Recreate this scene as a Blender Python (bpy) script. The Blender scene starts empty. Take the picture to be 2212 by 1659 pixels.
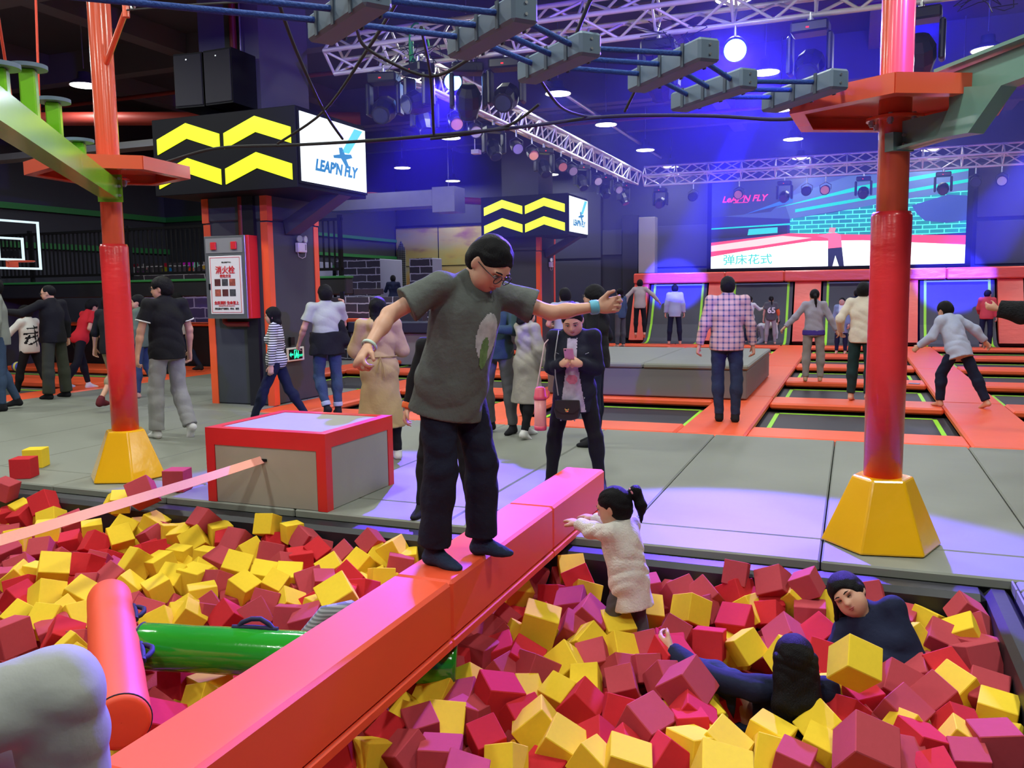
import bpy, bmesh, math, random
import numpy as np
from mathutils import Vector, Matrix, Euler
random.seed(7); np.random.seed(7)
SC = bpy.context.scene
COL = SC.collection
rad = math.radians
PI = math.pi

# ------------------------------------------------------------------ camera
F_PX, CX, CY, CAM_H = 1850.0, 1106.0, 829.5, 1.5
def _n(v): return v / np.linalg.norm(v)
_Y = _n(np.array([1845 - CX, 616 - CY, F_PX]))
_U = _n(np.cross(np.array([845 - CX, 629.3 - CY, F_PX]), _Y))
if _U[1] > 0: _U = -_U
_X = _n(np.cross(_Y, _U))
if _X[0] < 0: _X = -_X
RW = np.array([_X, _Y, _U])            # camera (right, down, forward) -> world
def at(px, py, x=None, y=None, z=None, d=None):
    """point of the place seen at a photo pixel, on the plane x=, y= or z=, or at depth d"""
    r = RW @ np.array([px - CX, py - CY, F_PX])
    t = (z - CAM_H) / r[2] if z is not None else y / r[1] if y is not None else x / r[0] if x is not None else d / F_PX
    return Vector((t * r[0], t * r[1], CAM_H + t * r[2]))
def depth(p):
    return float((RW.T @ (np.array(p, float) - np.array([0, 0, CAM_H])))[2])

cam_d = bpy.data.cameras.new('camera'); cam = bpy.data.objects.new('camera', cam_d); COL.objects.link(cam)
cam_d.sensor_fit = 'HORIZONTAL'; cam_d.sensor_width = 36.0; cam_d.lens = 36.0 * F_PX / 2212.0
cam_d.clip_start = 0.05; cam_d.clip_end = 200
_m = Matrix((RW[:, 0], -RW[:, 1], -RW[:, 2])).transposed().to_4x4()
_m.translation = (0, 0, CAM_H)
cam.matrix_world = _m
SC.camera = cam

# ------------------------------------------------------------------ view, world, lights
SC.view_settings.view_transform = 'Standard'; SC.view_settings.look = 'None'
SC.view_settings.exposure = 0.0; SC.view_settings.gamma = 1.0
SC.view_settings.use_curve_mapping = False
SC.cycles.use_denoising = True
SC.cycles.max_bounces = 6; SC.cycles.diffuse_bounces = 3; SC.cycles.glossy_bounces = 3
SC.cycles.transmission_bounces = 4; SC.cycles.volume_bounces = 0; SC.cycles.transparent_max_bounces = 8
SC.cycles.sample_clamp_indirect = 4.0
SC.cycles.caustics_reflective = False; SC.cycles.caustics_refractive = False
W = bpy.data.worlds.new('world'); SC.world = W; W.use_nodes = True
W.node_tree.nodes['Background'].inputs[0].default_value = (0.10, 0.10, 0.16, 1)
W.node_tree.nodes['Background'].inputs[1].default_value = 0.25

def light(name, kind, loc, energy, color, **k):
    d = bpy.data.lights.new(name, kind); d.energy = energy; d.color = color
    for a, v in k.items():
        if a != 'aim': setattr(d, a, v)
    o = bpy.data.objects.new(name, d); COL.objects.link(o); o.location = loc
    if 'aim' in k:
        o.rotation_euler = (Vector(k['aim']) - Vector(loc)).to_track_quat('-Z', 'Y').to_euler()
    return o

LAMP_Z = 5.0
# high-bay lamps of the hall: (x, y); the lamp builder further down hangs the visible fittings
LAMPS = [(x, y) for y in (10.7, 14.5, 17.6, 21.2, 24.4) for x in (-11.6, -8.4, -4.85, -1.4, 1.7, 4.9)] + \
        [(x, y) for y in (-0.6, 3.2, 7.0) for x in (-8.4, -4.85, -1.4, 1.7)] + [(-14.8, 10.7), (-14.8, 5.5), (-11.6, 7.0)]
for lx, ly in LAMPS:
    light('lamp_light', 'AREA', (lx, ly, LAMP_Z - 0.16), 82 if ly < 9 else 44, (0.95, 1.0, 0.93) if ly < 12 else (0.86, 0.90, 1.0), shape='DISK', size=0.42)
# the two lit blue stage heads on the near truss, blue beams and side wash, then two added up-lights tinting the ceiling
SPOTS = [  # loc, aim, energy, cone deg, colour, blend
    (tuple(at(1588, 110, y=9.70)), (-0.3, 2.6, 0.2), 9500, 46, (0.13, 0.06, 1.0), 0.15),
    (tuple(at(978, 178, y=10.9)), (-3.0, 3.9, 0.1), 6500, 34, (0.13, 0.05, 1.0), 0.12),
    ((-0.9, 10.4, 4.05), (-4.75, 24.5, 1.6), 150000, 7, (0.03, 0.03, 1.0), 0.35),
    ((2.6, 10.4, 4.05), (2.3, 24.5, 1.6), 150000, 8, (0.03, 0.03, 1.0), 0.35),
    ((2.1, 3.5, 4.0), (0.1, 5.4, 3.5), 2600, 50, (0.14, 0.06, 1.0), 0.5),
    ((0.6, 10.0, 4.1), (0.8, 18.5, 6.0), 2200, 95, (0.03, 0.03, 1.0), 0.8),  # added fill turning the ceiling blue, no lamp hangs here
    ((-4.0, 12.0, 4.1), (-4.5, 20.0, 6.0), 250, 100, (0.05, 0.05, 1.0), 0.8),  # second added up-light, fills the left ceiling with blue
]
for i, (l, a, e, c, col, bl) in enumerate(SPOTS):
    light('stage_or_fill_light', 'SPOT', l, e, col, aim=a, spot_size=rad(c), spot_blend=bl, shadow_soft_size=0.07)

# ------------------------------------------------------------------ materials
MATS = {}
def _new(name):
    m = bpy.data.materials.new(name); m.use_nodes = True; MATS[name] = m
    nt = m.node_tree; return m, nt, nt.nodes['Principled BSDF']
def N(nt, t, **k):
    n = nt.nodes.new(t)
    for a, v in k.items(): setattr(n, a, v)
    return n
def rgba(c): return (c[0], c[1], c[2], 1.0)
def srgb(r, g, b):
    f = lambda u: (u / 255 / 12.92) if u / 255 <= 0.04045 else ((u / 255 + 0.055) / 1.055) ** 2.4
    return (f(r), f(g), f(b))
def coords(nt, scale=(1, 1, 1), kind='Object'):
    tc = N(nt, 'ShaderNodeTexCoord'); mp = N(nt, 'ShaderNodeMapping'); mp.inputs['Scale'].default_value = scale
    nt.links.new(tc.outputs[kind], mp.inputs[0]); return mp.outputs[0]
def mat(name, col, rough=0.6, metal=0.0, var=0.0, vscale=6.0, bump=0.0, bscale=60.0, stretch=(1, 1, 1), spec=0.5, sheen=0.0, coat=0.0):
    if name in MATS: return MATS[name]
    m, nt, b = _new(name)
    b.inputs['Base Color'].default_value = rgba(col); b.inputs['Roughness'].default_value = rough
    b.inputs['Metallic'].default_value = metal; b.inputs['Specular IOR Level'].default_value = spec
    if sheen: b.inputs['Sheen Weight'].default_value = sheen
    if coat: b.inputs['Coat Weight'].default_value = coat; b.inputs['Coat Roughness'].default_value = 0.12
    if var or bump: vec = coords(nt, stretch)
    if var:
        no = N(nt, 'ShaderNodeTexNoise'); no.inputs['Scale'].default_value = vscale; no.inputs['Detail'].default_value = 4
        nt.links.new(vec, no.inputs['Vector'])
        mx = N(nt, 'ShaderNodeMix', data_type='RGBA')
        mx.inputs['A'].default_value = rgba([c * (1 - var) for c in col]); mx.inputs['B'].default_value = rgba([min(1, c * (1 + var)) for c in col])
        nt.links.new(no.outputs['Fac'], mx.inputs['Factor']); nt.links.new(mx.outputs['Result'], b.inputs['Base Color'])
    if bump:
        n2 = N(nt, 'ShaderNodeTexNoise'); n2.inputs['Scale'].default_value = bscale; n2.inputs['Detail'].default_value = 5
        nt.links.new(vec, n2.inputs['Vector'])
        bp = N(nt, 'ShaderNodeBump'); bp.inputs['Strength'].default_value = bump; bp.inputs['Distance'].default_value = 0.02
        nt.links.new(n2.outputs['Fac'], bp.inputs['Height']); nt.links.new(bp.outputs[0], b.inputs['Normal'])
    return m
def emit(name, col, strength):
    if name in MATS: return MATS[name]
    m, nt, b = _new(name)
    b.inputs['Base Color'].default_value = rgba([c * 0.3 for c in col]); b.inputs['Emission Color'].default_value = rgba(col)
    b.inputs['Emission Strength'].default_value = strength; return m
def two_tone(name, c1, c2, kind='stripes', scale=30.0, duty=0.5, axis='Z', rough=0.8, coord='Object'):
    """stripes or plaid woven into cloth"""
    if name in MATS: return MATS[name]
    m, nt, b = _new(name); b.inputs['Roughness'].default_value = rough
    tc = N(nt, 'ShaderNodeTexCoord'); sp = N(nt, 'ShaderNodeSeparateXYZ'); nt.links.new(tc.outputs[coord], sp.inputs[0])
    def band(ax, sc, du):
        a = N(nt, 'ShaderNodeMath', operation='MULTIPLY'); nt.links.new(sp.outputs[ax], a.inputs[0]); a.inputs[1].default_value = sc
        f = N(nt, 'ShaderNodeMath', operation='FRACT'); nt.links.new(a.outputs[0], f.inputs[0])
        g = N(nt, 'ShaderNodeMath', operation='LESS_THAN'); nt.links.new(f.outputs[0], g.inputs[0]); g.inputs[1].default_value = du
        return g.outputs[0]
    mx = N(nt, 'ShaderNodeMix', data_type='RGBA'); mx.inputs['A'].default_value = rgba(c1); mx.inputs['B'].default_value = rgba(c2)
    if kind == 'stripes':
        nt.links.new(band(axis, scale, duty), mx.inputs['Factor'])
    else:
        s = N(nt, 'ShaderNodeMath', operation='ADD'); nt.links.new(band('X', scale, duty), s.inputs[0]); nt.links.new(band('Z', scale, duty), s.inputs[1])
        h = N(nt, 'ShaderNodeMath', operation='MULTIPLY'); nt.links.new(s.outputs[0], h.inputs[0]); h.inputs[1].default_value = 0.5
        nt.links.new(h.outputs[0], mx.inputs['Factor'])
    nt.links.new(mx.outputs['Result'], b.inputs['Base Color']); return m
def bricks(name, c1, c2, mortar, sc=1.0, bw=0.5, rh=0.25, msize=0.02, plane='XZ', splash=None, rough=0.7):
    if name in MATS: return MATS[name]
    m, nt, b = _new(name); b.inputs['Roughness'].default_value = rough
    tc = N(nt, 'ShaderNodeTexCoord'); sp = N(nt, 'ShaderNodeSeparateXYZ'); nt.links.new(tc.outputs['Object'], sp.inputs[0])
    cb = N(nt, 'ShaderNodeCombineXYZ'); nt.links.new(sp.outputs[plane[0]], cb.inputs[0]); nt.links.new(sp.outputs[plane[1]], cb.inputs[1])
    no = N(nt, 'ShaderNodeTexNoise'); no.inputs['Scale'].default_value = 5; nt.links.new(cb.outputs[0], no.inputs['Vector'])
    ad = N(nt, 'ShaderNodeMix', data_type='RGBA', blend_type='ADD'); ad.inputs['Factor'].default_value = 0.05
    nt.links.new(cb.outputs[0], ad.inputs['A']); nt.links.new(no.outputs['Color'], ad.inputs['B'])
    br = N(nt, 'ShaderNodeTexBrick'); nt.links.new(ad.outputs['Result'], br.inputs['Vector'])
    br.inputs['Color1'].default_value = rgba(c1); br.inputs['Color2'].default_value = rgba(c2); br.inputs['Mortar'].default_value = rgba(mortar)
    br.inputs['Scale'].default_value = sc; br.inputs['Mortar Size'].default_value = msize; br.inputs['Brick Width'].default_value = bw; br.inputs['Row Height'].default_value = rh
    out = br.outputs['Color']
    if splash:
        vo = N(nt, 'ShaderNodeTexVoronoi'); vo.inputs['Scale'].default_value = splash[0]; nt.links.new(cb.outputs[0], vo.inputs['Vector'])
        hs = N(nt, 'ShaderNodeHueSaturation'); hs.inputs['Saturation'].default_value = 2.0; hs.inputs['Value'].default_value = 0.8; nt.links.new(vo.outputs['Color'], hs.inputs['Color'])
        lt = N(nt, 'ShaderNodeMath', operation='LESS_THAN'); nt.links.new(vo.outputs['Distance'], lt.inputs[0]); lt.inputs[1].default_value = 0.42
        gz = N(nt, 'ShaderNodeMath', operation='GREATER_THAN'); nt.links.new(sp.outputs['Z'], gz.inputs[0]); gz.inputs[1].default_value = splash[1]
        mu = N(nt, 'ShaderNodeMath', operation='MULTIPLY'); nt.links.new(lt.outputs[0], mu.inputs[0]); nt.links.new(gz.outputs[0], mu.inputs[1])
        mx = N(nt, 'ShaderNodeMix', data_type='RGBA'); nt.links.new(mu.outputs[0], mx.inputs['Factor']); nt.links.new(out, mx.inputs['A']); nt.links.new(hs.outputs['Color'], mx.inputs['B'])
        out = mx.outputs['Result']
    nt.links.new(out, b.inputs['Base Color']); return m

ORANGE = mat('orange_vinyl', (0.92, 0.115, 0.035), 0.42, var=0.06, vscale=3, bump=0.12, bscale=9)
ORANGE_BEAM = mat('orange_beam_vinyl', (0.90, 0.09, 0.03), 0.5, var=0.05, vscale=2, bump=0.05, bscale=6)
RED_VINYL = mat('red_vinyl', (0.66, 0.022, 0.025), 0.35, var=0.06, vscale=4, bump=0.08, bscale=14)
RED_SLEEVE = mat('red_sleeve_vinyl', (0.76, 0.035, 0.04), 0.28, var=0.05, vscale=3, bump=0.25, bscale=7, stretch=(1, 1, 2.6), coat=0.3)
YELLOW_VINYL = mat('yellow_vinyl', (0.88, 0.46, 0.008), 0.18, var=0.05, vscale=3, bump=0.25, bscale=5, coat=0.6)
GREEN_VINYL = mat('green_vinyl', (0.022, 0.33, 0.022), 0.12, var=0.1, vscale=3, bump=0.3, bscale=8, coat=0.8)
GREY_MAT = mat('grey_floor_vinyl', (0.205, 0.215, 0.178), 0.55, var=0.10, vscale=1.3, bump=0.12, bscale=4)
GREY_PAD = mat('grey_pad_vinyl', (0.30, 0.29, 0.265), 0.6, var=0.07, vscale=4, bump=0.05, bscale=20)
BOX_GREY = mat('box_panel_vinyl', (0.33, 0.30, 0.25), 0.6, var=0.08, vscale=5)
BLACK_PAD = mat('black_pad_vinyl', (0.012, 0.012, 0.017), 0.45, var=0.2, vscale=3, bump=0.1, bscale=8)
BLACK = mat('black_paint', (0.006, 0.006, 0.008), 0.6, spec=.12)
BLACK_GLOSS = mat('black_plastic', (0.006, 0.006, 0.009), 0.3)
DARK_WALL = mat('dark_wall_paint', (0.035, 0.036, 0.052), 0.8, var=0.15, vscale=0.8)
DARK_WALL2 = mat('slate_wall_panel', (0.055, 0.058, 0.085), 0.8, var=0.12, vscale=1)
CEIL = mat('ceiling_paint', (0.045, 0.048, 0.066), 0.9, var=0.2, vscale=0.7)
CEIL_BEAM = mat('ceiling_beam_paint', (0.105, 0.110, 0.135), 0.85, var=0.15, vscale=1)
COL_GREY = mat('column_pad_vinyl', (0.045, 0.050, 0.060), 0.6, var=0.15, vscale=2, bump=0.05, bscale=30)
CONCRETE = mat('column_concrete', (0.10, 0.10, 0.115), 0.85, var=0.2, vscale=1.5, bump=0.1, bscale=10)
TRUSS = mat('truss_aluminium', (0.80, 0.79, 0.78), 0.35, metal=0.25, var=0.08)
STEEL = mat('galvanised_steel', (0.55, 0.57, 0.60), 0.3, metal=0.9)
MESH_BLACK = mat('jump_mat_weave', (0.022, 0.022, 0.028), 0.55, var=0.15, vscale=40)
GREEN_LINE = mat('green_border_tape', (0.36, 0.85, 0.03), 0.5)
GREEN_TRIM = mat('green_trim_paint', (0.02, 0.19, 0.045), 0.6)
GREEN_STEEL = mat('green_steel_paint', (0.20, 0.52, 0.02), 0.25, var=0.12, vscale=2, coat=0.4)
GREEN_STEEL2 = mat('pale_green_steel_paint', (0.13, 0.28, 0.22), 0.35, var=0.12, vscale=2, coat=0.3)
ORANGE_STEEL = mat('orange_steel_paint', (0.72, 0.11, 0.05), 0.22, var=0.06, vscale=2, coat=0.5)
PLANK = mat('plank_grey_paint', (0.10, 0.15, 0.21), 0.6, var=0.1, vscale=7)
ROPE_BLUE = mat('blue_rope_fibre', (0.012, 0.055, 0.26), 0.75, bump=0.4, bscale=90)
ROPE_BLACK = mat('black_rope', (0.01, 0.01, 0.012), 0.8)
PINK_WEB = mat('pink_webbing', (0.95, 0.42, 0.33), 0.7, var=0.05, vscale=60)
ORANGE_WEB = mat('orange_webbing', (0.95, 0.30, 0.03), 0.7)
RED_PIPE = mat('red_pipe_paint', (0.20, 0.018, 0.012), 0.5)
WHITE_PL = mat('white_plastic', (0.72, 0.72, 0.70), 0.4)
RED_PL = mat('red_plastic', (0.62, 0.02, 0.025), 0.4)
DUCT = mat('duct_sheet_metal', (0.20, 0.20, 0.22), 0.4, metal=0.6, var=0.1)
FOAM_Y = mat('yellow_foam', (0.86, 0.60, 0.035), 0.9, var=0.05, vscale=9, bump=0.25, bscale=260, spec=0.2)
FOAM_R = mat('red_foam', (0.60, 0.026, 0.036), 0.9, var=0.06, vscale=9, bump=0.25, bscale=260, spec=0.2)
FOAM_C = mat('crimson_foam', (0.48, 0.062, 0.080), 0.9, var=0.06, vscale=9, bump=0.25, bscale=260, spec=0.2)
SKIN = mat('skin', (0.62, 0.33, 0.22), 0.5, var=0.06, vscale=14, bump=0.04, bscale=120)
SKIN_TAN = mat('skin_tan', (0.50, 0.25, 0.16), 0.5, var=0.06, vscale=14, bump=0.04, bscale=120)
LIPS = mat('lip_skin', (0.42, 0.10, 0.09), 0.4)
EYE_DARK = mat('eye_dark', (0.012, 0.008, 0.007), 0.2)
EYE_WHITE = mat('eye_white', (0.6, 0.58, 0.55), 0.25)
HAIR = mat('black_hair', (0.005, 0.0045, 0.006), 0.55, spec=.18, var=0.4, vscale=40, bump=0.5, bscale=60, stretch=(6, 6, 0.7))
# ------------------------------------------------------------------ mesh helpers
class MB:
    """collects shapes; build() links them as one mesh object"""
    def __init__(s): s.v = []; s.f = []; s.sm = []
    def add(s, vs, fs, smooth=False):
        o = len(s.v); s.v += [tuple(v) for v in vs]; s.f += [tuple(i + o for i in f) for f in fs]; s.sm += [smooth] * len(fs); return s
    def box(s, c, size, rot=None, bev=0.0):
        hx, hy, hz = size[0] / 2, size[1] / 2, size[2] / 2; c = Vector(c)
        R = rot if isinstance(rot, Matrix) else (Euler(rot).to_matrix() if rot else None)
        b = min(bev, hx * .9, hy * .9, hz * .9)
        if b <= 0:
            vs = [Vector((x, y, z)) for z in (-hz, hz) for y in (-hy, hy) for x in (-hx, hx)]
            fs = [(0, 2, 3, 1), (4, 5, 7, 6), (0, 1, 5, 4), (2, 6, 7, 3), (0, 4, 6, 2), (1, 3, 7, 5)]
        else:
            vs = []; idx = {}
            for sx in (-1, 1):
                for sy in (-1, 1):
                    for sz in (-1, 1):
                        for k in range(3):
                            p = [sx * (hx - b), sy * (hy - b), sz * (hz - b)]; p[k] = (sx, sy, sz)[k] * (hx, hy, hz)[k]
                            idx[(sx, sy, sz, k)] = len(vs); vs.append(Vector(p))
            fs = []
            for k in range(3):
                a, c2 = (k + 1) % 3, (k + 2) % 3
                for sg in (-1, 1):
                    q = []
                    for u, w in ((-1, -1), (1, -1), (1, 1), (-1, 1)):
                        t = [0, 0, 0]; t[k] = sg; t[a] = u; t[c2] = w; q.append(idx[(*t, k)])
                    fs.append(tuple(q if sg > 0 else q[::-1]))
                for u in (-1, 1):
                    for w in (-1, 1):
                        t0 = [0, 0, 0]; t0[k] = -1; t0[a] = u; t0[c2] = w; t1 = list(t0); t1[k] = 1
                        q = (idx[(*t0, a)], idx[(*t1, a)], idx[(*t1, c2)], idx[(*t0, c2)])
                        fs.append(q if u * w < 0 else q[::-1])
            for sx in (-1, 1):
                for sy in (-1, 1):
                    for sz in (-1, 1):
                        q = tuple(idx[(sx, sy, sz, k)] for k in range(3)); fs.append(q if sx * sy * sz > 0 else q[::-1])
        if R: vs = [R @ v for v in vs]
        return s.add([v + c for v in vs], fs)
    def span(s, lo, hi, bev=0.0):
        lo, hi = Vector(lo), Vector(hi); return s.box((lo + hi) / 2, hi - lo, bev=bev)
    def cyl(s, a, b, r, r2=None, n=16, caps=True, smooth=True):
        a, b = Vector(a), Vector(b); r2 = r if r2 is None else r2; ax = (b - a).normalized()
        u = ax.orthogonal().normalized(); w = ax.cross(u)
        vs = [a + (u * math.cos(t) + w * math.sin(t)) * r for t in [2 * PI * i / n for i in range(n)]]
        vs += [b + (u * math.cos(t) + w * math.sin(t)) * r2 for t in [2 * PI * i / n for i in range(n)]]
        s.add(vs, [(i, (i + 1) % n, n + (i + 1) % n, n + i) for i in range(n)], smooth)
        if caps: s.add(vs, [tuple(range(n))[::-1], tuple(range(n, 2 * n))])
        return s
    def tube(s, pts, r, n=8, caps=True, rs=None):
        pts = [Vector(p) for p in pts]; m = len(pts); up = None; vs = []
        for i, p in enumerate(pts):
            t = (pts[min(i + 1, m - 1)] - pts[max(i - 1, 0)]).normalized()
            u = t.orthogonal().normalized() if up is None else (up - t * up.dot(t)).normalized()
            up = u; w = t.cross(u); rr = rs[i] if rs else r
            vs += [p + (u * math.cos(a) + w * math.sin(a)) * rr for a in [2 * PI * k / n for k in range(n)]]
        fs = [(i * n + k, i * n + (k + 1) % n, (i + 1) * n + (k + 1) % n, (i + 1) * n + k) for i in range(m - 1) for k in range(n)]
        s.add(vs, fs, True)
        if caps: s.add(vs, [tuple(range(n))[::-1], tuple(range((m - 1) * n, m * n))])
        return s
    def lathe(s, prof, c=(0, 0, 0), n=24, axis=None, smooth=True):
        c = Vector(c); R = axis.to_track_quat('Z', 'Y').to_matrix() if axis is not None else None; vs = []
        for r, z in prof:
            for k in range(n):
                v = Vector((r * math.cos(2 * PI * k / n), r * math.sin(2 * PI * k / n), z)); vs.append((R @ v if R else v) + c)
        fs = [(i * n + k, i * n + (k + 1) % n, (i + 1) * n + (k + 1) % n, (i + 1) * n + k) for i in range(len(prof) - 1) for k in range(n)]
        return s.add(vs, fs, smooth)
    def prism(s, poly, ext, smooth=False):
        """poly: 3D loop, ext: extrusion vector"""
        e = Vector(ext); poly = [Vector(p) for p in poly]; n = len(poly)
        s.add(poly + [p + e for p in poly], [tuple(range(n))[::-1], tuple(range(n, 2 * n))] + [(i, (i + 1) % n, n + (i + 1) % n, n + i) for i in range(n)], smooth); return s
    def ell(s, c, r, n=16, m=10, rot=None):
        c = Vector(c); vs = []; R = rot
        for j in range(m + 1):
            ph = PI * j / m
            for k in range(n):
                v = Vector((r[0] * math.sin(ph) * math.cos(2 * PI * k / n), r[1] * math.sin(ph) * math.sin(2 * PI * k / n), r[2] * math.cos(ph)))
                vs.append((R @ v if R else v) + c)
        return s.add(vs, [(j * n + k, (j + 1) * n + k, (j + 1) * n + (k + 1) % n, j * n + (k + 1) % n) for j in range(m) for k in range(n)], True)
    def torus(s, c, R_, r, axis=(0, 0, 1), n=24, m=8):
        ax = Vector(axis).normalized(); u = ax.orthogonal().normalized(); w = ax.cross(u); c = Vector(c); vs = []
        for i in range(n):
            a = 2 * PI * i / n; d = u * math.cos(a) + w * math.sin(a)
            for k in range(m):
                b = 2 * PI * k / m; vs.append(c + d * (R_ + r * math.cos(b)) + ax * r * math.sin(b))
        return s.add(vs, [(i * m + k, ((i + 1) % n) * m + k, ((i + 1) % n) * m + (k + 1) % m, i * m + (k + 1) % m) for i in range(n) for k in range(m)], True)
    def mesh(s, name, m=None, fix=True):
        me = bpy.data.meshes.new(name); me.from_pydata(s.v, [], s.f)
        me.polygons.foreach_set('use_smooth', s.sm)
        if fix:
            bm = bmesh.new(); bm.from_mesh(me); bmesh.ops.recalc_face_normals(bm, faces=bm.faces); bm.to_mesh(me); bm.free()
        if m: me.materials.append(m)
        return me
    def build(s, name, m=None, parent=None, loc=None, label=None, cat=None, group=None, kind=None):
        o = bpy.data.objects.new(name, s.mesh(name, m)); COL.objects.link(o)
        if parent: o.parent = parent
        if loc is not None:            # geometry was given in world space: move the origin to loc
            o.data.transform(Matrix.Translation(-Vector(loc))); o.location = loc
        return tag(o, label, cat, group, kind)
def tag(o, label=None, cat=None, group=None, kind=None):
    if label: o['label'] = label
    if cat: o['category'] = cat
    if group: o['group'] = group
    if kind: o['kind'] = kind
    return o
def thing(name, label, cat, loc=(0, 0, 0), rz=0.0, group=None):
    o = bpy.data.objects.new(name, None); COL.objects.link(o); o.location = loc; o.rotation_euler = (0, 0, rz)
    o.empty_display_size = 0.1
    return tag(o, label, cat, group)
def struct(name, mb, m): return mb.build(name, m, kind='structure')
def kids(o): return [c for c in bpy.data.objects if c.parent == o]
def copy_tree(o, parent=None, label=None):
    c = o.copy(); COL.objects.link(c)
    if parent: c.parent = parent
    if label: c['label'] = label
    for ch in list(CHILD.get(o.name, kids(o))): copy_tree(ch, c)
    return c
CHILD = {}
def text_mesh(name, body, size, m, parent, loc, rot, ext=0.002, align='CENTER', label=None, shear=0.0, bold=0.0, sx=1.0):
    cu = bpy.data.curves.new(name, 'FONT'); cu.body = body; cu.size = size; cu.extrude = ext; cu.align_x = align; cu.align_y = 'CENTER'
    cu.shear = shear; cu.offset = bold; cu.resolution_u = 3
    t = bpy.data.objects.new('tmp_text', cu); COL.objects.link(t)
    dg = bpy.context.evaluated_depsgraph_get(); me = bpy.data.meshes.new_from_object(t.evaluated_get(dg)); bpy.data.objects.remove(t)
    me.materials.clear(); me.materials.append(m)
    o = bpy.data.objects.new(name, me); COL.objects.link(o); o.location = loc; o.rotation_euler = rot; o.scale = (sx, 1, 1)
    if parent: o.parent = parent
    return tag(o, label)
# ------------------------------------------------------------------ room shell
PIT_Y1, PIT_X1, PIT_Y0, PIT_X0 = 4.85, 0.78, 0.25, -9.4
b = MB()
def panels(x0, x1, y0, y1, px, py, x_off=0.0):
    x = x0
    while x < x1 - 0.01:
        xe = min(x1, (math.floor((x - x_off + 1e-4) / px) + 1) * px + x_off); y = y0
        while y < y1 - 0.01:
            ye = min(y1, y + py)
            b.span((x + .004, y + .004, -0.06), (xe - .004, ye - .004, 0), bev=0.010); y = ye
        x = xe
panels(-23, 9, 5.29, 8.80, 1.15, 3.51, 1.02)
panels(-23, 9, PIT_Y1, 5.29, 1.15, 0.44, 1.02)
panels(PIT_X1, 9, -4, PIT_Y1, 1.15, 2.9, 0.80)
panels(-23, PIT_X0, -4, PIT_Y1, 1.15, 2.9, 0.80)
panels(PIT_X0, PIT_X1, -4, PIT_Y0, 1.15, 2.1, 0.80)
panels(-11.25, -9.8, 8.80, 16.2, 1.45, 2.4, -11.25)
panels(-9.8, -7.14, 8.80, 11.42, 1.33, 1.31, -9.8)
struct('floor', b, GREY_MAT)
b = MB(); b.span((-23, -4, -1.3), (9, 26, -1.2)); b.span((-23, PIT_Y1 + .01, -1.2), (9, 26, -0.20)); b.span((PIT_X1 + .01, -4, -1.2), (9, PIT_Y1, -0.07)); b.span((-23, -4, -1.2), (PIT_X0 - .01, PIT_Y1, -0.07))
b.span((PIT_X0, -4, -1.2), (PIT_X1, PIT_Y0 - .02, -0.07)); b.span((-11.3, PIT_Y1 + .02, -.2), (-7.14, 11.4, -.062)); b.span((-23, PIT_Y1 + .02, -.2), (9, 8.78, -.062)); b.span((-11.3, 11.4, -.2), (-9.8, 16.2, -.062))
struct('floor', b, BLACK)
b = MB(); b.span((-17.2, 25.4, -0.2), (9, 25.6, 6.4)); struct('wall_back', b, DARK_WALL)
b = MB(); b.span((-17.2, -4, -1.2), (-17.0, 18.2, 6.4)); b.span((-17.0, 18.0, -.2), (-14.2, 18.2, 6.4)); b.span((-14.4, 18.2, -.2), (-14.2, 25.4, 6.4)); struct('wall_left', b, DARK_WALL)
b = MB(); b.span((8.8, -4, -1.2), (9.0, 25.5, 6.4)); struct('wall_right', b, DARK_WALL)
b = MB(); b.span((-17.2, -4.2, -1.2), (9, -4, 6.4)); struct('wall_front', b, DARK_WALL)
b = MB(); b.span((-17.2, -4.2, 6.2), (9, 25.6, 6.4)); struct('ceiling', b, CEIL)
n = 1
for y in (0.5, 4.6, 9.2, 13.0, 17.95, 19.8, 23.0):      # beams across the hall
    b = MB(); dz = 0.85 if y in (17.95,) else 0.55
    b.span((-17, y - .14, 6.2 - dz), (8.8, y + .14, 6.2)); struct('trim_%d' % n, b, CEIL_BEAM); n += 1
for x in (-15.0, -11.6, -7.65, -3.1, 0.3, 3.4, 6.6):
    b = MB(); b.span((x - .18, -4, 5.85), (x + .18, 25.4, 6.2)); struct('trim_%d' % n, b, CEIL_BEAM); n += 1
# panelling of the back wall
b = MB()
for x0, x1, z0, z1 in ((-9.6, -7.15, 0, 2.35), (-9.6, -7.15, 2.42, 4.4), (-5.45, -3.9, 1.9, 2.05), (-5.45, -3.9, 2.1, 3.3), (-7.1, -6.5, 2.5, 3.25), (2.9, 5.2, 2.0, 3.1), (5.3, 8.7, 2.0, 3.1), (2.9, 8.7, 3.2, 4.6)):
    b.span((x0, 25.34, z0), (x1, 25.4, z1), bev=.01)
struct('trim_%d' % n, b, DARK_WALL2); n += 1
b = MB(); b.span((-6.45, 25.2, 0), (-5.98, 25.4, 3.65), bev=.01); struct('trim_%d' % n, b, mat('dark_door_frame', (0.02, 0.02, 0.03), .6)); n += 1
b = MB(); b.span((-5.9, 24.95, 1.93), (-5.42, 25.35, 3.55), bev=.01); tag(b.build('wall_pad', GREY_PAD), 'pale grey padded pillar on the ledge left of the big screen', 'pad')

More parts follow.
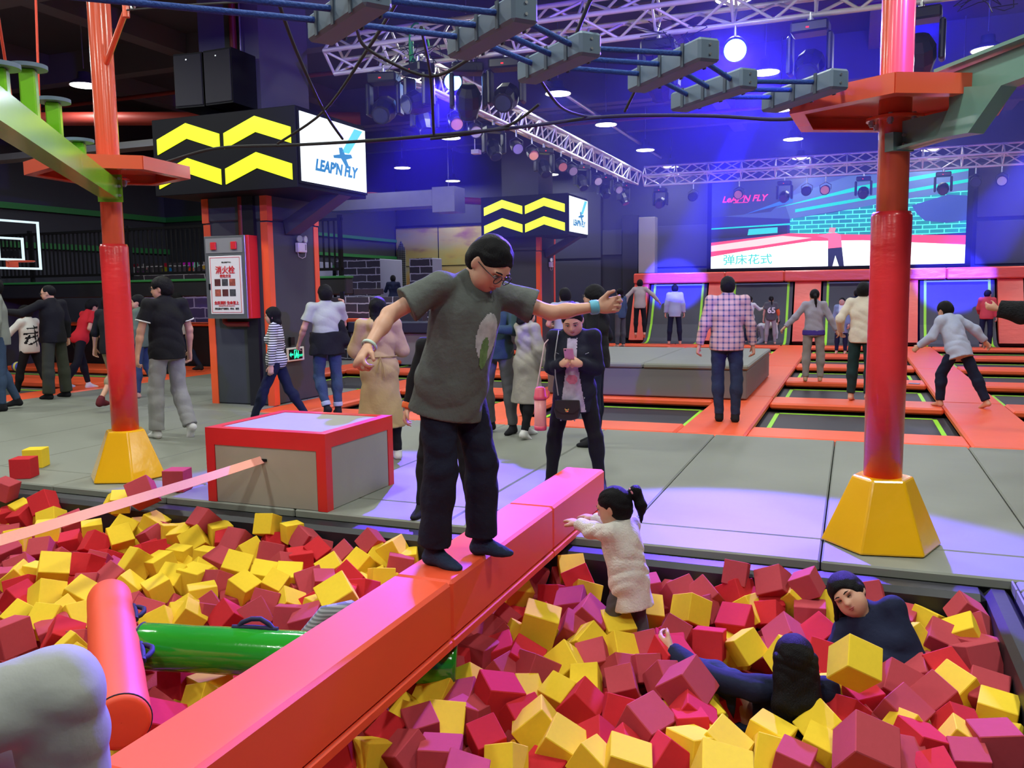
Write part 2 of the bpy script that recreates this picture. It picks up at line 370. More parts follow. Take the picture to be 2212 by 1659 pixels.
# left side: balcony with black railing over a low padded wall
b = MB(); b.span((-17, 13.0, 1.45), (-8.3, 13.25, 1.74), bev=.02); b.span((-17, 13.25, 1.45), (-8.3, 14.3, 1.55)); struct('trim_%d' % n, b, BLACK_PAD); n += 1
b = MB(); b.span((-17, 12.98, 1.74), (-8.3, 13.27, 1.785), bev=.01); struct('trim_%d' % n, b, GREEN_TRIM); n += 1
t = thing('barrier', 'black padded barrier with orange top behind the left trampolines', 'barrier', (-13.4, 14.2, 0))
b = MB(); b.span((-16.98, 14.1, -.1), (-9.9, 14.35, 0.84), bev=.02); o = b.build('pad', BLACK_PAD, t); o.data.transform(Matrix.Translation(-t.location))
b = MB(); b.span((-16.98, 14.02, 0.84), (-9.9, 14.55, 0.90), bev=.02); o = b.build('cap', ORANGE, t); o.data.transform(Matrix.Translation(-t.location))
PURPLE_BRICK = bricks('purple_brick_mural', (0.085, 0.05, 0.17), (0.12, 0.07, 0.22), (0.55, 0.42, 0.75), sc=1.0, bw=0.62, rh=0.24, msize=0.016, plane='XZ')  # purple light put into the brick and mortar colours
b = MB(); b.span((-16.98, 15.9, -0.1), (-10.6, 16.0, 1.62)); tag(b.build('brick_mural', PURPLE_BRICK), 'purple painted brick wall seen under the balcony', 'mural')
SPLASH = bricks('paint_splash_brick_mural', (0.05, 0.045, 0.06), (0.085, 0.075, 0.10), (0.62, 0.62, 0.66), sc=1.0, bw=0.62, rh=0.2, msize=0.014, plane='XZ', splash=(4.5, 2.05))
b = MB(); b.span((-16.98, 16.3, 1.6), (-13.4, 16.38, 2.25)); tag(b.build('splash_mural', SPLASH), 'paint splashed brick mural behind the balcony railing', 'mural')
b = MB()
for z in (3.38, 2.55):
    b.span((-16.999, 12.0, z), (-16.9, 18.0, z + .13))
b.span((-16.9, 17.93, 3.38), (-14.2, 18.0, 3.51))
for z in (3.10, 2.55, 2.18): b.span((-14.2, 18.2, z), (-14.12, 25.4, z + .09))
struct('trim_%d' % n, b, GREEN_TRIM); n += 1
# railing
t = thing('balcony_railing', 'black vertical bar railing of the balcony at the left', 'railing', (-12.2, 13.1, 1.785))
def rel(mb, name, m, parent, **k):
    o = mb.build(name, m, parent, **k); o.data.transform(Matrix.Translation(-parent.location)); return o
b = MB(); b.span((-16.9, 13.08, 2.75), (-8.4, 13.13, 2.80)); b.span((-16.9, 13.08, 1.88), (-8.4, 13.13, 1.93)); rel(b, 'rail', BLACK, t)
for x in (-16.0, -13.3, -10.6, -8.45):
    b = MB(); b.span((x - .03, 13.07, 1.785), (x + .03, 13.14, 2.85)); rel(b, 'post', BLACK, t)
b = MB(); x = -16.85
while x < -8.5: b.span((x - .011, 13.09, 1.90), (x + .011, 13.12, 2.77)); x += 0.115
o = rel(b, 'baluster', BLACK, t); tag(o, kind='stuff')
# sunset mural in the far left corner
m, nt, bs = _new('sunset_mural_print'); bs.inputs['Roughness'].default_value = .7
tc = N(nt, 'ShaderNodeTexCoord'); sp = N(nt, 'ShaderNodeSeparateXYZ'); nt.links.new(tc.outputs['Object'], sp.inputs[0])
no = N(nt, 'ShaderNodeTexNoise'); no.inputs['Scale'].default_value = 0.9; no.inputs['Detail'].default_value = 5
mp = N(nt, 'ShaderNodeMapping'); mp.inputs['Scale'].default_value = (0.8, 1, 2.2); nt.links.new(tc.outputs['Object'], mp.inputs[0]); nt.links.new(mp.outputs[0], no.inputs['Vector'])
cr = N(nt, 'ShaderNodeValToRGB'); e = cr.color_ramp
e.elements[0].position = .3; e.elements[0].color = (0.30, 0.10, 0.13, 1); e.elements[1].position = .47; e.elements[1].color = (0.55, 0.42, 0.13, 1)
q = e.elements.new(.62); q.color = (0.50, 0.46, 0.18, 1); q = e.elements.new(.75); q.color = (0.15, 0.24, 0.35, 1)
nt.links.new(no.outputs['Fac'], cr.inputs[0])
cr2 = N(nt, 'ShaderNodeMapRange'); cr2.inputs['From Min'].default_value = 1.3; cr2.inputs['From Max'].default_value = 2.3; nt.links.new(sp.outputs['Z'], cr2.inputs[0])
mx = N(nt, 'ShaderNodeMix', data_type='RGBA'); mx.inputs['A'].default_value = (0.62, 0.17, 0.03, 1); nt.links.new(cr2.outputs[0], mx.inputs['Factor']); nt.links.new(cr.outputs[0], mx.inputs['B']); nt.links.new(mx.outputs['Result'], bs.inputs['Base Color'])
t = thing('sunset_mural', 'yellow and orange sunset sky mural with black towers in the far corner', 'mural', (-12, 25.3, 0))
b = MB(); b.span((-14.15, 25.3, 0.2), (-9.65, 25.38, 3.58)); rel(b, 'sky_panel', MATS['sunset_mural_print'], t)
b = MB()
for x in (-12.6, -10.0): b.span((x, 25.285, .2), (x + .02, 25.3, 3.58))
b.span((-14.1, 25.285, 2.3), (-9.7, 25.3, 2.32)); b.span((-14.15, 25.27, 3.56), (-9.65, 25.3, 3.63)); rel(b, 'panel_seam', BLACK, t)
for x0, x1, zt in ((-13.45, -13.05, 2.05), (-12.98, -12.65, 2.15), (-10.6, -10.1, 2.5), (-14.1, -13.8, 2.85)):
    b = MB(); b.span((x0, 25.25, .2), (x1, 25.3, zt)); b.prism([(x0, 25.25, zt), (x1, 25.25, zt), ((x0 + x1) / 2, 25.25, zt + .3)], (0, .05, 0))
    rel(b, 'painted_tower', two_tone('tower_windows', (0.01, 0.01, 0.012), (0.30, 0.30, 0.24), 'plaid', 16, .3), t)
# brick walls of the play area behind the big column
b = MB(); b.span((-14.0, 17.0, -0.1), (-8.9, 17.25, 1.38), bev=.01); tag(b.build('brick_wall', bricks('grey_brick_mural', (0.045, 0.04, 0.055), (0.075, 0.065, 0.085), (0.60, 0.60, 0.64), sc=1, bw=.62, rh=.21, msize=.014)), 'low dark brick printed wall behind the tan coat', 'wall pad')
b = MB(); b.span((-13.0, 16.75, 0.80), (-9.8, 17.0, 0.90), bev=.02); tag(b.build('wall_cap_pad', ORANGE), 'orange pad strip at the foot of the low brick printed wall', 'pad')
def brick_block(x0, x1, y0, y1, z0, z1, lab):
    t = thing('foam_block_wall', lab, 'wall pad', ((x0 + x1) / 2, y0, z0))
    b = MB(); b.span((x0, y0, z0), (x1, y1, z1), bev=.02); rel(b, 'side_pad', mat('pale_grey_pad', (0.33, .34, .42), .7), t)
    b = MB(); b.span((x0, y0 - .02, z0), (x1, y0, z1)); rel(b, 'front_print', SPLASH, t)
brick_block(-13.9, -12.45, 21.3, 22.6, .60, 2.42, 'tall brick printed block with colourful splashes at its top')
brick_block(-14.15, -13.95, 19.6, 21.2, .60, 2.35, 'greenish lit brick printed block beside the big column')
brick_block(-11.5, -10.8, 21.3, 21.9, .60, 2.40, 'narrow brick printed block with plain grey side in front of the sunset mural')
b = MB(); b.span((-14.1, 17.3, .3), (-9.7, 25.2, .60)); tag(b.build('play_deck', DARK_WALL2), 'dark raised play deck behind the low brick wall', 'deck')
t = thing('low_padded_wall', 'low grey padded wall with dark blue cap left of the boy', 'barrier', (-9, 16.6, 0))
b = MB(); b.span((-10.4, 16.4, -.1), (-7.6, 16.9, 0.60), bev=.02); rel(b, 'pad', GREY_PAD, t)
b = MB(); b.span((-10.4, 16.3, .60), (-7.6, 16.9, 0.84), bev=.02); rel(b, 'cap', mat('navy_pad', (.03, .035, .07), .5), t)

# ------------------------------------------------------------------ foam pit lining
b = MB(); b.span((PIT_X0, 4.68, -1.19), (PIT_X1 - .12, PIT_Y1, -0.045), bev=.03); tag(b.build('pit_wall_pad', BLACK_PAD), 'black padded wall along the far side of the foam pit', 'pit wall')
b = MB(); b.span((PIT_X1 - .12, PIT_Y0, -1.19), (PIT_X1, PIT_Y1, -0.045), bev=.03); tag(b.build('pit_wall_pad', BLACK_PAD), 'black padded wall along the right side of the foam pit', 'pit wall')
b = MB(); b.span((PIT_X0, PIT_Y0, -1.19), (PIT_X0 + .15, 4.68, -0.045), bev=.03); tag(b.build('pit_wall_pad', BLACK_PAD), 'black padded wall along the far left end of the foam pit', 'pit wall')

# ------------------------------------------------------------------ trampoline court
LANES = [(-9.12, -7.10, 'far left'), (-6.42, -4.40, 'second left'), (-3.72, -1.70, 'grey box'), (-0.98, 1.06, 'centre'), (1.78, 3.80, 'right')]
ROWS = [9.43 + 2.7 * k for k in range(5)]
RN = ['nearest', 'second', 'third', 'fourth', 'farthest']
def pad(lo, hi, lab):
    return MB().span((lo[0] + .004, lo[1] + .004, -0.085), (hi[0] - .004, hi[1] - .004, 0.0), bev=.022).build('frame_pad', ORANGE, label=lab, cat='pad', group='orange frame pads of the trampoline court')
for i, (x0, x1, ln) in enumerate(LANES):
    for k, y0 in enumerate(ROWS):
        if i == 0 and k == 0: continue
        if i == 2 and k == 1: continue
        y1 = y0 + 2.02
        t = thing('trampoline', '%s floor trampoline of the %s lane' % (RN[k], ln), 'trampoline', ((x0 + x1) / 2, (y0 + y1) / 2, -0.12), 0, 'floor trampolines of the court')
        b = MB(); b.span((x0 - .03, y0 - .03, -.02), (x1 + .03, y1 + .03, 0)); o = b.build('jump_mat', MESH_BLACK, t); o.data.transform(Matrix.Translation((-t.location[0], -t.location[1], 0)))
        b = MB(); g = .09; w = .05
        for lo, hi in (((x0 + g, y0 + g), (x0 + g + w, y1 - g)), ((x1 - g - w, y0 + g), (x1 - g, y1 - g)), ((x0 + g, y0 + g), (x1 - g, y0 + g + w)), ((x0 + g, y1 - g - w), (x1 - g, y1 - g))):
            b.span((*lo, 0.0), (*hi, .006))
        o = b.build('border_line', GREEN_LINE, t); o.data.transform(Matrix.Translation((-t.location[0], -t.location[1], 0)))
        if k < 4:
            pad((x0 + .004, y1), (x1 - .004, y1 + .68), 'orange cross pad beyond the %s trampoline of the %s lane' % (RN[k], ln))
    pad((x0, 8.83), (x1, 9.43), 'orange front pad of the %s lane beside the grey floor' % ln) if i else None
for i, (xa, xb, ln) in enumerate([(-9.80, -9.12, 'left of the far left lane'), (-7.10, -6.42, 'between the far left and second left lanes'), (-4.40, -3.72, 'between the second left and grey box lanes'), (-1.70, -0.98, 'between the grey box and centre lanes'), (1.06, 1.78, 'between the centre and right lanes'), (3.80, 4.50, 'right of the right lane')]):
    ys = [8.83, 12.12, 16.9, 22.93] if i > 1 else ([11.42, 16.9, 22.93] if i == 0 else [8.83, 9.3, 16.9, 22.93] if False else [11.42, 16.9, 22.93])
    if i == 1: pad((-7.10, 8.83), (-6.42, 11.42), 'orange front corner pad of the second left lane')
    for k in range(len(ys) - 1):
        pad((xa, ys[k]), (xb, ys[k + 1]), 'orange long pad %s, %s stretch' % (ln, ['front', 'middle', 'back'][k if len(ys) == 4 else k + 1]))
b = MB(); b.span((4.5, 8.83, -.085), (8.8, 23, 0), bev=.02); tag(b.build('floor_pad', ORANGE), 'wide orange padding at the right end of the court', 'pad')
for k in range(5):
    pad((-9.12, 22.25) if k == 0 else (LANES[k][0] - .004, 22.25), (LANES[k][1] + .004, 22.93), 'orange cross pad in front of the wall trampolines, %s lane' % LANES[k][2])
# wall trampolines
WT = [(-5.42, -3.75, 'left end'), (-3.2, -1.48, 'behind the plaid shirt'), (-0.80, 0.98, 'behind the centre lane'), (1.52, 3.28, 'behind the running child'), (3.85, 5.6, 'right end')]
Y0w, Y1w, ZT = 23.25, 24.35, 1.62
def lean(x, u, v, off=0.0):   # u: 0..1 up the wall, off: out of its face
    a = math.atan2(ZT, Y1w - Y0w - .35); return (x, Y0w + .35 + (Y1w - Y0w - .35) * u - off * math.sin(a), ZT * u + v + off * math.cos(a))
for i, (x0, x1, ln) in enumerate(WT):
    t = thing('wall_trampoline', 'leaning wall trampoline, the one at the %s' % ln if 'end' in ln else 'leaning wall trampoline %s' % ln, 'trampoline', ((x0 + x1) / 2, Y0w, 0), 0, 'wall trampolines under the screen')
    prof = [(Y0w - .28, 0.0), (Y0w - .05, .005), (Y0w + .12, .04), (Y0w + .28, .13), (Y0w + .42, .30)] + [lean(0, u, 0)[1:] for u in (.3, .6, 1.0)]
    def strip(xa, xb, off, th=.03, p=prof):
        m_ = MB(); vs = []; fs = []
        for y, z in p: vs += [(xa, y - off, z + off * .4), (xb, y - off, z + off * .4), (xb, y - off + th, z + off * .4 - th), (xa, y - off + th, z + off * .4 - th)]
        k_ = len(p)
        for j in range(k_ - 1):
            for e in range(4): fs.append((j * 4 + e, j * 4 + (e + 1) % 4, j * 4 + 4 + (e + 1) % 4, j * 4 + 4 + e))
        fs += [(0, 1, 2, 3), tuple(range(k_ * 4 - 4, k_ * 4))]
        return m_.add(vs, fs)
    rel(strip(x0 + .04, x1 - .04, 0), 'jump_mat', mat('wall_mat_weave', (.045, .045, .055), .5, var=.1, vscale=3), t)
    b = MB()
    for xa in (x0 + .13, x1 - .19): s_ = strip(xa, xa + .06, .015, .02); b.add(s_.v, s_.f)
    rel(b, 'side_line', GREEN_LINE, t)
    b = MB(); y, z = lean(0, .965, 0, .02)[1:]; b.span((x0 + .15, y - .01, z - .02), (x1 - .15, y + .01, z + .015)); rel(b, 'top_line', mat('pale_green_tape', (.25, .5, .35), .5), t)
def slant_pad(x0, x1, z_lo, z_hi, lab):
    b = MB(); lo, hi = z_lo / ZT, z_hi / ZT
    P = [lean(x0, lo, 0, .09), lean(x0, hi, 0, .09), lean(x0, hi, 0, -.10), lean(x0, lo, 0, -.10)]
    b.prism(P, (x1 - x0, 0, 0)); return tag(b.build('wall_pad', mat('orange_wall_vinyl', (0.90, 0.13, 0.075), 0.35, var=0.06, vscale=3, bump=0.5, bscale=3.0, stretch=(1, 3, 3))), lab, 'pad', 'orange wall pads under the screen')
edges = [(-5.85, -5.42)] + [(WT[i][1], WT[i + 1][0]) for i in range(4)] + [(5.6, 8.7)]
for i, (xa, xb) in enumerate(edges):
    slant_pad(xa + .01, xb - .01, 0.02, ZT, 'leaning orange wall pad, %s' % ['at the left end', 'left of the plaid shirt', 'right of the plaid shirt', 'behind the right orange post', 'behind the red sweater', 'at the right end'][i])
xs = [-5.85, -3.3, -1.75, 0.5, 2.15, 4.8, 8.7]
for i in range(6):
    b = MB(); b.span((xs[i] + .004, Y1w - .22, ZT + .0), (xs[i + 1] - .004, Y1w + .45, ZT + .29), bev=.03)
    tag(b.build('ledge_pad', MATS['orange_wall_vinyl']), 'orange ledge pad under the screen, %s along the ledge' % ['leftmost', 'second from the left', 'third from the left', 'third from the right', 'second from the right', 'rightmost'][i], 'pad', 'orange ledge pads under the screen')
b = MB(); b.span((-5.85, Y1w + .45, 0), (8.7, 25.3, ZT + .25)); struct('trim_%d' % n, b, DARK_WALL); n += 1
# grey landing box on the court
t = thing('landing_platform', 'large grey padded platform with pale top beside the plaid shirt', 'platform', (-2.67, 11.6, 0))
for xa, xb in ((-4.07, -1.28),):
    b = MB(); b.span((xa, 11.6, 0.01), (xb, 14.8, .40), bev=.015); rel(b, 'base_block', mat('grey_platform_side', (.17, .165, .17), .6), t)
    b = MB(); b.span((xa - .02, 11.57, .40), ((xa + xb) / 2 - .003, 14.83, .47), bev=.02); rel(b, 'top_mat', GREY_MAT, t)
    b = MB(); b.span(((xa + xb) / 2 + .003, 11.57, .40), (xb + .02, 14.83, .47), bev=.02); rel(b, 'top_mat', GREY_MAT, t)
# left trampoline court
def lpad(lo, hi, lab): return MB().span((lo[0], lo[1], -0.085), (hi[0], hi[1], 0.015), bev=.022).build('frame_pad', ORANGE, label=lab, cat='pad', group='orange frame pads at the left')
lpad((-11.9, 6.9), (-11.26, 10.55), 'orange edge pad along the grey floor at the left, near stretch')
lpad((-11.9, 10.56), (-11.26, 14.0), 'orange edge pad along the grey floor at the left, far stretch')
for k, (ya, yb) in enumerate(((10.75, 11.65), (12.95, 14.0))): lpad((-16.95, ya), (-11.91, yb), 'orange cross pad between the left trampolines, %s' % ['near one', 'far one at the black barrier'][k])
for k, (ya, yb) in enumerate(((8.2, 10.74), (11.66, 12.94))):
    t = thing('trampoline', ['near trampoline at the left edge, beside the man in olive trousers', 'far trampoline at the left, behind the man in olive trousers'][k], 'trampoline', (-14.4, (ya + yb) / 2, -.1))
    b = MB(); b.span((-16.95, ya, -.12), (-11.9, yb, -.10)); rel(b, 'jump_mat', mat('grey_jump_mat', (.11, .115, .11), .6), t)
    b = MB(); b.span((-16.5, yb - .3, -.10), (-12.1, yb - .25, -.094)); b.span((-16.5, ya + .15, -.10), (-12.1, ya + .2, -.094)); b.span((-12.15, ya + .15, -.10), (-12.1, yb - .25, -.094)); rel(b, 'border_line', GREEN_LINE, t)
lpad((-16.95, 7.3), (-11.91, 8.19), 'orange cross pad at the left edge, nearest one')
# ------------------------------------------------------------------ red box with the slackline
t = thing('padded_box', 'low red framed box with grey panels at the pit edge', 'box', (-3.82, 5.3, 0))
x0, x1, y0, y1, h = -4.33, -3.31, 4.86, 5.78, 0.53
b = MB(); b.span((x0 + .012, y0 + .012, .004), (x1 - .012, y1 - .012, h - .006)); rel(b, 'core', RED_VINYL, t)
def frame_ring(b, face):
    w = .075
    if face == 'y':  b.span((x0, y0, 0.0), (x0 + w, y0 + .02, h)); b.span((x1 - w, y0, 0), (x1, y0 + .02, h)); b.span((x0 + w, y0, h - .11), (x1 - w, y0 + .02, h))
    if face == 'x':  b.span((x1 - .02, y0 + .02, 0), (x1, y0 + w, h)); b.span((x1 - .02, y1 - w, 0), (x1, y1, h)); b.span((x1 - .02, y0 + w, h - .09), (x1, y1 - w, h))
for f, nm in (('y', 'front_trim'), ('x', 'side_trim')):
    b = MB(); frame_ring(b, f); rel(b, nm, RED_VINYL, t)
w = .08; b = MB()
b.prism([(x0, y0, h), (x1, y0, h), (x1, y0 + w, h), (x0, y0 + w, h)], (0, 0, .012)); b.prism([(x0, y1 - w, h), (x1, y1 - w, h), (x1, y1, h), (x0, y1, h)], (0, 0, .012))
b.prism([(x0, y0 + w, h), (x0 + w, y0 + w, h), (x0 + w, y1 - w, h), (x0, y1 - w, h)], (0, 0, .012)); b.prism([(x1 - w, y0 + w, h), (x1, y0 + w, h), (x1, y1 - w, h), (x1 - w, y1 - w, h)], (0, 0, .012))
rel(b, 'top_trim', RED_VINYL, t)
b = MB(); b.span((x0 + w, y0 + w, h - .005), (x1 - w, y1 - w, h + .008)); rel(b, 'top_panel', GREY_PAD, t)
b = MB(); b.span((x0 + w, y0 + .004, 0.004), (x1 - w, y0 + .016, h - .11)); rel(b, 'front_panel', BOX_GREY, t)
b = MB(); b.span((x1 - .016, y0 + w, 0.004), (x1 - .004, y1 - w, h - .09)); rel(b, 'side_panel', GREY_PAD, t)
b = MB(); b.span((-3.875, y0 - .004, .322), (-3.80, y0 + .004, .34)); rel(b, 'slot', BLACK, t)
# slackline
b = MB(); pts = [(-3.838, 4.87, .335), (-3.84, 4.2, .322), (-3.84, 3.0, .318), (-3.84, 1.6, .325), (-3.84, 0.26, .34)]
for i in range(len(pts) - 1):
    (xa, ya, za), (xb, yb, zb) = pts[i], pts[i + 1]
    b.prism([(xa - .020, ya, za + .022), (xa + .020, ya, za - .022), (xa + .0175, ya, za - .024), (xa - .0225, ya, za + .020)], (xb - xa, yb - ya, zb - za))
tag(b.build('slackline', PINK_WEB), 'flat pink webbing slackline stretched from the red framed box over the pit', 'slackline')
# ------------------------------------------------------------------ balance beam
t = thing('balance_beam', 'long orange padded balance beam crossing the foam pit', 'beam', (-1.67, 3.1, 0))
def beam_seg(ya, yb, bx0=-1.81, bx1=-1.535):
    b = MB(); b.span((bx0, ya, .035), (bx1, yb, .285), bev=.014); rel(b, 'padding', ORANGE_BEAM, t)
    b = MB(); b.span((bx0 + .01, ya, -.012), (bx1 + .004, yb, .034), bev=.008); rel(b, 'hem', ORANGE_BEAM, t)
beam_seg(0.3, 1.55); beam_seg(1.553, 3.135); beam_seg(3.139, 4.45); beam_seg(4.453, 5.52)
b = MB(); b.span((-1.78, .25, -1.15), (-1.56, .45, -.014)); rel(b, 'support', BLACK, t)
# ------------------------------------------------------------------ rolls lying in the pit
def roll(a, c, r, m, name, lab, handles):
    a, c = Vector(a), Vector(c); ax = (c - a).normalized(); L = (c - a).length
    t = thing(name, lab, 'foam roll', (a + c) / 2)
    b = MB(); prof = [(0.001, 0), (r * .8, -.004), (r * .97, .002), (r, .02)]
    for i in range(1, 12): prof.append((r * (1 + .012 * math.sin(i * 2.3)), L * i / 12))
    prof += [(r, L - .02), (r * .97, L - .002), (r * .8, L + .004), (.001, L)]
    R = ax.to_track_quat('Z', 'Y').to_matrix(); b.lathe(prof, n=40, axis=ax); b.v = [tuple(Vector(v) + a) for v in b.v]; rel(b, 'cover', m, t)
    b = MB(); b.torus(a + ax * .012, r * .985, .004, ax, 40, 6); rel(b, 'seam', mat('dark_stitching', (.02, .01, .01), .8), t)
    for s_, side in handles:
        side = Vector(side).normalized(); side = (side - ax * side.dot(ax)).normalized(); p = a + ax * (L * s_)
        b = MB(); b.tube([p - ax * .075 + side * (r * 1.0), p - ax * .06 + side * (r + .022), p - ax * .02 + side * (r + .04), p + ax * .02 + side * (r + .042), p + ax * .06 + side * (r + .022), p + ax * .08 + side * r], .011, 8)
        b.tube([p - ax * .10 + side * r, p + side * (r + .004), p + ax * .10 + side * r], .013, 6); rel(b, 'handle', mat('navy_webbing', (.006, .008, .05), .7), t)
roll(at(262, 1562, z=.03), at(236, 1292, z=.02), .10, ORANGE_BEAM, 'foam_roll', 'orange padded roll lying on the foam cubes left of the beam', [(.78, (1, .2, .1)), (.42, (1, .2, .1))])
roll(at(298, 1395, z=-.02), at(985, 1432, z=-.125), .10, GREEN_VINYL, 'foam_roll', 'glossy green padded roll lying partly under the orange beam', [(.36, (0, .25, 1))])
# ------------------------------------------------------------------ posts of the rope course
def hexa(cx, cy, r, z, a0): return [(cx + r * math.cos(a0 + k * PI / 3), cy + r * math.sin(a0 + k * PI / 3), z) for k in range(6)]
def post(x, y, lab, a0, lean_col, cone_r, plat_lab):
    t = thing('support_post', lab, 'post', (x, y, 0))
    b = MB(); lo, hi = hexa(x, y, cone_r, 0.004, a0), hexa(x, y, cone_r * .50, .40, a0); b.add(lo + hi, [tuple(range(6))[::-1], tuple(range(6, 12))] + [(i, (i + 1) % 6, 6 + (i + 1) % 6, 6 + i) for i in range(6)])
    o = rel(b, 'base_pad', YELLOW_VINYL, t); bv = o.modifiers.new('b', 'BEVEL'); bv.width = .012; bv.segments = 2
    b = MB(); b.lathe([(.001, .38), (.104, .38), (.108, 1.0), (.105, 1.5), (.108, 1.88), (.100, 1.905), (.001, 1.905)], (x, y, 0), 32); rel(b, 'padded_sleeve', RED_SLEEVE, t)
    b = MB(); b.cyl((x, y, 1.9), (x, y, 2.44), .083, n=32); b.cyl((x, y, 2.44), (x, y, 6.2), .086, n=32); rel(b, 'pipe', ORANGE_STEEL, t)
    b = MB(); b.cyl((x, y, 2.405), (x, y, 2.42), .15, n=32); rel(b, 'flange', ORANGE_STEEL, t)
    for k in range(6):
        q = (x + .125 * math.cos(k * PI / 3 + .3), y + .125 * math.sin(k * PI / 3 + .3)); b = MB(); b.cyl((*q, 2.37), (*q, 2.43), .012, n=6); b.cyl((*q, 2.38), (*q, 2.40), .018, n=6); rel(b, 'bolt', STEEL, t)
    pr = .60; tp = hexa(x, y, pr, 2.435, a0 + .3); n_ = 6
    b = MB(); b.prism([(q_[0], q_[1], 2.518) for q_ in tp], (0, 0, .012)); rel(b, 'platform_deck', ORANGE_STEEL, t)
    b = MB()
    for k in range(6):
        p, q = Vector(tp[k]), Vector(tp[(k + 1) % 6]); nn = ((p + q) / 2 - Vector((x, y, 2.435))).normalized() * .008
        b.prism([p, q, q + nn, p + nn], (0, 0, .10)); c0_ = Vector((x, y, 2.435)); b.prism([p, q, c0_ + (q - c0_) * .87, c0_ + (p - c0_) * .87], (0, 0, .008))
    rel(b, 'platform_rim', ORANGE_STEEL, t)
    return t
post(-5.545, 5.30, 'orange post with red padded sleeve and yellow base, left', .38, 0, .315, '')
pr_ = post(0.185, 5.33, 'orange post with red padded sleeve and yellow base, right', .18, 0, .335, '')
b = MB(); p = Vector((-5.47, 5.27, 3.30)); q = Vector(at(272, 22, y=5.0)); b.tube([p, q], .022, 8); b.cyl(q - Vector((0, 0, .05)), q + Vector((0, 0, .05)), .025)
tag(b.build('steel_bracket', ORANGE_STEEL), 'orange steel arm welded to the left post for the safety cable', 'bracket')
b = MB(); b.tube([q, at(415, 10, y=4.4), at(560, 2, y=3.9), at(640, -20, y=3.5)], .006, 6); tag(b.build('safety_cable', ROPE_BLACK), 'thin dark safety cable running from the left post arm', 'cable')
b = MB(); c_ = Vector(at(287, 12, y=4.98)); b.torus(c_, .028, .007, (.3, 1, 0)); b.torus(c_ + Vector((.05, 0, 0)), .02, .006, (0, 0, 1)); tag(b.build('shackle', STEEL), 'steel shackle on the end of the safety cable arm', 'shackle')
# stepping beam at the left
def vplane(px, py, P0, D):
    """photo pixel on the vertical plane through P0 along D"""
    nrm = Vector((-D[1], D[0], 0)); r = Vector(RW @ np.array([px - CX, py - CY, F_PX])); o = Vector((0, 0, CAM_H)); tt = (Vector((P0[0], P0[1], 0)) - o).dot(nrm) / r.dot(nrm); return o + r * tt
P0 = (-5.40, 5.16); D0 = (.616, -.788); Dv = Vector((D0[0], D0[1], 0)); Nv = Vector((-D0[1], D0[0], 0))
t = thing('stepping_beam', 'green steel beam with round stepping posts at the upper left', 'beam', (-4.6, 4.1, 2.3))
def bar_on(pa, pb, z0, z1, w, name, m, par):
    b = MB(); pa, pb = Vector(pa), Vector(pb); nn = Nv * w / 2
    b.prism([pa - nn, pa + nn, pa + nn + Vector((0, 0, z1)), pa - nn + Vector((0, 0, z1))], pb - pa); return rel(b, name, m, par)
A_ = vplane(238, 422, P0, D0); B_ = vplane(-260, 290, P0, D0); A_ = Vector((A_.x, A_.y, 2.24)); B_ = Vector((B_.x, B_.y, 2.24))
bar_on(A_, B_, 0, .15, .12, 'girder', GREEN_STEEL, t)
b = MB(); b.prism([A_ - Dv * .006 - Nv * .09 - Vector((0, 0, .02)), A_ - Dv * .006 + Nv * .09 - Vector((0, 0, .02)), A_ - Dv * .006 + Nv * .09 + Vector((0, 0, .19)), A_ - Dv * .006 - Nv * .09 + Vector((0, 0, .19))], -Dv * .012); rel(b, 'end_plate', GREEN_STEEL, t)
for dz in (.03, .10, .16):
    q = A_ + Nv * .07 - Dv * .02 + Vector((0, 0, dz)); b = MB(); b.cyl(q, q + Dv * .03, .012, n=6); rel(b, 'bolt', STEEL, t)
for px, py in ((170, 308), (115, 222), (60, 150), (-4, 148)):
    q = vplane(px, py, P0, D0); pl = .0
    b = MB(); b.box((q.x, q.y, (q.z + 2.39) / 2), (.075, .075, q.z - 2.39), rot=(0, 0, math.atan2(D0[1], D0[0])), bev=.008); rel(b, 'stepping_post', GREEN_STEEL, t)
    b = MB(); b.cyl((q.x, q.y, q.z), (q.x, q.y, q.z + .02), .092, n=28); rel(b, 'foot_disc', mat('blue_grey_deck', (.12, .17, .25), .5), t)
for (xa, ya), (xb, yb) in (((0, 60), (40, 312)), ((76, -40), (88, 322))):
    p, q = vplane(xa, ya, (P0[0] - .3, P0[1] - .2), D0), vplane(xb, yb, (P0[0] - .3, P0[1] - .2), D0); p = p + (p - q) * .8
    b = MB(); b.tube([q, p], .0085, 8); tag(b.build('hanging_rope', mat('red_rope', (.62, .05, .02), .7)), 'thin red rope hanging behind the stepping posts, %s' % ('slanted one at the left edge' if xb < 50 else 'the upright one'), 'rope')
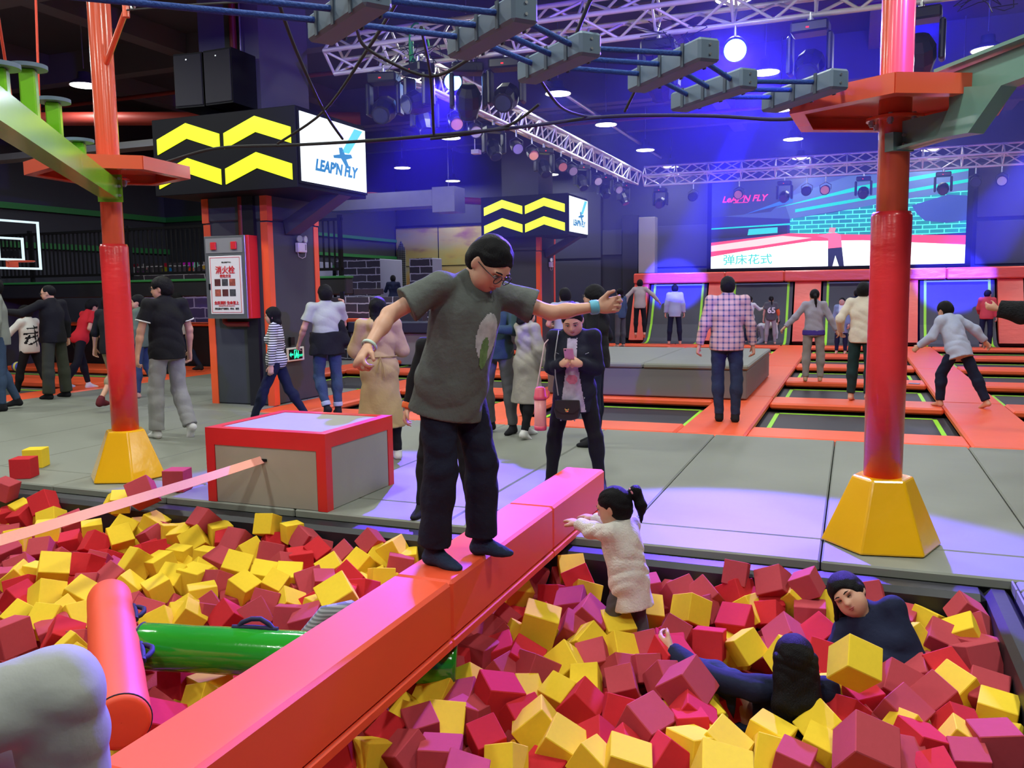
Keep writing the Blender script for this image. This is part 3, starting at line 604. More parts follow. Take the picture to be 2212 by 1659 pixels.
# green steel bracket beam at the right
P1 = (0.24, 5.24); D1 = (.65, -.76); D1v = Vector((*D1, 0)); N1v = Vector((.76, .65, 0))
t = thing('steel_walkway_beam', 'pale green cranked steel beam bolted to the right post', 'beam', (P1[0], P1[1], 2.2))
def vpoly(pxs, w, name, m, par, off=0.0, P=P1, D=D1, Nn=N1v):
    pts = [vplane(x_, y_, P, D) - Nn * (w / 2) + Nn * off for x_, y_ in pxs]; b = MB(); b.prism(pts, Nn * w); return rel(b, name, m, par)
vpoly([(1952, 262), (2053, 238), (2053, 160), (2215, 97), (2330, 55), (2330, 125), (2150, 190), (2085, 190), (2040, 300), (1952, 324)], .018, 'web', GREEN_STEEL2, t)
vpoly([(2040, 160), (2330, 48), (2330, 40), (2040, 152)], .14, 'top_flange', GREEN_STEEL2, t)
vpoly([(1952, 324), (2040, 300), (2108, 288), (2180, 186), (2330, 132), (2330, 124), (2150, 186), (2085, 190), (2040, 294), (1952, 318)], .10, 'bottom_flange', GREEN_STEEL2, t, .0)
vpoly([(1933, 290), (1952, 286), (1952, 326), (1933, 330)], .14, 'end_plate', GREEN_STEEL2, t)
for x_, y_ in ((1960, 292), (1960, 312)):
    q = vplane(x_, y_, P1, D1); b = MB(); b.cyl(q - N1v * .03, q + N1v * .03, .009, n=6); rel(b, 'bolt', STEEL, t)
# ------------------------------------------------------------------ hanging plank bridge
PL = [((-2.62, 2.35), (-2.22, 2.02)), ((-1.96, 2.95), (-1.53, 2.66)), ((-1.57, 3.38), (-1.13, 3.02)), ((-1.46, 3.90), (-1.04, 3.55)), ((-1.03, 4.30), (-.60, 3.84)), ((-.93, 4.86), (-.50, 4.44)), ((-.47, 5.10), (-.09, 4.64))]
names = ['nearest the upper left corner', 'first in view at the upper left', 'second from the left, over the truss end', 'third from the left', 'fourth from the left, under the lit blue lamp', 'fifth from the left', 'nearest the right post']
ZP = 2.47; ctr = []
for i, (pa, pb) in enumerate(PL):
    pa, pb = Vector((*pa, ZP)), Vector((*pb, ZP)); c = (pa + pb) / 2; d = (pb - pa); L = d.length; ctr.append((c, d.normalized(), L))
    if i == 0: continue
    t = thing('bridge_plank', 'blue grey bridge plank on blue ropes, %s' % names[i], 'plank', c, math.atan2(d.y, d.x), 'planks of the rope bridge')
    MB().box((0, 0, .04), (L, .11, .10), bev=.012).build('plank', PLANK, t)
    for s_ in (-.3, 0, .3):
        for sy in (-1, 1): MB().box((s_ * L, sy * .058, .04), (.022, .006, .1)).build('clamp_strip', mat('dark_plank_slot', (.05, .07, .10), .7), t)
    for s_ in (-1, 1):
        for zz in (.02, .06): MB().cyl((s_ * L / 2, 0, zz), (s_ * (L / 2 + .005), 0, zz), .006, n=8).build('screw', STEEL, t)
ends = [at(1885, 197, z=2.53), at(1820, 207, z=2.53), at(1760, 220, z=2.53)]
for j, s_ in enumerate((.3, 0, -.3)):
    pts = [c + d * (s_ * L) + Vector((0, 0, .05)) for c, d, L in ctr]; pts.append(Vector(ends[j]) + Vector((-.07, -.07, 0)))
    b = MB(); b.tube(pts, .0125, 8); tag(b.build('bridge_rope', ROPE_BLUE), 'blue twisted rope carrying the bridge planks, %s' % ['right one of the three', 'middle one of the three', 'left one of the three'][j], 'rope', 'ropes of the plank bridge')
    c_ = pts[-1]; b = MB(); b.torus(c_, .022, .007, (1, .2, .3)); b.torus(c_ + Vector((.03, .03, 0)), .018, .006, (0, .2, 1)); b.cyl(c_ + Vector((.03, .03, 0)), c_ + Vector((.11, .12, .0)), .009)
    tag(b.build('shackle', STEEL), 'steel shackle joining a bridge rope to the right platform, %s' % ['nearest the post', 'middle one', 'farthest from the post'][j], 'shackle', 'shackles at the right platform')
def cable(name, pts, r, lab, m=ROPE_BLACK):
    b = MB(); P = [Vector(p) for p in pts]; out = []
    for i in range(len(P) - 1):
        for k in range(6):
            u = k / 6; p0 = P[max(i - 1, 0)]; p1 = P[i]; p2 = P[i + 1]; p3 = P[min(i + 2, len(P) - 1)]
            out.append(0.5 * ((2 * p1) + (p2 - p0) * u + (2 * p0 - 5 * p1 + 4 * p2 - p3) * u * u + (3 * p1 - p0 - 3 * p2 + p3) * u ** 3))
    out.append(P[-1]); b.tube(out, r, 6); return tag(b.build(name, m), lab, 'rope')
cable('foot_rope', [at(360, 350, d=6.9), at(470, 320, d=6.6), at(640, 313, d=6.2), at(850, 300, d=5.9), at(1120, 275, d=5.7), at(1310, 252, d=5.6), at(1520, 250, d=5.4), at(1665, 258, d=5.2), at(1725, 255, d=5.1)], .011, 'long black foot rope strung between the two orange posts')
for i, (pts, lab) in enumerate([
    ([(600, 0, 4), (640, 110, 4.6), (700, 240, 5.6), (740, 300, 6.1)], 'black net rope slanting down left of the chevron sign screen'),
    ([(860, 0, 3.6), (795, 105, 4.6), (700, 240, 5.7), (600, 310, 6.2)], 'black net rope crossing from the top plank towards the sign'),
    ([(770, 60, 4), (800, 110, 4.6), (930, 165, 5.0), (1040, 110, 4.5), (1120, 60, 4.0)], 'black net rope hanging in a loop under the truss end'),
    ([(910, 60, 4), (930, 165, 5.0), (937, 290, 5.8)], 'upright black net rope in front of the lit blue lamp'),
    ([(1165, 170, 4.8), (1210, 230, 5.3), (1260, 250, 5.6), (1300, 252, 5.7)], 'black net rope sagging below the third bridge plank'),
    ([(1275, 0, 3.5), (1230, 110, 4.4)], 'upright black net rope above the third bridge plank'),
    ([(1385, 170, 4.9), (1350, 240, 5.5)], 'short black net rope under the fourth bridge plank'),
    ([(1165, 225, 5.4), (1100, 270, 5.7), (1010, 290, 5.8), (930, 300, 5.9)], 'black net rope curving behind the middle of the truss')]):
    cable('net_rope', [at(a_, b_, d=c_) for a_, b_, c_ in pts], .0095, lab)

# ------------------------------------------------------------------ columns, signs, speakers
def column(name, lab, dy=0.0, full=True):
    t = thing(name, lab, 'column', (-7.65, 9.92 + dy, 0)); X0, X1, Ya, Yb = -8.16, -7.14, 9.36, 10.48
    def R(b, nm, m): o = b.build(nm, m, t); o.data.transform(Matrix.Translation((7.65, -9.92, 0))); return o
    b = MB(); b.span((X0 + .03, Ya + .03, 0), (X1 - .03, Yb - .03, 6.2)); R(b, 'core', CONCRETE)
    b = MB(); b.span((X0, Ya, 0), (X1, Yb, 2.45), bev=.02); R(b, 'lower_pad', COL_GREY)
    b = MB(); b.span((X0 - .01, Ya - .01, 2.45), (X1 + .01, Yb + .01, 2.86), bev=.02); R(b, 'upper_pad', COL_GREY)
    w, e = .11, .012
    for nm, xx, yy, sx, sy in (('corner_pad', X0, Ya, 1, 1), ('corner_pad', X1, Ya, -1, 1), ('corner_pad', X1, Yb, -1, -1), ('corner_pad', X0, Yb, 1, -1)):
        b = MB()
        for z0, z1, ee in ((0, 2.42, e), (2.44, 2.86, e * 1.8)):
            xa, ya = xx - sx * ee, yy - sy * ee
            b.prism([(xa, ya, z0), (xa + sx * w, ya, z0), (xa + sx * w, ya + sy * .02, z0), (xa + sx * .02, ya + sy * .02, z0), (xa + sx * .02, ya + sy * w, z0), (xa, ya + sy * w, z0)], (0, 0, z1 - z0))
        R(b, nm, ORANGE)
    return t, R
t, R = column('padded_column', 'dark grey padded column with orange corners and the fire cabinet')
b = MB(); b.cyl((-7.52, 9.33, 2.25), (-7.52, 9.33, 6.1), .045, n=14); R(b, 'red_pipe', RED_PIPE)
b = MB(); b.cyl((-7.42, 9.345, 2.05), (-7.42, 9.345, 6.1), .013, n=8); b.cyl((-7.40, 9.345, .9), (-7.40, 9.345, 1.9), .013, n=8); R(b, 'conduit', STEEL)
b = MB(); b.span((-7.49, 9.30, .0), (-7.31, 9.36, 2.86)); R(b, 'recess_strip', BLACK_PAD)
t2, R2 = column('padded_column', 'far dark grey padded column with orange corners behind the boy', 10.5)
t2.location = (-7.65, 20.42, 0)
def chevron_sign(dy, lab):
    t = thing('chevron_sign', lab, 'sign', (-7.33, 9.58 + dy, 2.76), 0, 'chevron signs on the columns')
    X0, X1, Ya, Yb, Z0, Z1 = -8.44, -6.22, 8.80, 10.36, 2.76, 3.72
    def R(b, nm, m): o = b.build(nm, m, t); o.data.transform(Matrix.Translation((7.33, -9.58, -2.76))); return o
    b = MB(); b.span((X0, Ya, Z0), (X1 - .02, Yb, Z1), bev=.006); R(b, 'housing', BLACK)
    for cx0 in (-8.36, -7.30):
        for z in (2.85, 3.28):
            w = .99; b = MB(); b.prism([(cx0, Ya - .012, z), (cx0 + w * .48, Ya - .012, z + .17), (cx0 + w, Ya - .012, z), (cx0 + w, Ya - .012, z + .19), (cx0 + w * .48, Ya - .012, z + .36), (cx0, Ya - .012, z + .19)], (0, .014, 0)); R(b, 'chevron_panel', emit('chevron_light', (0.80, 0.98, 0.012), 1.25))
    b = MB(); b.span((X1 - .03, Ya + .02, Z0 + .05), (X1, Yb, Z1 - .03)); R(b, 'display_frame', BLACK)
    b = MB(); b.span((X1, Ya + .05, Z0 + .08), (X1 + .008, Yb - .03, Z1 - .06)); dsp = R(b, 'display', emit('white_display', (0.86, 0.97, 1.0), 1.35))
    cy = .0; s_ = Matrix.Translation((0, 0, 0))
    tm = text_mesh('display_text', "LEAP'N FLY", .19, emit('display_blue', (0.03, 0.25, 0.55), .8), t, (-6.208 + 7.33, 0.02, .30), (PI / 2, 0, PI / 2), shear=.25, bold=.008)
    b = MB(); b.prism([(X1 + .009, Yb - .30, Z1 - .08), (X1 + .009, Yb - .10, Z1 - .08), (X1 + .009, Yb - .45, Z1 - .42), (X1 + .009, Yb - .62, Z1 - .42)], (.003, 0, 0)); R(b, 'display_streak', emit('display_cyan', (0.12, 0.62, 0.85), 1.0))
    b = MB(); P = [(.55, .68), (.60, .70), (.64, .60), (.74, .62), (.76, .57), (.66, .52), (.70, .42), (.64, .42), (.58, .52), (.47, .50), (.46, .54), (.56, .58)]
    b.prism([(X1 + .009, Ya + .05 + u * 1.5, Z0 + .04 + v * .8) for u, v in P], (.003, 0, 0)); R(b, 'display_figure', MATS['display_blue'])
    b = MB(); b.prism([(-6.55, 9.7, Z0), (-6.25, 9.7, Z0), (-7.10, 9.7, Z0 - .48), (-7.14, 9.7, Z0 - .30)], (0, .3, 0)); R(b, 'strut', COL_GREY)
    return t
chevron_sign(0, 'large black sign with four yellow chevrons, on the near column')
chevron_sign(10.5, 'small looking black sign with four yellow chevrons, on the far column')
def speaker_box(x0, x1, rz, lab):
    t = thing('loudspeaker', lab, 'speaker', ((x0 + x1) / 2, 9.05, 3.84), rz, 'pair of speakers over the near sign')
    w = x1 - x0; b = MB(); P = [(-w / 2, -.2), (w / 2, -.2), (w / 2 - .03, .28), (-w / 2 + .03, .28)]; b.prism([(x_, y_, 0) for x_, y_ in P], (0, 0, .66)); b.build('cabinet', BLACK, t)
    MB().span((-w / 2 + .01, -.215, .02), (w / 2 - .01, -.2, .64), bev=.01).build('grille', mat('speaker_grille', (.015, .015, .018), .7, bump=.5, bscale=400), t)
    MB().span((-.02, -.22, .57), (.0, -.214, .585)).build('badge', STEEL, t)
speaker_box(-8.08, -7.66, .10, 'black loudspeaker above the near sign, left of the pair'); speaker_box(-7.60, -7.16, -.04, 'black loudspeaker above the near sign, right of the pair')
# fire cabinet on the near column
t = thing('fire_cabinet', 'red fire hydrant cabinet with silver door and white poster', 'cabinet', (-7.66, 9.25, 1.17))
def RR(b, nm, m, t=t): return rel(b, nm, m, t)
b = MB(); b.span((-8.00, 9.17, 1.17), (-7.30, 9.355, 2.25), bev=.006); RR(b, 'body', RED_PL)
b = MB(); b.span((-8.0, 9.145, 1.17), (-7.34, 9.17, 2.25), bev=.004); RR(b, 'door_frame', STEEL)
b = MB(); b.span((-7.97, 9.138, 2.03), (-7.38, 9.146, 2.22)); RR(b, 'control_panel', mat('grey_enamel', (.22, .22, .21), .5))
b = MB(); b.span((-7.93, 9.134, 1.23), (-7.40, 9.144, 1.99), bev=.004); pst = RR(b, 'poster', mat('poster_paper', (.72, .70, .64), .5))
def sub(b, nm, m): o = b.build(nm, m, pst); o.data.transform(Matrix.Translation((7.66, -9.25, -1.17))); return o
b = MB()
for lo, hi in (((-7.905, 1.255), (-7.900, 1.965)), ((-7.43, 1.255), (-7.425, 1.965)), ((-7.905, 1.25), (-7.425, 1.255)), ((-7.905, 1.965), (-7.425, 1.97))): b.span((lo[0], 9.131, lo[1]), (hi[0], 9.134, hi[1]))
sub(b, 'border', RED_PL)
for i in range(3):
    for j in range(2):
        x_ = -7.845 + i * .12; z_ = 1.60 - j * .135
        b = MB(); b.span((x_, 9.131, z_), (x_ + .095, 9.134, z_ + .09)); o = sub(b, 'photo', mat('poster_photo_%d' % ((i + 2 * j) % 3), [(.10, .02, .02), (.05, .05, .055), (.35, .08, .05)][(i + 2 * j) % 3], .5, var=.9, vscale=22))
def ptext(body, size, z_, m, x_=-7.665, bold=0.002, lab=None): return text_mesh('poster_text', body, size, m, pst, (x_ + 7.66, 9.130 - 9.25, z_ - 1.17), (PI / 2, 0, 0), .0015, bold=bold, label=lab)
ptext('消火栓', .105, 1.80, RED_PL); ptext('使用方法', .045, 1.725, RED_PL, bold=.001); ptext('全民消防 生命至上', .048, 1.375, RED_PL, bold=.0015); ptext('National Fire Life comes first', .022, 1.34, RED_PL, bold=0)
ptext('消防器材严禁挪用、移动、遮挡', .028, 1.30, BLACK, bold=0); ptext('佛山市房产中心', .022, 1.905, BLACK, -7.64, bold=0)
for x_ in (-7.88, -7.55):
    b = MB(); b.span((x_, 9.115, 2.07), (x_ + .09, 9.14, 2.17), bev=.006); bt = RR(b, 'alarm_button', RED_PL)
b = MB(); b.span((-7.945, 9.13, 1.55), (-7.915, 9.145, 1.63)); RR(b, 'latch', BLACK_GLOSS)
b = MB(); b.tube([(-7.85, 9.3, 1.17), (-7.85, 9.3, 1.12), (-7.80, 9.3, 1.09), (-7.45, 9.3, 1.09)], .035, 12); RR(b, 'drain_pipe', RED_PIPE)
t = thing('alarm_sounder', 'small red alarm box with a clear lamp beside the fire cabinet', 'alarm', (-7.37, 9.30, 2.0))
b = MB(); b.span((-7.43, 9.245, 1.93), (-7.31, 9.30, 2.08), bev=.01); rel(b, 'case', RED_PL, t); b = MB(); b.ell((-7.38, 9.245, 1.965), (.03, .015, .02)); rel(b, 'lens', mat('clear_lens', (.6, .6, .6), .1), t)
def twin_lamp(x, y, z, lab):
    t = thing('emergency_light', lab, 'emergency light', (x, y, z), 0, 'twin head emergency lights on the columns')
    MB().span((0, -.12, -.08), (.06, .08, .05), bev=.008).build('case', WHITE_PL, t); MB().span((.06, .03, -.05), (.062, .06, .03)).build('label_plate', mat('grey_sticker', (.3, .3, .33), .5), t)
    for dy in (-.07, .045):
        o = MB().lathe([(.001, 0), (.03, 0), (.052, .035), (.052, .045)], (.02, dy, .10), 20, Vector((1, -.35 + (dy > 0) * .5, 0))).build('lamp_head', WHITE_PL, t)
        d_ = Vector((1, -.35 + (dy > 0) * .5, 0)).normalized(); MB().cyl(Vector((.02, dy, .10)) + d_ * .034, Vector((.02, dy, .10)) + d_ * .044, .046, n=20).build('reflector', STEEL, t)
    MB().tube([(.03, -.1, -.08), (.03, -.08, -.14), (.03, 0, -.16), (.03, .07, -.14), (.03, .09, -.06)], .004, 6).build('wire', WHITE_PL, t)
twin_lamp(-7.13, 10.05, 2.13, 'white twin head emergency light on the near column'); twin_lamp(-7.13, 20.6, 2.13, 'white twin head emergency light on the far column')
t = thing('exit_sign', 'green lit exit sign with arrow low on the near column', 'exit sign', (-7.13, 9.82, .66))
MB().span((0, -.19, -.095), (.03, .19, .095), bev=.008).build('case', WHITE_PL, t); MB().span((.03, -.165, -.07), (.033, .14, .07)).build('face', BLACK, t)
G = emit('exit_green', (0.02, 0.85, 0.42), 1.6)
b = MB(); b.prism([(.033, -.155, 0), (.033, -.12, .035), (.033, -.12, .012), (.033, -.07, .012), (.033, -.07, -.012), (.033, -.12, -.012), (.033, -.12, -.035)], (.002, 0, 0)); b.build('arrow', G, t)
b = MB(); b.span((.033, -.05, -.06), (.035, -.035, .06)); b.span((.033, -.05, .05), (.035, .05, .06)); b.span((.033, .035, -.06), (.035, .05, .06)); b.build('door_symbol', G, t)
b = MB(); b.ell((.034, .0, .032), (.002, .010, .010)); b.prism([(.033, -.01, .02), (.033, .015, .02), (.033, .03, -.01), (.033, .02, -.055), (.033, .008, -.055), (.033, .008, -.015), (.033, -.02, -.055), (.033, -.03, -.05)], (.002, 0, 0)); b.build('running_figure', G, t)
text_mesh('exit_text', 'EXIT', .045, G, t, (.034, .10, -.025), (PI / 2, 0, PI / 2))
b = MB(); b.span((-7.13, 9.70, .78), (-7.09, 9.79, .90), bev=.004); tag(b.build('junction_box', BLACK_GLOSS), 'small black box above the exit sign', 'junction box')

# ------------------------------------------------------------------ trusses and stage lights
def truss(a, c, lab, s_=.33, rot=PI / 4, pitch=.42):
    a, c = Vector(a), Vector(c); ax = (c - a).normalized(); L = (c - a).length; u = Vector((0, 0, 1)); w = ax.cross(u).normalized(); R_ = s_ / math.sqrt(2)
    t = thing('lighting_truss', lab, 'truss', (a + c) / 2)
    cor = [u * (R_ * math.cos(rot + k * PI / 2 - PI / 4)) + w * (R_ * math.sin(rot + k * PI / 2 - PI / 4)) for k in range(4)]
    for k in range(4): b = MB(); b.tube([a + cor[k], c + cor[k]], .029, 10); rel(b, 'chord', TRUSS, t)
    n_ = int(L / pitch)
    for k in range(4):
        b = MB(); pts = [a + cor[k]]
        for i in range(n_ + 1): pts.append(a + ax * (L * i / n_) + cor[(k + i) % 2 == 0 and k or (k + 1) % 4]) if False else None
        for i in range(n_):
            p, q = a + ax * (L * i / n_), a + ax * (L * (i + 1) / n_); c1, c2 = cor[k], cor[(k + 1) % 4]
            if i % 2: c1, c2 = c2, c1
            b.tube([p + c1, q + c2], .017, 6, caps=False)
            if i % 2 == 0: b.tube([p + c1, p + c2], .017, 6, caps=False)
        o = rel(b, 'lacing', TRUSS, t); tag(o, kind='stuff')
    for e in (a, c):
        b = MB()
        for k in range(4): b.tube([e + cor[k], e + cor[(k + 1) % 4]], .02, 8)
        rel(b, 'end_frame', TRUSS, t)
    return t
TZ = 4.55
T2X = at(1368, 390, z=4.40).x
truss((-6.35, 9.85, TZ), (8.4, 9.85, TZ), 'near silver truss crossing the top of the hall', rot=PI / 4)
truss((T2X, 10.15, TZ - .05), (T2X, 23.3, TZ - .05), 'long silver truss running away towards the big screen', rot=0.3)
truss((T2X + .2, 23.7, TZ), (8.4, 23.7, TZ), 'far silver truss above the big screen', rot=PI / 4, s_=.36)
BODY = mat('stage_light_body', (.010, .010, .014), .4)
LENS_OFF = mat('dark_lens', (.03, .035, .06), .08)
LENS_ON = emit('blue_lens', (0.10, 0.35, 1.0), 14.0); LENS_ON2 = emit('cyan_lens', (0.25, 0.95, 1.0), 16.0); LENS_AMBER = mat('amber_lens', (.85, .35, .22), .25); LENS_WHITE = mat('pale_lens', (.6, .6, .65), .2)
def moving_head(loc, aim, lens, lab, sc=1.0, group='moving head stage lights'):
    t = thing('moving_head_light', lab, 'stage light', loc, 0, group); t.scale = (sc,) * 3
    d_ = (Vector(aim) - Vector(loc)).normalized(); yaw = math.atan2(d_.y, d_.x); t.rotation_euler = (0, 0, yaw + PI / 2); pit = math.asin(d_.z)
    MB().span((-.19, -.13, -.10), (.19, .13, .02), bev=.02).build('base', BODY, t); MB().span((-.03, -.133, -.06), (.0, -.129, -.045)).build('status_light', emit('red_digit', (1, .02, .03), 1.6), t)
    for sx in (-1, 1): MB().span((sx * .20 - .03, -.09, -.50), (sx * .20 + .03, .09, -.10), bev=.02).build('yoke_arm', BODY, t)
    Rm = Euler((-(pit) * -1, 0, 0)).to_matrix(); b = MB(); ax = Vector((0, -1, 0)); ax.rotate(Euler((-pit, 0, 0)))
    c = Vector((0, 0, -.42)); b.lathe([(.001, -.20), (.10, -.19), (.15, -.10), (.155, .05), (.12, .16), (.12, .20), (.001, .20)], c, 10, ax, smooth=False); b.build('head', BODY, t)
    b = MB(); b.cyl(c + ax * .195, c + ax * .206, .095, n=24); b.build('lens', lens, t)
    MB().cyl((0, 0, .02), (0, 0, .12), .03, n=10).build('clamp', STEEL, t)
    return t
def par_can(loc, aim, lens, lab, sc=1.0):
    t = thing('par_light', lab, 'stage light', loc, 0, 'par can stage lights'); t.scale = (sc,) * 3; ax = (Vector(aim) - Vector(loc)).normalized(); c = Vector((0, 0, -.22))
    MB().lathe([(.001, -.13), (.07, -.12), (.10, -.04), (.10, .10), (.108, .11), (.108, .13), (.094, .13), (.094, .10)], c, 20, ax).build('can', BODY, t)
    MB().cyl(c + ax * .10, c + ax * .118, .09, n=22).build('lens', lens, t)
    MB().tube([(0, 0, .16), (0, 0, -.05)], .015, 8).build('clamp', STEEL, t)
    side = ax.cross(Vector((0, 0, 1))).normalized(); MB().tube([c + side * .115, c + side * .12 + Vector((0, 0, .10)), Vector((0, 0, -.05)), c - side * .12 + Vector((0, 0, .10)), c - side * .115], .008, 6).build('bracket', BODY, t)
    return t
zt = TZ - .33
HEADS = [((-5.62, 9.85, zt), (-4.2, 3, 0), LENS_OFF, 'black moving head under the left end of the near truss, lens facing down'),
    ((-5.05, 9.7, zt + .02), (-7, 6, 3), LENS_OFF, 'slim black moving head hanging beside the green tape on the truss'),
    ((-4.45, 9.85, zt), (-5.5, 12, 1), LENS_OFF, 'black moving head right of the lit violet blue lamp, with red display'),
    ((-3.95, 9.85, zt), (-3, 3, 0), LENS_OFF, 'large black moving head under the near truss left of the third plank'),
    ((-2.1, 9.85, zt), (-2, 14, 0), LENS_OFF, 'black moving head left of the lit cyan lamp'),
    ((-.5, 9.85, zt), (-1, 4, 0), LENS_OFF, 'black moving head left of the right post, lens facing the camera'),
    ((.55, 9.85, zt), (1, 14, 0), LENS_OFF, 'black moving head behind the right post'),
    ((1.7, 9.85, zt), (2, 14, 0), LENS_OFF, 'black moving head near the upper right corner of the view')]
for l, a_, ln, lab in HEADS: moving_head(l, a_, ln, lab)
for (l, a_, e, c_, col, bl), ln, lab in zip(SPOTS[:2], (LENS_ON2, LENS_ON), ('lit cyan blue stage lamp glaring towards the camera', 'lit violet blue stage lamp beside the long truss')):
    d_ = (Vector(a_) - Vector(l)).normalized(); t = thing('stage_wash_light', lab, 'stage light', Vector(l) - d_ * .03, 0, 'lit stage lamps')
    MB().lathe([(.001, -.24), (.09, -.22), (.125, -.10), (.13, -.01), (.12, 0), (.001, 0)], (0, 0, 0), 24, d_).build('can', BODY, t)
    q = MB().cyl(d_ * .004, d_ * .012, .115, n=28).build('lens', ln, t)
    MB().tube([(0, 0, 0), Vector((0, 0, .25))], .015, 8).build('clamp', STEEL, t)
k = 0
for y_, kind in ((11.0, 'h'), (11.9, 'p'), (12.6, 'p'), (13.5, 'h'), (14.4, 'p'), (15.2, 'p'), (16.0, 'h'), (16.9, 'p'), (17.6, 'p'), (18.5, 'h'), (19.5, 'p'), (20.4, 'h'), (21.4, 'p'), (22.2, 'h')):
    on = ['first', 'second', 'third', 'fourth', 'fifth', 'sixth', 'seventh', 'eighth', 'ninth', 'tenth', 'eleventh', 'twelfth', 'thirteenth', 'last'][k]; k += 1
    if kind == 'h': moving_head((T2X, y_, TZ - .36), (T2X + 2, y_ - 3 + k % 3, 0), LENS_OFF, 'black moving head, %s light along the underside of the long truss' % on, .85)
    else: par_can((T2X + .05, y_, TZ - .33), (T2X + 4, y_ - 5, 1), [LENS_AMBER, LENS_WHITE][k % 2], 'black par can, %s light from the near end under the long truss' % on)
for x_, kind, lab in ((-5.0, 'h', 'at its left end'), (-4.1, 'p', 'second from the left'), (-2.9, 'a', 'above the neon letters'), (-1.75, 'h', 'over the screen, left of its middle'), (-1.2, 'p', 'left one of the close pair'), (-.75, 'a', 'right one of the close pair, amber'), (.15, 'h', 'over the screen beside the right post'), (1.95, 'h', 'right of the right post'), (2.65, 'p', 'next to the screen edge'), (3.2, 'w', 'with pale lens near the right edge')):
    l = (x_, 23.7, TZ - .36)
    if kind == 'h': moving_head(l, (x_ - .5, 15, 0), LENS_OFF, 'black moving head under the far truss, %s' % lab, .9)
    else: par_can(l, (x_ - 1, 10, 1.5), {'p': LENS_OFF, 'a': LENS_AMBER, 'w': LENS_WHITE}[kind], 'round par can under the far truss, %s' % lab, 1.15)
b = MB(); b.torus((-5.1, 9.85, TZ - .02), .26, .012, (1, 0, 0)); b.cyl((-5.13, 9.68, TZ - .25), (-5.13, 9.68, TZ + .05), .03); tag(b.build('green_strap', mat('green_tape', (.03, .45, .08), .6)), 'bright green strap round the near truss', 'strap')
def wires(c, n_, spread, lab):
    b = MB(); rr = random.Random(hash(lab) % 999)
    for i in range(n_):
        p = Vector(c) + Vector((rr.uniform(-spread, spread), rr.uniform(-.1, .1), rr.uniform(-.1, .15))); pts = [p]
        for j in range(4): pts.append(p + Vector((rr.uniform(-spread, spread), rr.uniform(-.15, .15), -rr.uniform(0, .3))))
        b.tube(pts, .005, 5)
    tag(b.build('cable_bundle', ROPE_BLACK, kind='stuff'), lab, 'cables')
for c, lab in (((-5.2, 9.8, TZ - .15), 'tangle of black cables at the left end of the near truss'), ((-2.0, 9.8, TZ - .2), 'tangle of black cables left of the lit cyan lamp'), ((-4.6, 9.8, TZ - .15), 'tangle of black cables above the violet blue lamp'), ((1.2, 9.8, TZ - .15), 'tangle of black cables at the right part of the near truss')): wires(c, 9, .28, lab)
# ------------------------------------------------------------------ big screen
t = thing('video_screen', 'large bright video wall showing a trampoline hall', 'screen', (-.6, 24.95, 2.0))
SX0, SX1, SZ0, SZ1 = -3.80, 2.62, 2.02, 4.40
b = MB(); b.span((SX0 - .12, 24.96, SZ0 - .14), (SX1 + .14, 25.2, SZ1 + .1)); rel(b, 'casing', BLACK, t)
E_ = lambda nme, c, s_=1.0: emit('scr_' + nme, c, s_ * 1.35)
L_ = [
 ('navy', (.015, .02, .16), .8, [(0, 0), (1, 0), (1, 1), (0, 1)]),
 ('slate', (.045, .075, .26), .9, [(.0, .62), (.33, .55), (.56, 1), (0, 1)]), ('slate2', (.03, .04, .11), .7, [(.0, .60), (.25, .64), (.40, 1), (0, 1)]),
 ('steel', (.07, .13, .35), .9, [(.33, .55), (1, .78), (1, 1), (.56, 1), (.30, .78)]),
 ('teal', (.0, .42, .38), 1.2, [(.27, .68), (.62, .84), (1, .98), (1, 1), (.95, 1), (.6, .88)]), ('teal', 0, 0, [(.35, .62), (1, .86), (1, .895), (.35, .655)]), ('teal', 0, 0, [(0, .46), (.33, .48), (.33, .50), (0, .475)]),
 ('blue', (.02, .12, .55), 1, [(.2, .66), (.34, .74), (.34, .80), (.14, .62)]),
 ('brick', 0, 0, [(.33, .34), (.6, .30), (1, .33), (1, .78), (.74, .70), (.5, .60), (.33, .55)]),
 ('hole', (.03, .07, .38), .8, [(.85, .47), (.93, .44), (1, .46), (1, .72), (.93, .74), (.80, .64), (.82, .55)]),
 ('dark', (.012, .012, .05), .6, [(0, .35), (.32, .38), (.32, .48), (0, .46)]), ('poster', (.02, .45, .50), 1.1, [(.155, .38), (.28, .395), (.28, .46), (.16, .45)]),
 ('red', (.85, .05, .13), 1.1, [(0, .14), (.15, .20), (.42, .29), (.62, .28), (1, .20), (1, .30), (.6, .345), (.33, .385), (.28, .37), (0, .305)]),
 ('pink', (1.0, .45, .50), 1.2, [(0, .20), (.2, .25), (.42, .325), (.3, .36), (0, .27)]),
 ('floor', (.90, 1.0, .98), 1.35, [(0, 0), (1, 0), (1, .20), (.62, .28), (.42, .29), (.15, .20), (0, .14)]),
 ('shirt', (1.0, .10, .22), 1.3, [(.485, .20), (.54, .21), (.535, .35), (.51, .375), (.485, .37), (.44, .345), (.485, .31)]), ('skin', (.55, .22, .30), 1, [(.485, .38), (.51, .375), (.515, .43), (.49, .435)]),
 ('trouser', (.01, .02, .08), .5, [(.487, .0), (.505, .0), (.515, .12), (.53, .0), (.55, .0), (.54, .21), (.485, .20)]),
]
mb = []; import itertools
m, nt, bs = _new('scr_brick'); bs.inputs['Base Color'].default_value = (0, .05, .06, 1)
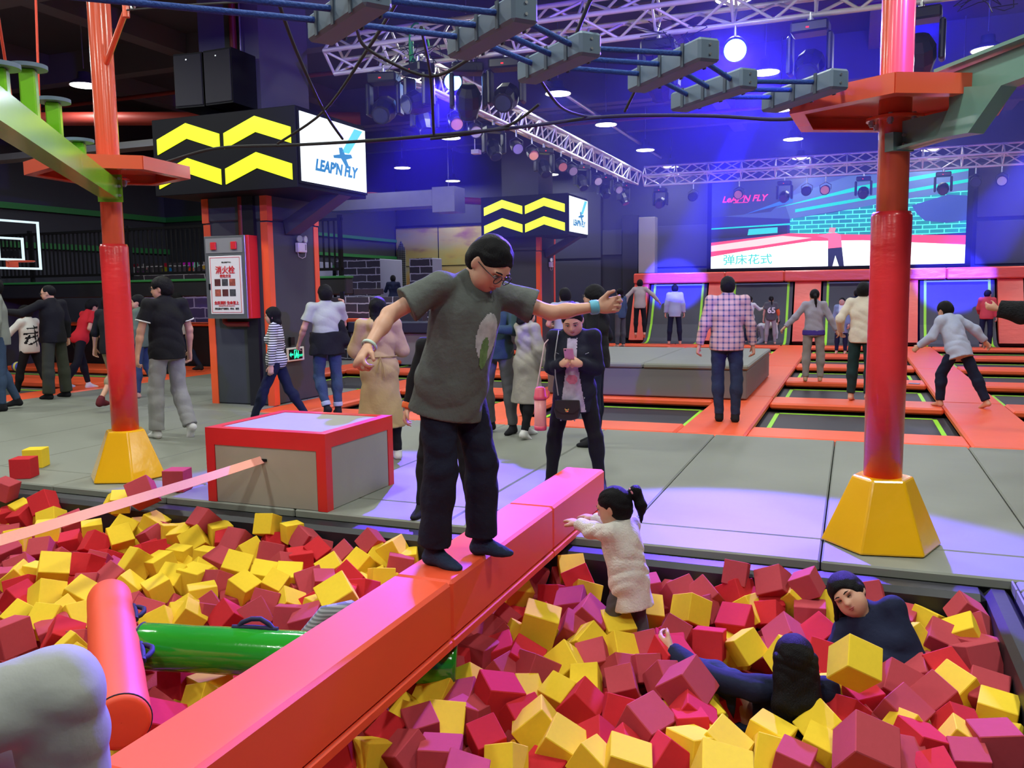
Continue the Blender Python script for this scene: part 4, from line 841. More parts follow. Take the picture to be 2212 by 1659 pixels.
tc = N(nt, 'ShaderNodeTexCoord'); sp = N(nt, 'ShaderNodeSeparateXYZ'); nt.links.new(tc.outputs['Object'], sp.inputs[0]); cb = N(nt, 'ShaderNodeCombineXYZ'); nt.links.new(sp.outputs[0], cb.inputs[0]); nt.links.new(sp.outputs[2], cb.inputs[1])
br = N(nt, 'ShaderNodeTexBrick'); nt.links.new(cb.outputs[0], br.inputs['Vector']); br.inputs['Color1'].default_value = (0, .20, .32, 1); br.inputs['Color2'].default_value = (0, .34, .44, 1); br.inputs['Mortar'].default_value = (.1, 1, .95, 1); br.inputs['Scale'].default_value = 1; br.inputs['Brick Width'].default_value = .34; br.inputs['Row Height'].default_value = .115; br.inputs['Mortar Size'].default_value = .014
nt.links.new(br.outputs['Color'], bs.inputs['Emission Color']); bs.inputs['Emission Strength'].default_value = 1.1
b = MB(); slots = []; midx = []
for i, (nme, c, s_, poly) in enumerate(L_):
    mm = MATS.get('scr_' + nme) or E_(nme, c, s_)
    if mm not in slots: slots.append(mm)
    y_ = 24.955 - .0022 * i; n0 = len(b.f)
    b.prism([(SX0 + (SX1 - SX0) * u, y_, SZ0 + (SZ1 - SZ0) * v) for u, v in poly], (0, .002, 0)); midx += [slots.index(mm)] * (len(b.f) - n0)
o = rel(b, 'display', None, t)
for mm in slots: o.data.materials.append(mm)
o.data.polygons.foreach_set('material_index', midx)
yT = 24.955 - .0022 * 19 - 24.95
def stext(body, u, v, size, m, sh=0.0, bold=.004, sx=1.0): return text_mesh('screen_text', body, size, m, t, (SX0 + (SX1 - SX0) * u + .6, yT, (SZ1 - SZ0) * v + .02), (PI / 2, 0, 0), .001, align='LEFT', shear=sh, bold=bold, sx=sx)
stext("LeAP'N FLY", .045, .80, .24, emit('scr_neon', (1.0, .03, .18), 1.6), .3, sx=1.0); stext('弹床花式', .052, .09, .30, emit('scr_tealtext', (.05, .65, .62), 1.0), 0, .003, 1.12)
b = MB(); b.span((SX0 + .6, 24.90, SZ0 + 1.80), (SX0 + 1.0, 24.902, SZ0 + 1.815)); rel(b, 'screen_underline', MATS['scr_neon'], t)
# ------------------------------------------------------------------ hall lamps
k = 0
rown = {-0.6: 'row behind the viewer', 3.2: 'row above the foam pit', 7.0: 'row above the red framed box', 5.5: 'side row near the pit', 10.7: 'near row', 14.5: 'second row', 17.6: 'third row', 21.2: 'fourth row', 24.4: 'far row'}
for lx, ly in LAMPS:
    lab = 'round white hall lamp, %s, %s' % (rown.get(ly, 'overhead row over the pit'), {-14.8: 'outermost left', -11.6: 'far left', -8.4: 'left', -4.85: 'left of centre', -1.4: 'centre', 1.7: 'right', 4.9: 'far right'}[lx])
    t = thing('hall_lamp', lab, 'lamp', (lx, ly, LAMP_Z), 0, 'round hall lamps')
    MB().lathe([(.001, .06), (.09, .06), (.10, -.04), (.19, -.09), (.235, -.13), (.24, -.145), (.22, -.138), (.001, -.12)], (0, 0, 0), 28).build('housing', mat('lamp_housing', (.10, .10, .11), .5), t)
    MB().cyl((0, 0, -.150), (0, 0, -.140), .215, n=28).build('diffuser', emit('lamp_white', (1, 1, 1), 6.0), t)
    MB().cyl((0, 0, .12), (0, 0, 1.2), .008, n=6).build('rod', STEEL, t)
# service runs under the ceiling
for i, (a_, c_, r, m_, lab) in enumerate([((-17, 8.0, 4.3), (-8.2, 13.5, 4.55), .11, RED_PIPE, 'thick red sprinkler pipe at the upper left'), ((-17, 13.2, 5.3), (8, 13.2, 5.3), .04, RED_PIPE, 'thin red pipe along the near ceiling beam'), ((-17, 19.0, 5.2), (8, 19.0, 5.2), .035, RED_PIPE, 'thin red pipe across the middle of the ceiling'), ((-13.6, 19, 4.1), (-9.8, 23.5, 4.05), .10, RED_PIPE, 'thick red pipe above the sunset mural'), ((-17, 6.6, 5.0), (8, 6.6, 5.0), .03, STEEL, 'thin grey conduit above the pit'), ((T2X + .7, 10.5, 5.0), (T2X + .7, 23.5, 5.0), .04, STEEL, 'grey cable tray beside the long truss')]):
    b = MB(); b.cyl(a_, c_, r, n=12); tag(b.build('ceiling_pipe', m_), lab, 'pipe')
b = MB(); b.span((-12.6, 19, 3.55), (-9.6, 19.6, 3.95), bev=.01); b.span((-9.6, 19, 3.4), (-9.0, 19.6, 4.0)); b.cyl((-12.2, 19.3, 3.95), (-12.2, 19.3, 6.2), .01, n=6); b.cyl((-9.3, 19.3, 4.0), (-9.3, 19.3, 6.2), .01, n=6); tag(b.build('air_duct', DUCT), 'grey sheet metal air duct hanging left of the far column', 'duct')
b = MB(); b.span((-16.98, 10.4, 3.75), (-9.0, 10.7, 3.85)); tag(b.build('cable_tray', DUCT), 'grey cable tray behind the left orange post', 'cable tray')
b = MB(); b.span((-6.9, 15.35, 4.1), (-6.75, 15.5, 4.18)); b.cyl((-6.85, 15.42, 4.18), (-6.85, 15.42, 6.0), .01, n=6); tag(b.build('security_camera', WHITE_PL), 'white security camera right of the near sign', 'camera')
# hoop at the far left
t = thing('basketball_hoop', 'glass basketball backboard with glowing white frame at the left edge', 'basketball hoop', (-13.65, 10.9, 1.2))
FR = emit('lit_frame', (0.75, 0.95, 1.0), .9)
b = MB(); X = -13.65; ya, yb, za, zb = 10.2, 11.36, 1.97, 2.82; w = .035
for lo, hi in (((ya, za), (yb, za + w)), ((ya, zb - w), (yb, zb)), ((ya, za), (ya + w, zb)), ((yb - w, za), (yb, zb))): b.span((X, lo[0], lo[1]), (X + .03, hi[0], hi[1]))
rel(b, 'frame', FR, t)
b = MB(); ya, yb, za, zb = 10.52, 11.02, 2.12, 2.52
for lo, hi in (((ya, za), (yb, za + w)), ((ya, zb - w), (yb, zb)), ((ya, za), (ya + w, zb)), ((yb - w, za), (yb, zb))): b.span((X + .01, lo[0], lo[1]), (X + .04, hi[0], hi[1]))
rel(b, 'target_square', FR, t)
b = MB(); b.torus((-13.4, 10.77, 2.10), .21, .012, (0, 0, 1)); b.span((-13.66, 10.68, 2.0), (-13.58, 10.86, 2.12)); rel(b, 'rim', ORANGE_STEEL, t)
b = MB(); b.span((-14.5, 11.0, 0), (-14.38, 11.12, 2.5)); b.span((-14.5, 10.95, 2.2), (-13.66, 11.05, 2.3)); rel(b, 'stand', BLACK, t)
# ------------------------------------------------------------------ figures: smooth-union distance fields turned into one surface
class Fig:
    """a list of rounded shapes blended into one closed surface"""
    def __init__(s): s.p = []
    def rc(s, a, b, ra, rb=None, k=.02, sub=False, cut=None, sq=None):
        """tapered capsule a->b; cut='b'/'a'/'ab' gives flat ends; sq=(axis vector, factor) flattens it along that axis"""
        s.p.append(('rc', np.array(a, float), np.array(b, float), ra, ra if rb is None else rb, k, sub, cut, sq)); return s
    def el(s, c, r, R=None, k=.02, sub=False, planes=None):
        s.p.append(('el', np.array(c, float), np.array(r, float), None if R is None else np.array(R, float), planes, k, sub)); return s
    def bounds(s):
        lo, hi = np.full(3, 9e9), np.full(3, -9e9)
        for q in s.p:
            a, b = s._bb(q)
            if not (q[6]): lo = np.minimum(lo, a); hi = np.maximum(hi, b)
        return lo, hi
    @staticmethod
    def _bb(q):
        if q[0] == 'rc': r = max(q[3], q[4]); return np.minimum(q[1], q[2]) - r, np.maximum(q[1], q[2]) + r
        r = q[2].max() if q[3] is not None else q[2]; return q[1] - r, q[1] + r
    def surface(s, h, noise=0.0, nscale=8.0, post=None):
        lo, hi = s.bounds(); lo = lo - 3 * h; hi = hi + 3 * h; n = np.ceil((hi - lo) / h).astype(int) + 1
        D = np.full(n, 1.0, np.float32); X = [lo[i] + h * np.arange(n[i]) for i in range(3)]
        for q in s.p:
            a, b = s._bb(q); k = q[5]; m = k + 2.5 * h
            i0 = np.maximum(0, np.floor((a - m - lo) / h).astype(int)); i1 = np.minimum(n, np.ceil((b + m - lo) / h).astype(int) + 1)
            if (i1 <= i0).any(): continue
            sl = tuple(slice(i0[j], i1[j]) for j in range(3)); gx, gy, gz = [X[j][sl[j]] for j in range(3)]
            P = np.stack(np.meshgrid(gx, gy, gz, indexing='ij'), -1)
            if q[0] == 'rc':
                A, B, ra, rb = q[1], q[2], q[3], q[4]; ba = B - A; L2 = max(ba @ ba, 1e-9); pa = P - A; hh = np.clip(pa @ ba / L2, 0, 1)
                v = pa - hh[..., None] * ba
                if q[8]:
                    ax = _n(np.array(q[8][0], float)); f = q[8][1]; c = v @ ax; v = v + (c * (1 / f - 1))[..., None] * ax
                    d = (np.linalg.norm(v, axis=-1) - (ra + (rb - ra) * hh)) * min(1, f) ** .5
                else: d = np.linalg.norm(v, axis=-1) - (ra + (rb - ra) * hh)
                if q[7]:
                    u = ba / math.sqrt(L2)
                    if 'b' in q[7]: d = np.maximum(d, (P - B) @ u)
                    if 'a' in q[7]: d = np.maximum(d, -(pa @ u))
            else:
                v = P - q[1]
                if q[3] is not None: v = v @ q[3]
                k0 = np.linalg.norm(v / q[2], axis=-1); k1 = np.linalg.norm(v / q[2] ** 2, axis=-1); d = k0 * (k0 - 1) / np.maximum(k1, 1e-6)
                if q[4] is not None:
                    for pn, po in q[4]: d = np.maximum(d, (P - np.array(po)) @ _n(np.array(pn, float)))
            S = D[sl]
            if q[6]:
                d = -d; t = np.clip(.5 - .5 * (S - d) / max(k, 1e-5), 0, 1); D[sl] = (S * (1 - t) + d * t + max(k, 1e-5) * t * (1 - t)).astype(np.float32)
            else:
                t = np.clip(.5 + .5 * (S - d) / max(k, 1e-5), 0, 1); D[sl] = (S * (1 - t) + d * t - k * t * (1 - t)).astype(np.float32)
        if post is not None or noise:
            P = np.stack(np.meshgrid(*X, indexing='ij'), -1)
            if noise:
                q = P * nscale; D += (noise * (1.0 - 1.6 * np.abs(np.sin(q[..., 0] * .55 + q[..., 2] * .75 + 1.9 * np.sin(q[..., 2] * .31 + q[..., 1] * .5))) + .55 * np.sin(q[..., 2] * 1.3 - q[..., 0] * 1.1 + 1.2 * np.sin(q[..., 1] * .8)))).astype(np.float32)
            if post is not None: D = post(P, D)
        return nets(D, lo, h)
def nets(D, lo, h):
    s = D < 0; n = D.shape
    c = np.zeros(tuple(np.array(n) - 1), np.int8)
    for dx in (0, 1):
        for dy in (0, 1):
            for dz in (0, 1): c += s[dx:n[0] - 1 + dx, dy:n[1] - 1 + dy, dz:n[2] - 1 + dz]
    act = (c > 0) & (c < 8); I = np.argwhere(act); idx = np.full(act.shape, -1, np.int64); idx[act] = np.arange(len(I))
    if not len(I): return np.zeros((0, 3)), np.zeros((0, 4), int)
    acc = np.zeros((len(I), 3)); cnt = np.zeros(len(I))
    cs = [(0, 0, 0), (1, 0, 0), (0, 1, 0), (1, 1, 0), (0, 0, 1), (1, 0, 1), (0, 1, 1), (1, 1, 1)]
    V = [D[I[:, 0] + a, I[:, 1] + b, I[:, 2] + g] for a, b, g in cs]
    for i in range(8):
        for j in range(i + 1, 8):
            df = [cs[j][t] - cs[i][t] for t in range(3)]
            if sum(abs(t) for t in df) != 1: continue
            m = (V[i] < 0) != (V[j] < 0); t = np.where(m, V[i] / np.where(m, V[i] - V[j], 1), 0)
            p = np.array(cs[i])[None] + t[:, None] * np.array(df)[None]; acc += p * m[:, None]; cnt += m
    pts = lo + (I + acc / cnt[:, None]) * h; F = []
    for ax in range(3):
        u, w = (ax + 1) % 3, (ax + 2) % 3; sl0 = [slice(None)] * 3; sl1 = [slice(None)] * 3; sl0[ax] = slice(0, n[ax] - 1); sl1[ax] = slice(1, n[ax])
        a, b = s[tuple(sl0)], s[tuple(sl1)]; m = a != b; E = np.argwhere(m); fl = a[m]
        ok = (E[:, u] > 0) & (E[:, w] > 0) & (E[:, u] < n[u] - 1) & (E[:, w] < n[w] - 1); E = E[ok]; fl = fl[ok]
        q = []
        for du, dw in ((-1, -1), (0, -1), (0, 0), (-1, 0)):
            e = E.copy(); e[:, u] += du; e[:, w] += dw; q.append(idx[e[:, 0], e[:, 1], e[:, 2]])
        q = np.stack(q, 1); q[~fl] = q[~fl][:, ::-1]; F.append(q)
    F = np.concatenate(F); return pts, F[(F >= 0).all(1)]
def nmesh(name, pts, F, m, parent=None, label=None):
    me = bpy.data.meshes.new(name); me.vertices.add(len(pts)); me.vertices.foreach_set('co', pts.astype(np.float32).ravel())
    me.loops.add(F.size); me.loops.foreach_set('vertex_index', F.astype(np.int32).ravel()); me.polygons.add(len(F))
    me.polygons.foreach_set('loop_start', np.arange(0, F.size, F.shape[1], dtype=np.int32)); me.polygons.foreach_set('loop_total', np.full(len(F), F.shape[1], np.int32))
    me.polygons.foreach_set('use_smooth', np.ones(len(F), bool)); me.update(calc_edges=True)
    if m: me.materials.append(m)
    o = bpy.data.objects.new(name, me); COL.objects.link(o)
    if parent: o.parent = parent
    return tag(o, label)
def decal(src, test, off, name, m, parent, label=None):
    """print lying on a garment: the garment's own faces where test() holds, lifted by off"""
    pts, F = src; a, b, c, d = [pts[F[:, i]] for i in range(4)]; nn = np.cross(c - a, d - b); nn /= np.maximum(np.linalg.norm(nn, axis=1), 1e-9)[:, None]; cen = (a + b + c + d) / 4
    k = test(cen, nn); F2 = F[k]
    if not len(F2): return None
    vn = np.zeros_like(pts)
    for i in range(4): np.add.at(vn, F[:, i], nn)
    vn /= np.maximum(np.linalg.norm(vn, axis=1), 1e-9)[:, None]; u, inv = np.unique(F2, return_inverse=True)
    return nmesh(name, pts[u] + vn[u] * off, inv.reshape(F2.shape), m, parent, label)
def cloth(name, col, var=.10, rough=.85, bump=.35, bs=16, sheen=.0): return mat('cloth_' + name, col, rough, var=var, vscale=5, bump=bump, bscale=bs, sheen=sheen, spec=.25)
def V3(*a): return np.array(a, float)
def Rx(a): c, s = math.cos(a), math.sin(a); return np.array([[1, 0, 0], [0, c, -s], [0, s, c]])
def Ry(a): c, s = math.cos(a), math.sin(a); return np.array([[c, 0, s], [0, 1, 0], [-s, 0, c]])
def Rz(a): c, s = math.cos(a), math.sin(a); return np.array([[c, -s, 0], [s, c, 0], [0, 0, 1]])
def hand(fig, wrist, fwd, up, s, side, curl=.45, fr=None, spread=.12, k=.008):
    """palm, four fingers and a thumb; fwd: wrist->knuckles, up: back of the hand; side +1 = thumb towards fwd x up"""
    f = _n(np.array(fwd, float)); u = np.array(up, float); u = _n(u - f * (u @ f)); r = np.cross(f, u) * side; fr = fr or .0082 * s
    fig.rc(wrist - f * .01 * s, wrist + f * .035 * s, .024 * s, .034 * s, k=.012, sq=(u, .62)); fig.rc(wrist + f * .03 * s, wrist + f * .075 * s, .036 * s, .040 * s, k=.012, sq=(u, .50))
    for i, (o, L) in enumerate(((.030, .072), (.010, .080), (-.011, .074), (-.030, .058))):
        p = wrist + f * (.085 - .006 * abs(i - 1)) * s + r * o * s; a = 0.0; cc = curl * (1 + .12 * i); d0 = _n(f + r * (spread * (1.5 - i) * .35))
        for j, q in enumerate((.45, .30, .25)):
            a += cc * (1.0, 1.25, .8)[j]; d = d0 * math.cos(a) - u * math.sin(a); e = p + d * L * q * s; fig.rc(p, e, fr * (1.06, 1, .92)[j], fr * (1, .93, .8)[j], k=.004); p = e
    p = wrist + f * .022 * s + r * .030 * s - u * .008 * s; d = _n(f * .75 + r * .60 - u * .28)
    e = p + d * .045 * s; fig.rc(p, e, fr * 1.45, fr * 1.15, k=.010); d2 = _n(f * .93 + r * .18 - u * (.3 + curl * .5)); fig.rc(e, e + d2 * .030 * s, fr * 1.15, fr * .95, k=.004)
PEOPLE = []
def person(label, loc, H=1.68, yaw=0.0, vox=.012, lean=0, side=0, twist=0, head=(0, 0, 0), armL=((-.2, 0, -1), (-.1, .2, -1)), armR=((.2, 0, -1), (.1, .2, -1)),
           legL=((-.05, .0, -1), (-.02, 0, -1)), legR=((.05, 0, -1), (.02, 0, -1)), feet=(0, 0), toe=(0, 0), lift=0.0, sex='m', hs=1.0, wide=1.0, top=None, bottom=None, shoes=None, hair='short', hair_m=None,
           skin=None, curl=(.45, .45), sleeve='long', top_len=.0, skirt=None, hood=False, glasses=False, sock=None, prone=None, extra=None, face=True, group='people in the hall', loose=1.0, tloose=1.0, fr=None, neck_open=0.0, hup=(None, None), cuff=None, hem_cuff=None, root_h=None, hand_s=1.0):
    """one person: local x = own right, y = facing, z = up. directions of limbs are given in that frame."""
    hair_m = hair_m or HAIR; skin = skin or SKIN; s = H / 1.70; fr = fr or max(.0085, .60 * vox / max(s, .6))
    T = Rz(rad(twist)) @ Rx(-rad(lean)) @ Ry(rad(side))
    if prone is not None: pass
    th, sh_, ank = .245 * H, .245 * H, .045 * H; hw = .052 * H * (1.05 if sex == 'f' else 1)
    hipL, hipR = V3(-hw, 0, 0), V3(hw, 0, 0); J = {}
    for nm, hp, (td, sd) in (('L', hipL, legL), ('R', hipR, legR)):
        kn = hp + _n(np.array(td, float)) * th; an = kn + _n(np.array(sd, float)) * sh_; J[nm] = [hp, kn, an]
    low = min(J['L'][2][2], J['R'][2][2]) - ank; hz = (root_h if root_h is not None else -low + lift)
    for nm in 'LR': J[nm] = [p + V3(0, 0, hz) for p in J[nm]]
    pel = V3(0, 0, hz); up = lambda x, y, z: pel + T @ (V3(x, y, z) * H)
    wf = wide * (0.93 if sex == 'f' else 1.0); shw = .098 * wf
    ch = up(0, .004, .185); wst = up(0, 0, .09); nk = up(0, -.004, .325); shL, shR = up(-shw, -.002, .288), up(shw, -.002, .288)
    HR = T @ Rz(rad(head[1])) @ Rx(-rad(head[0])) @ Ry(rad(head[2])); g = 1.0 * hs * s
    hc = nk + T @ V3(0, .008, 0) * H + HR @ V3(0, .012, .100) * g
    hp = lambda x, y, z: hc + HR @ (V3(x, y, z) * g)
    UA, FA = .165 * H, .145 * H; A = {}
    for nm, sp_, (ud, fd) in (('L', shL, armL), ('R', shR, armR)):
        el = sp_ + _n(np.array(ud, float)) * UA; wr = el + _n(np.array(fd, float)) * FA; A[nm] = [sp_, el, wr, _n(np.array(fd, float))]
    t = thing('person', label, 'person', (loc[0], loc[1], loc[2]), yaw, group); PEOPLE.append((label, t))
    # ---- body: one continuous surface
    B = Fig(); tw = wf * s
    def torso(F, d, k=.06, low_=True):
        F.el(up(0, 0, .015), (.150 * tw * (1.06 if sex == 'f' else 1) + d, .105 * s + d, .115 * s + d), T, k=k); F.el(up(0, .004, .10), (.125 * tw + d, .092 * s + d, .13 * s + d), T, k=k); F.el(up(0, 0, .20), (.152 * tw + d, .103 * s + d, .13 * s + d), T, k=k)
        if sex == 'f' : 
            for sx in (-1, 1): F.el(up(sx * .04, .052, .195), (.052 * s + d * .5, .045 * s + d * .5, .05 * s + d * .5), T, k=.05)
        F.rc(shL, shR, .048 * s + d * .75, None, k=k); F.rc(up(0, 0, .27), up(0, -.004, .315), .07 * s + d, .048 * s + d, k=.05)
    torso(B, -.004); B.rc(up(0, -.006, .30), nk + HR @ V3(0, 0, .03) * g, .050 * s, .046 * g, k=.03)
    def legs(F, d0, d1, d2, k=.04, to=1.0, cut=None, only='LR'):
        for nm in only:
            h_, kn, an = J[nm]; e = kn + (an - kn) * to
            F.rc(h_ + V3(0, 0, .01), kn, .078 * s * (.5 + .5 * wide) + d0, .050 * s + d1, k=k); F.rc(kn, e, .050 * s + d1, .031 * s + d2, k=k * .6, cut=cut)
            mid = kn + (an - kn) * .28; bk = np.cross(an - kn, V3(1, 0, 0)); F.el(mid - _n(bk) * .012 * s * np.sign(bk[1] or 1), (.047 * s + d1, .047 * s + d1, .09 * s), None, k=.04)
    legs(B, -.006, -.006, 0)
    FT = {}
    for i, nm in enumerate('LR'):
        an = J[nm][2]; fd = Rz(rad(feet[i])) @ V3(0, math.cos(rad(toe[i])), -math.sin(rad(toe[i]))); dn = Rz(rad(feet[i])) @ V3(0, -math.sin(rad(toe[i])), -math.cos(rad(toe[i]))); FT[nm] = (an, fd, dn)
        B.rc(an + dn * .0, an - fd * .022 * s + dn * .040 * s, .030 * s, .028 * s, k=.02); B.rc(an - fd * .02 * s + dn * .045 * s, an + fd * .115 * s + dn * .052 * s, .028 * s, .024 * s, k=.03, sq=(dn, .9)); B.rc(an + fd * .10 * s + dn * .054 * s, an + fd * .15 * s + dn * .058 * s, .030 * s, .022 * s, k=.02, sq=(dn, .65)); B.rc(an, an + fd * .07 * s + dn * .035 * s, .028 * s, .022 * s, k=.03)
    for nm, sg in (('L', -1), ('R', 1)):
        sp_, el, wr, fd = A[nm]; B.rc(sp_, el, .047 * s, .037 * s, k=.03); B.rc(el, el + (wr - el) * .35, .037 * s, .036 * s, k=.02); B.rc(el + (wr - el) * .3, wr, .036 * s, .024 * s, k=.02)
        i = 0 if nm == 'L' else 1; ub = hup[i] if hup[i] is not None else None
        if ub is None:
            side_v = V3(sg, 0, 0); ub = side_v - fd * (side_v @ fd)
            if np.linalg.norm(ub) < .3: ub = V3(0, 0, 1)
        # thumb side: towards own front / up
        f_, u_ = fd, _n(np.array(ub, float) - fd * (np.array(ub, float) @ fd)); r_ = np.cross(f_, u_); want = V3(0, .7, .7); sd_ = 1 if r_ @ want > 0 else -1
        hand(B, wr, fd, u_, g ** .5 * s ** .5 * hand_s, sd_, curl[i], fr=fr)
    # head
    B.el(hp(0, -.008, .022), (.076 * g, .094 * g, .088 * g), HR, k=.01); B.el(hp(0, .022, -.022), (.064 * g, .070 * g, .085 * g), HR, k=.03); B.el(hp(0, .040, -.080), (.036 * g, .034 * g, .026 * g), HR, k=.04)
    for sx in (-1, 1):
        B.el(hp(sx * .040, .040, -.048), (.030 * g, .032 * g, .036 * g), HR, k=.03); B.el(hp(sx * .076, -.006, -.012), (.010 * g, .019 * g, .032 * g), HR @ Rz(sx * .4), k=.008)
    if vox < .016:
        for sx in (-1, 1): B.el(hp(sx * .031, .088, .004), (.017 * g, .012 * g, .011 * g), HR, k=.014, sub=True)
        B.rc(hp(0, .084, .006), hp(0, .102, -.026), .008 * g, .0115 * g, k=.014); B.el(hp(0, .094, -.032), (.017 * g, .010 * g, .008 * g), HR, k=.010)
        B.el(hp(0, .086, -.052), (.020 * g, .010 * g, .006 * g), HR, k=.008); B.el(hp(0, .084, -.062), (.017 * g, .010 * g, .0065 * g), HR, k=.008)
        for sx in (-1, 1): B.el(hp(sx * .030, .079, .019), (.024 * g, .012 * g, .007 * g), HR, k=.014)
    pts, F = B.surface(vox); body = nmesh('body', pts, F, skin, t)
    if face and vox < .016:
        for sx in (-1, 1):
            MB().ell(hp(sx * .031, .0845, .002), (.0145 * g, .007 * g, (.0020 if extra == 'closed' else .0058) * g), 14, 8, Matrix(HR.tolist())).build('eye', EYE_WHITE if vox < .009 and not extra == 'closed' else EYE_DARK, t)
            if vox < .009 and extra != 'closed': MB().ell(hp(sx * .031, .0885, .0005), (.0062 * g, .004 * g, .0052 * g), 12, 8, Matrix(HR.tolist())).build('iris', EYE_DARK, t); MB().tube([hp(sx * .017, .0895, .004), hp(sx * .031, .0925, .0085), hp(sx * .046, .086, .003)], .0016 * g, 6).build('eyelid', EYE_DARK, t)
            MB().tube([hp(sx * .014, .092, .022), hp(sx * .030, .093, .028), hp(sx * .048, .080, .022)], .003 * g, 6).build('eyebrow', hair_m, t)
        b = MB(); b.tube([hp(-.022, .0875, -.056), hp(-.010, .0955, -.0535), hp(0, .097, -.055), hp(.010, .0955, -.0535), hp(.022, .0875, -.056)], .0036 * g, 8, rs=[.001 * g, .004 * g, .0042 * g, .004 * g, .001 * g]); b.tube([hp(-.020, .0875, -.058), hp(0, .0950, -.0635), hp(.020, .0875, -.058)], .0045 * g, 8, rs=[.001 * g, .0055 * g, .001 * g]); b.build('lips', LIPS, t)
    # ---- garments
    G = {}
    if bottom:
        Q = Fig(); L = tloose; torso_b = .008 * min(L, 1.4)
        Q.el(up(0, 0, .012), (.150 * tw * (1.06 if sex == 'f' else 1) + torso_b, .105 * s + torso_b, .105 * s + torso_b), T, k=.04); Q.el(up(0, 0, .06), (.132 * tw + torso_b, .095 * s + torso_b, .08 * s), T, k=.05)
        bt = bottom.get('to', .97); fl = bottom.get('flare', 1.0)
        legs(Q, .010 * min(L, 1.2), .014 * L, .016 * L * fl, k=.035, to=bt, cut='b' if bt < 1.1 else None)
        cap = np.array(up(0, 0, .105)); Tn = T @ V3(0, 0, 1)
        capf = lambda P, D: np.where(np.linalg.norm((P - cap) - ((P - cap) @ Tn)[..., None] * Tn, axis=-1) < .24 * s, np.maximum(D, ((P - cap) @ Tn).astype(np.float32)), D)
        gp = Q.surface(vox, noise=.0024 * min(L, 1.3) if vox < .013 else 0, nscale=26 / s, post=capf)
        G['bottom'] = gp; nmesh(bottom.get('name', 'trousers'), *gp, bottom['m'], t)
        if bottom.get('hem'):
            Q = Fig()
            for nm in 'LR':
                h_, kn, an = J[nm]; Q.rc(kn + (an - kn) * (bt - .14), kn + (an - kn) * bt, .031 * s + .022 * L, .031 * s + .020 * L, k=.004, cut='ab')
            nmesh('trouser_cuff', *Q.surface(vox), bottom['hem'], t)
    sk = shoes or sock
    if sk:
        for nm in 'LR':
            Q = Fig(); an, fd, dn = FT[nm]; e = .006 if sock else .012; e = max(e, vox * .45); kn = J[nm][1]
            hgt = sk.get('h', .05) if isinstance(sk, dict) else .05
            Q.rc(an, an - fd * .022 * s + dn * .040 * s, .030 * s + e, .028 * s + e, k=.02); Q.rc(an - fd * .02 * s + dn * .045 * s, an + fd * .115 * s + dn * .052 * s, .028 * s + e, .024 * s + e, k=.03, sq=(dn, .9)); Q.rc(an + fd * .10 * s + dn * .054 * s, an + fd * .15 * s + dn * .058 * s, .030 * s + e, .022 * s + e, k=.02, sq=(dn, .65)); Q.rc(an, an + fd * .07 * s + dn * .035 * s, .028 * s + e, .022 * s + e, k=.03)
            Q.rc(an, an + _n(kn - an) * hgt * s, .031 * s + e, .034 * s + e, k=.01, cut='b'); nmesh('sock' if sock else 'shoe', *Q.surface(min(vox, .012)), sk['m'] if isinstance(sk, dict) else sk, t)
    if top:
        Q = Fig(); L = loose; d = .014 * L; tl = top_len
        torso(Q, d, k=.05)
        if L <= 1.1 or skirt: Q.el(up(0, 0, .02 - tl * .5), (.150 * tw + d * 1.2 + .008, .110 * s + d * 1.4 + .008, .12 * s + tl * H * .5), T, k=.05)
        if L > 1.1 and not skirt: Q.rc(up(0, .006, .20), up(0, .004, -.09 - tl), .120 * tw + d, .150 * tw + d * 1.3, k=.05, sq=(T @ V3(0, 1, 0), .88))
        if skirt: Q.rc(up(0, 0, .05), up(0, 0, .05 - skirt[0]), .14 * s + d, skirt[1] * s, k=.05, sq=(T @ V3(0, 1, 0), .80), cut='b')
        to = {'long': .96, 'short': None, 'elbow': .25, 'none': 0}[sleeve]; sw = top.get('sleeve_w', 1.0)
        for nm in 'LR':
            sp_, el, wr, fd = A[nm]
            if sleeve == 'short': Q.rc(sp_, sp_ + (el - sp_) * .66, .045 * s + d * .7, .046 * s + d * 1.5 * sw, k=.03, cut='b')
            elif sleeve != 'none': Q.rc(sp_, el, .045 * s + d * .7, .040 * s + d * sw, k=.03); Q.rc(el, el + (wr - el) * to, .040 * s + d * sw, .028 * s + d * .85 * sw, k=.02, cut='b')
        hem = np.array(up(0, 0, -.045 - tl if not skirt else .05 - skirt[0])); Tn = T @ V3(0, 0, 1); nkc = np.array(nk + T @ V3(0, .045, .005) * s)
        if hood: Q.rc(up(-.035, -.045, .285), up(.035, -.045, .285), .05 * s, None, k=.04); Q.rc(up(0, -.06, .25), up(0, -.065, .20), .05 * s, .03 * s, k=.04)
        if top.get('collar'): Q.rc(up(0, -.004, .30), nk + T @ V3(0, -.005, .022), .062 * s, .060 * s, k=.01, cut='b')
        hand_tops = [A[n_][2] for n_ in 'LR']
        def post(P, D):
            near = np.linalg.norm((P - hem) - ((P - hem) @ Tn)[..., None] * Tn, axis=-1)
            cutp = (-(P - hem) @ Tn); arm = np.full(D.shape, 9.0, np.float32)
            for n_ in 'LR':
                if sleeve == 'short' or sleeve == 'none': continue
                for a_, b_ in ((A[n_][0] * .35 + A[n_][1] * .65, A[n_][1]), (A[n_][1], A[n_][2])):
                    ba = b_ - a_; hh = np.clip((P - a_) @ ba / (ba @ ba), 0, 1); arm = np.minimum(arm, np.linalg.norm(P - a_ - hh[..., None] * ba, axis=-1))
            cutp = np.where(arm < .085 * s, -1, cutp)
            D = np.maximum(D, cutp.astype(np.float32))
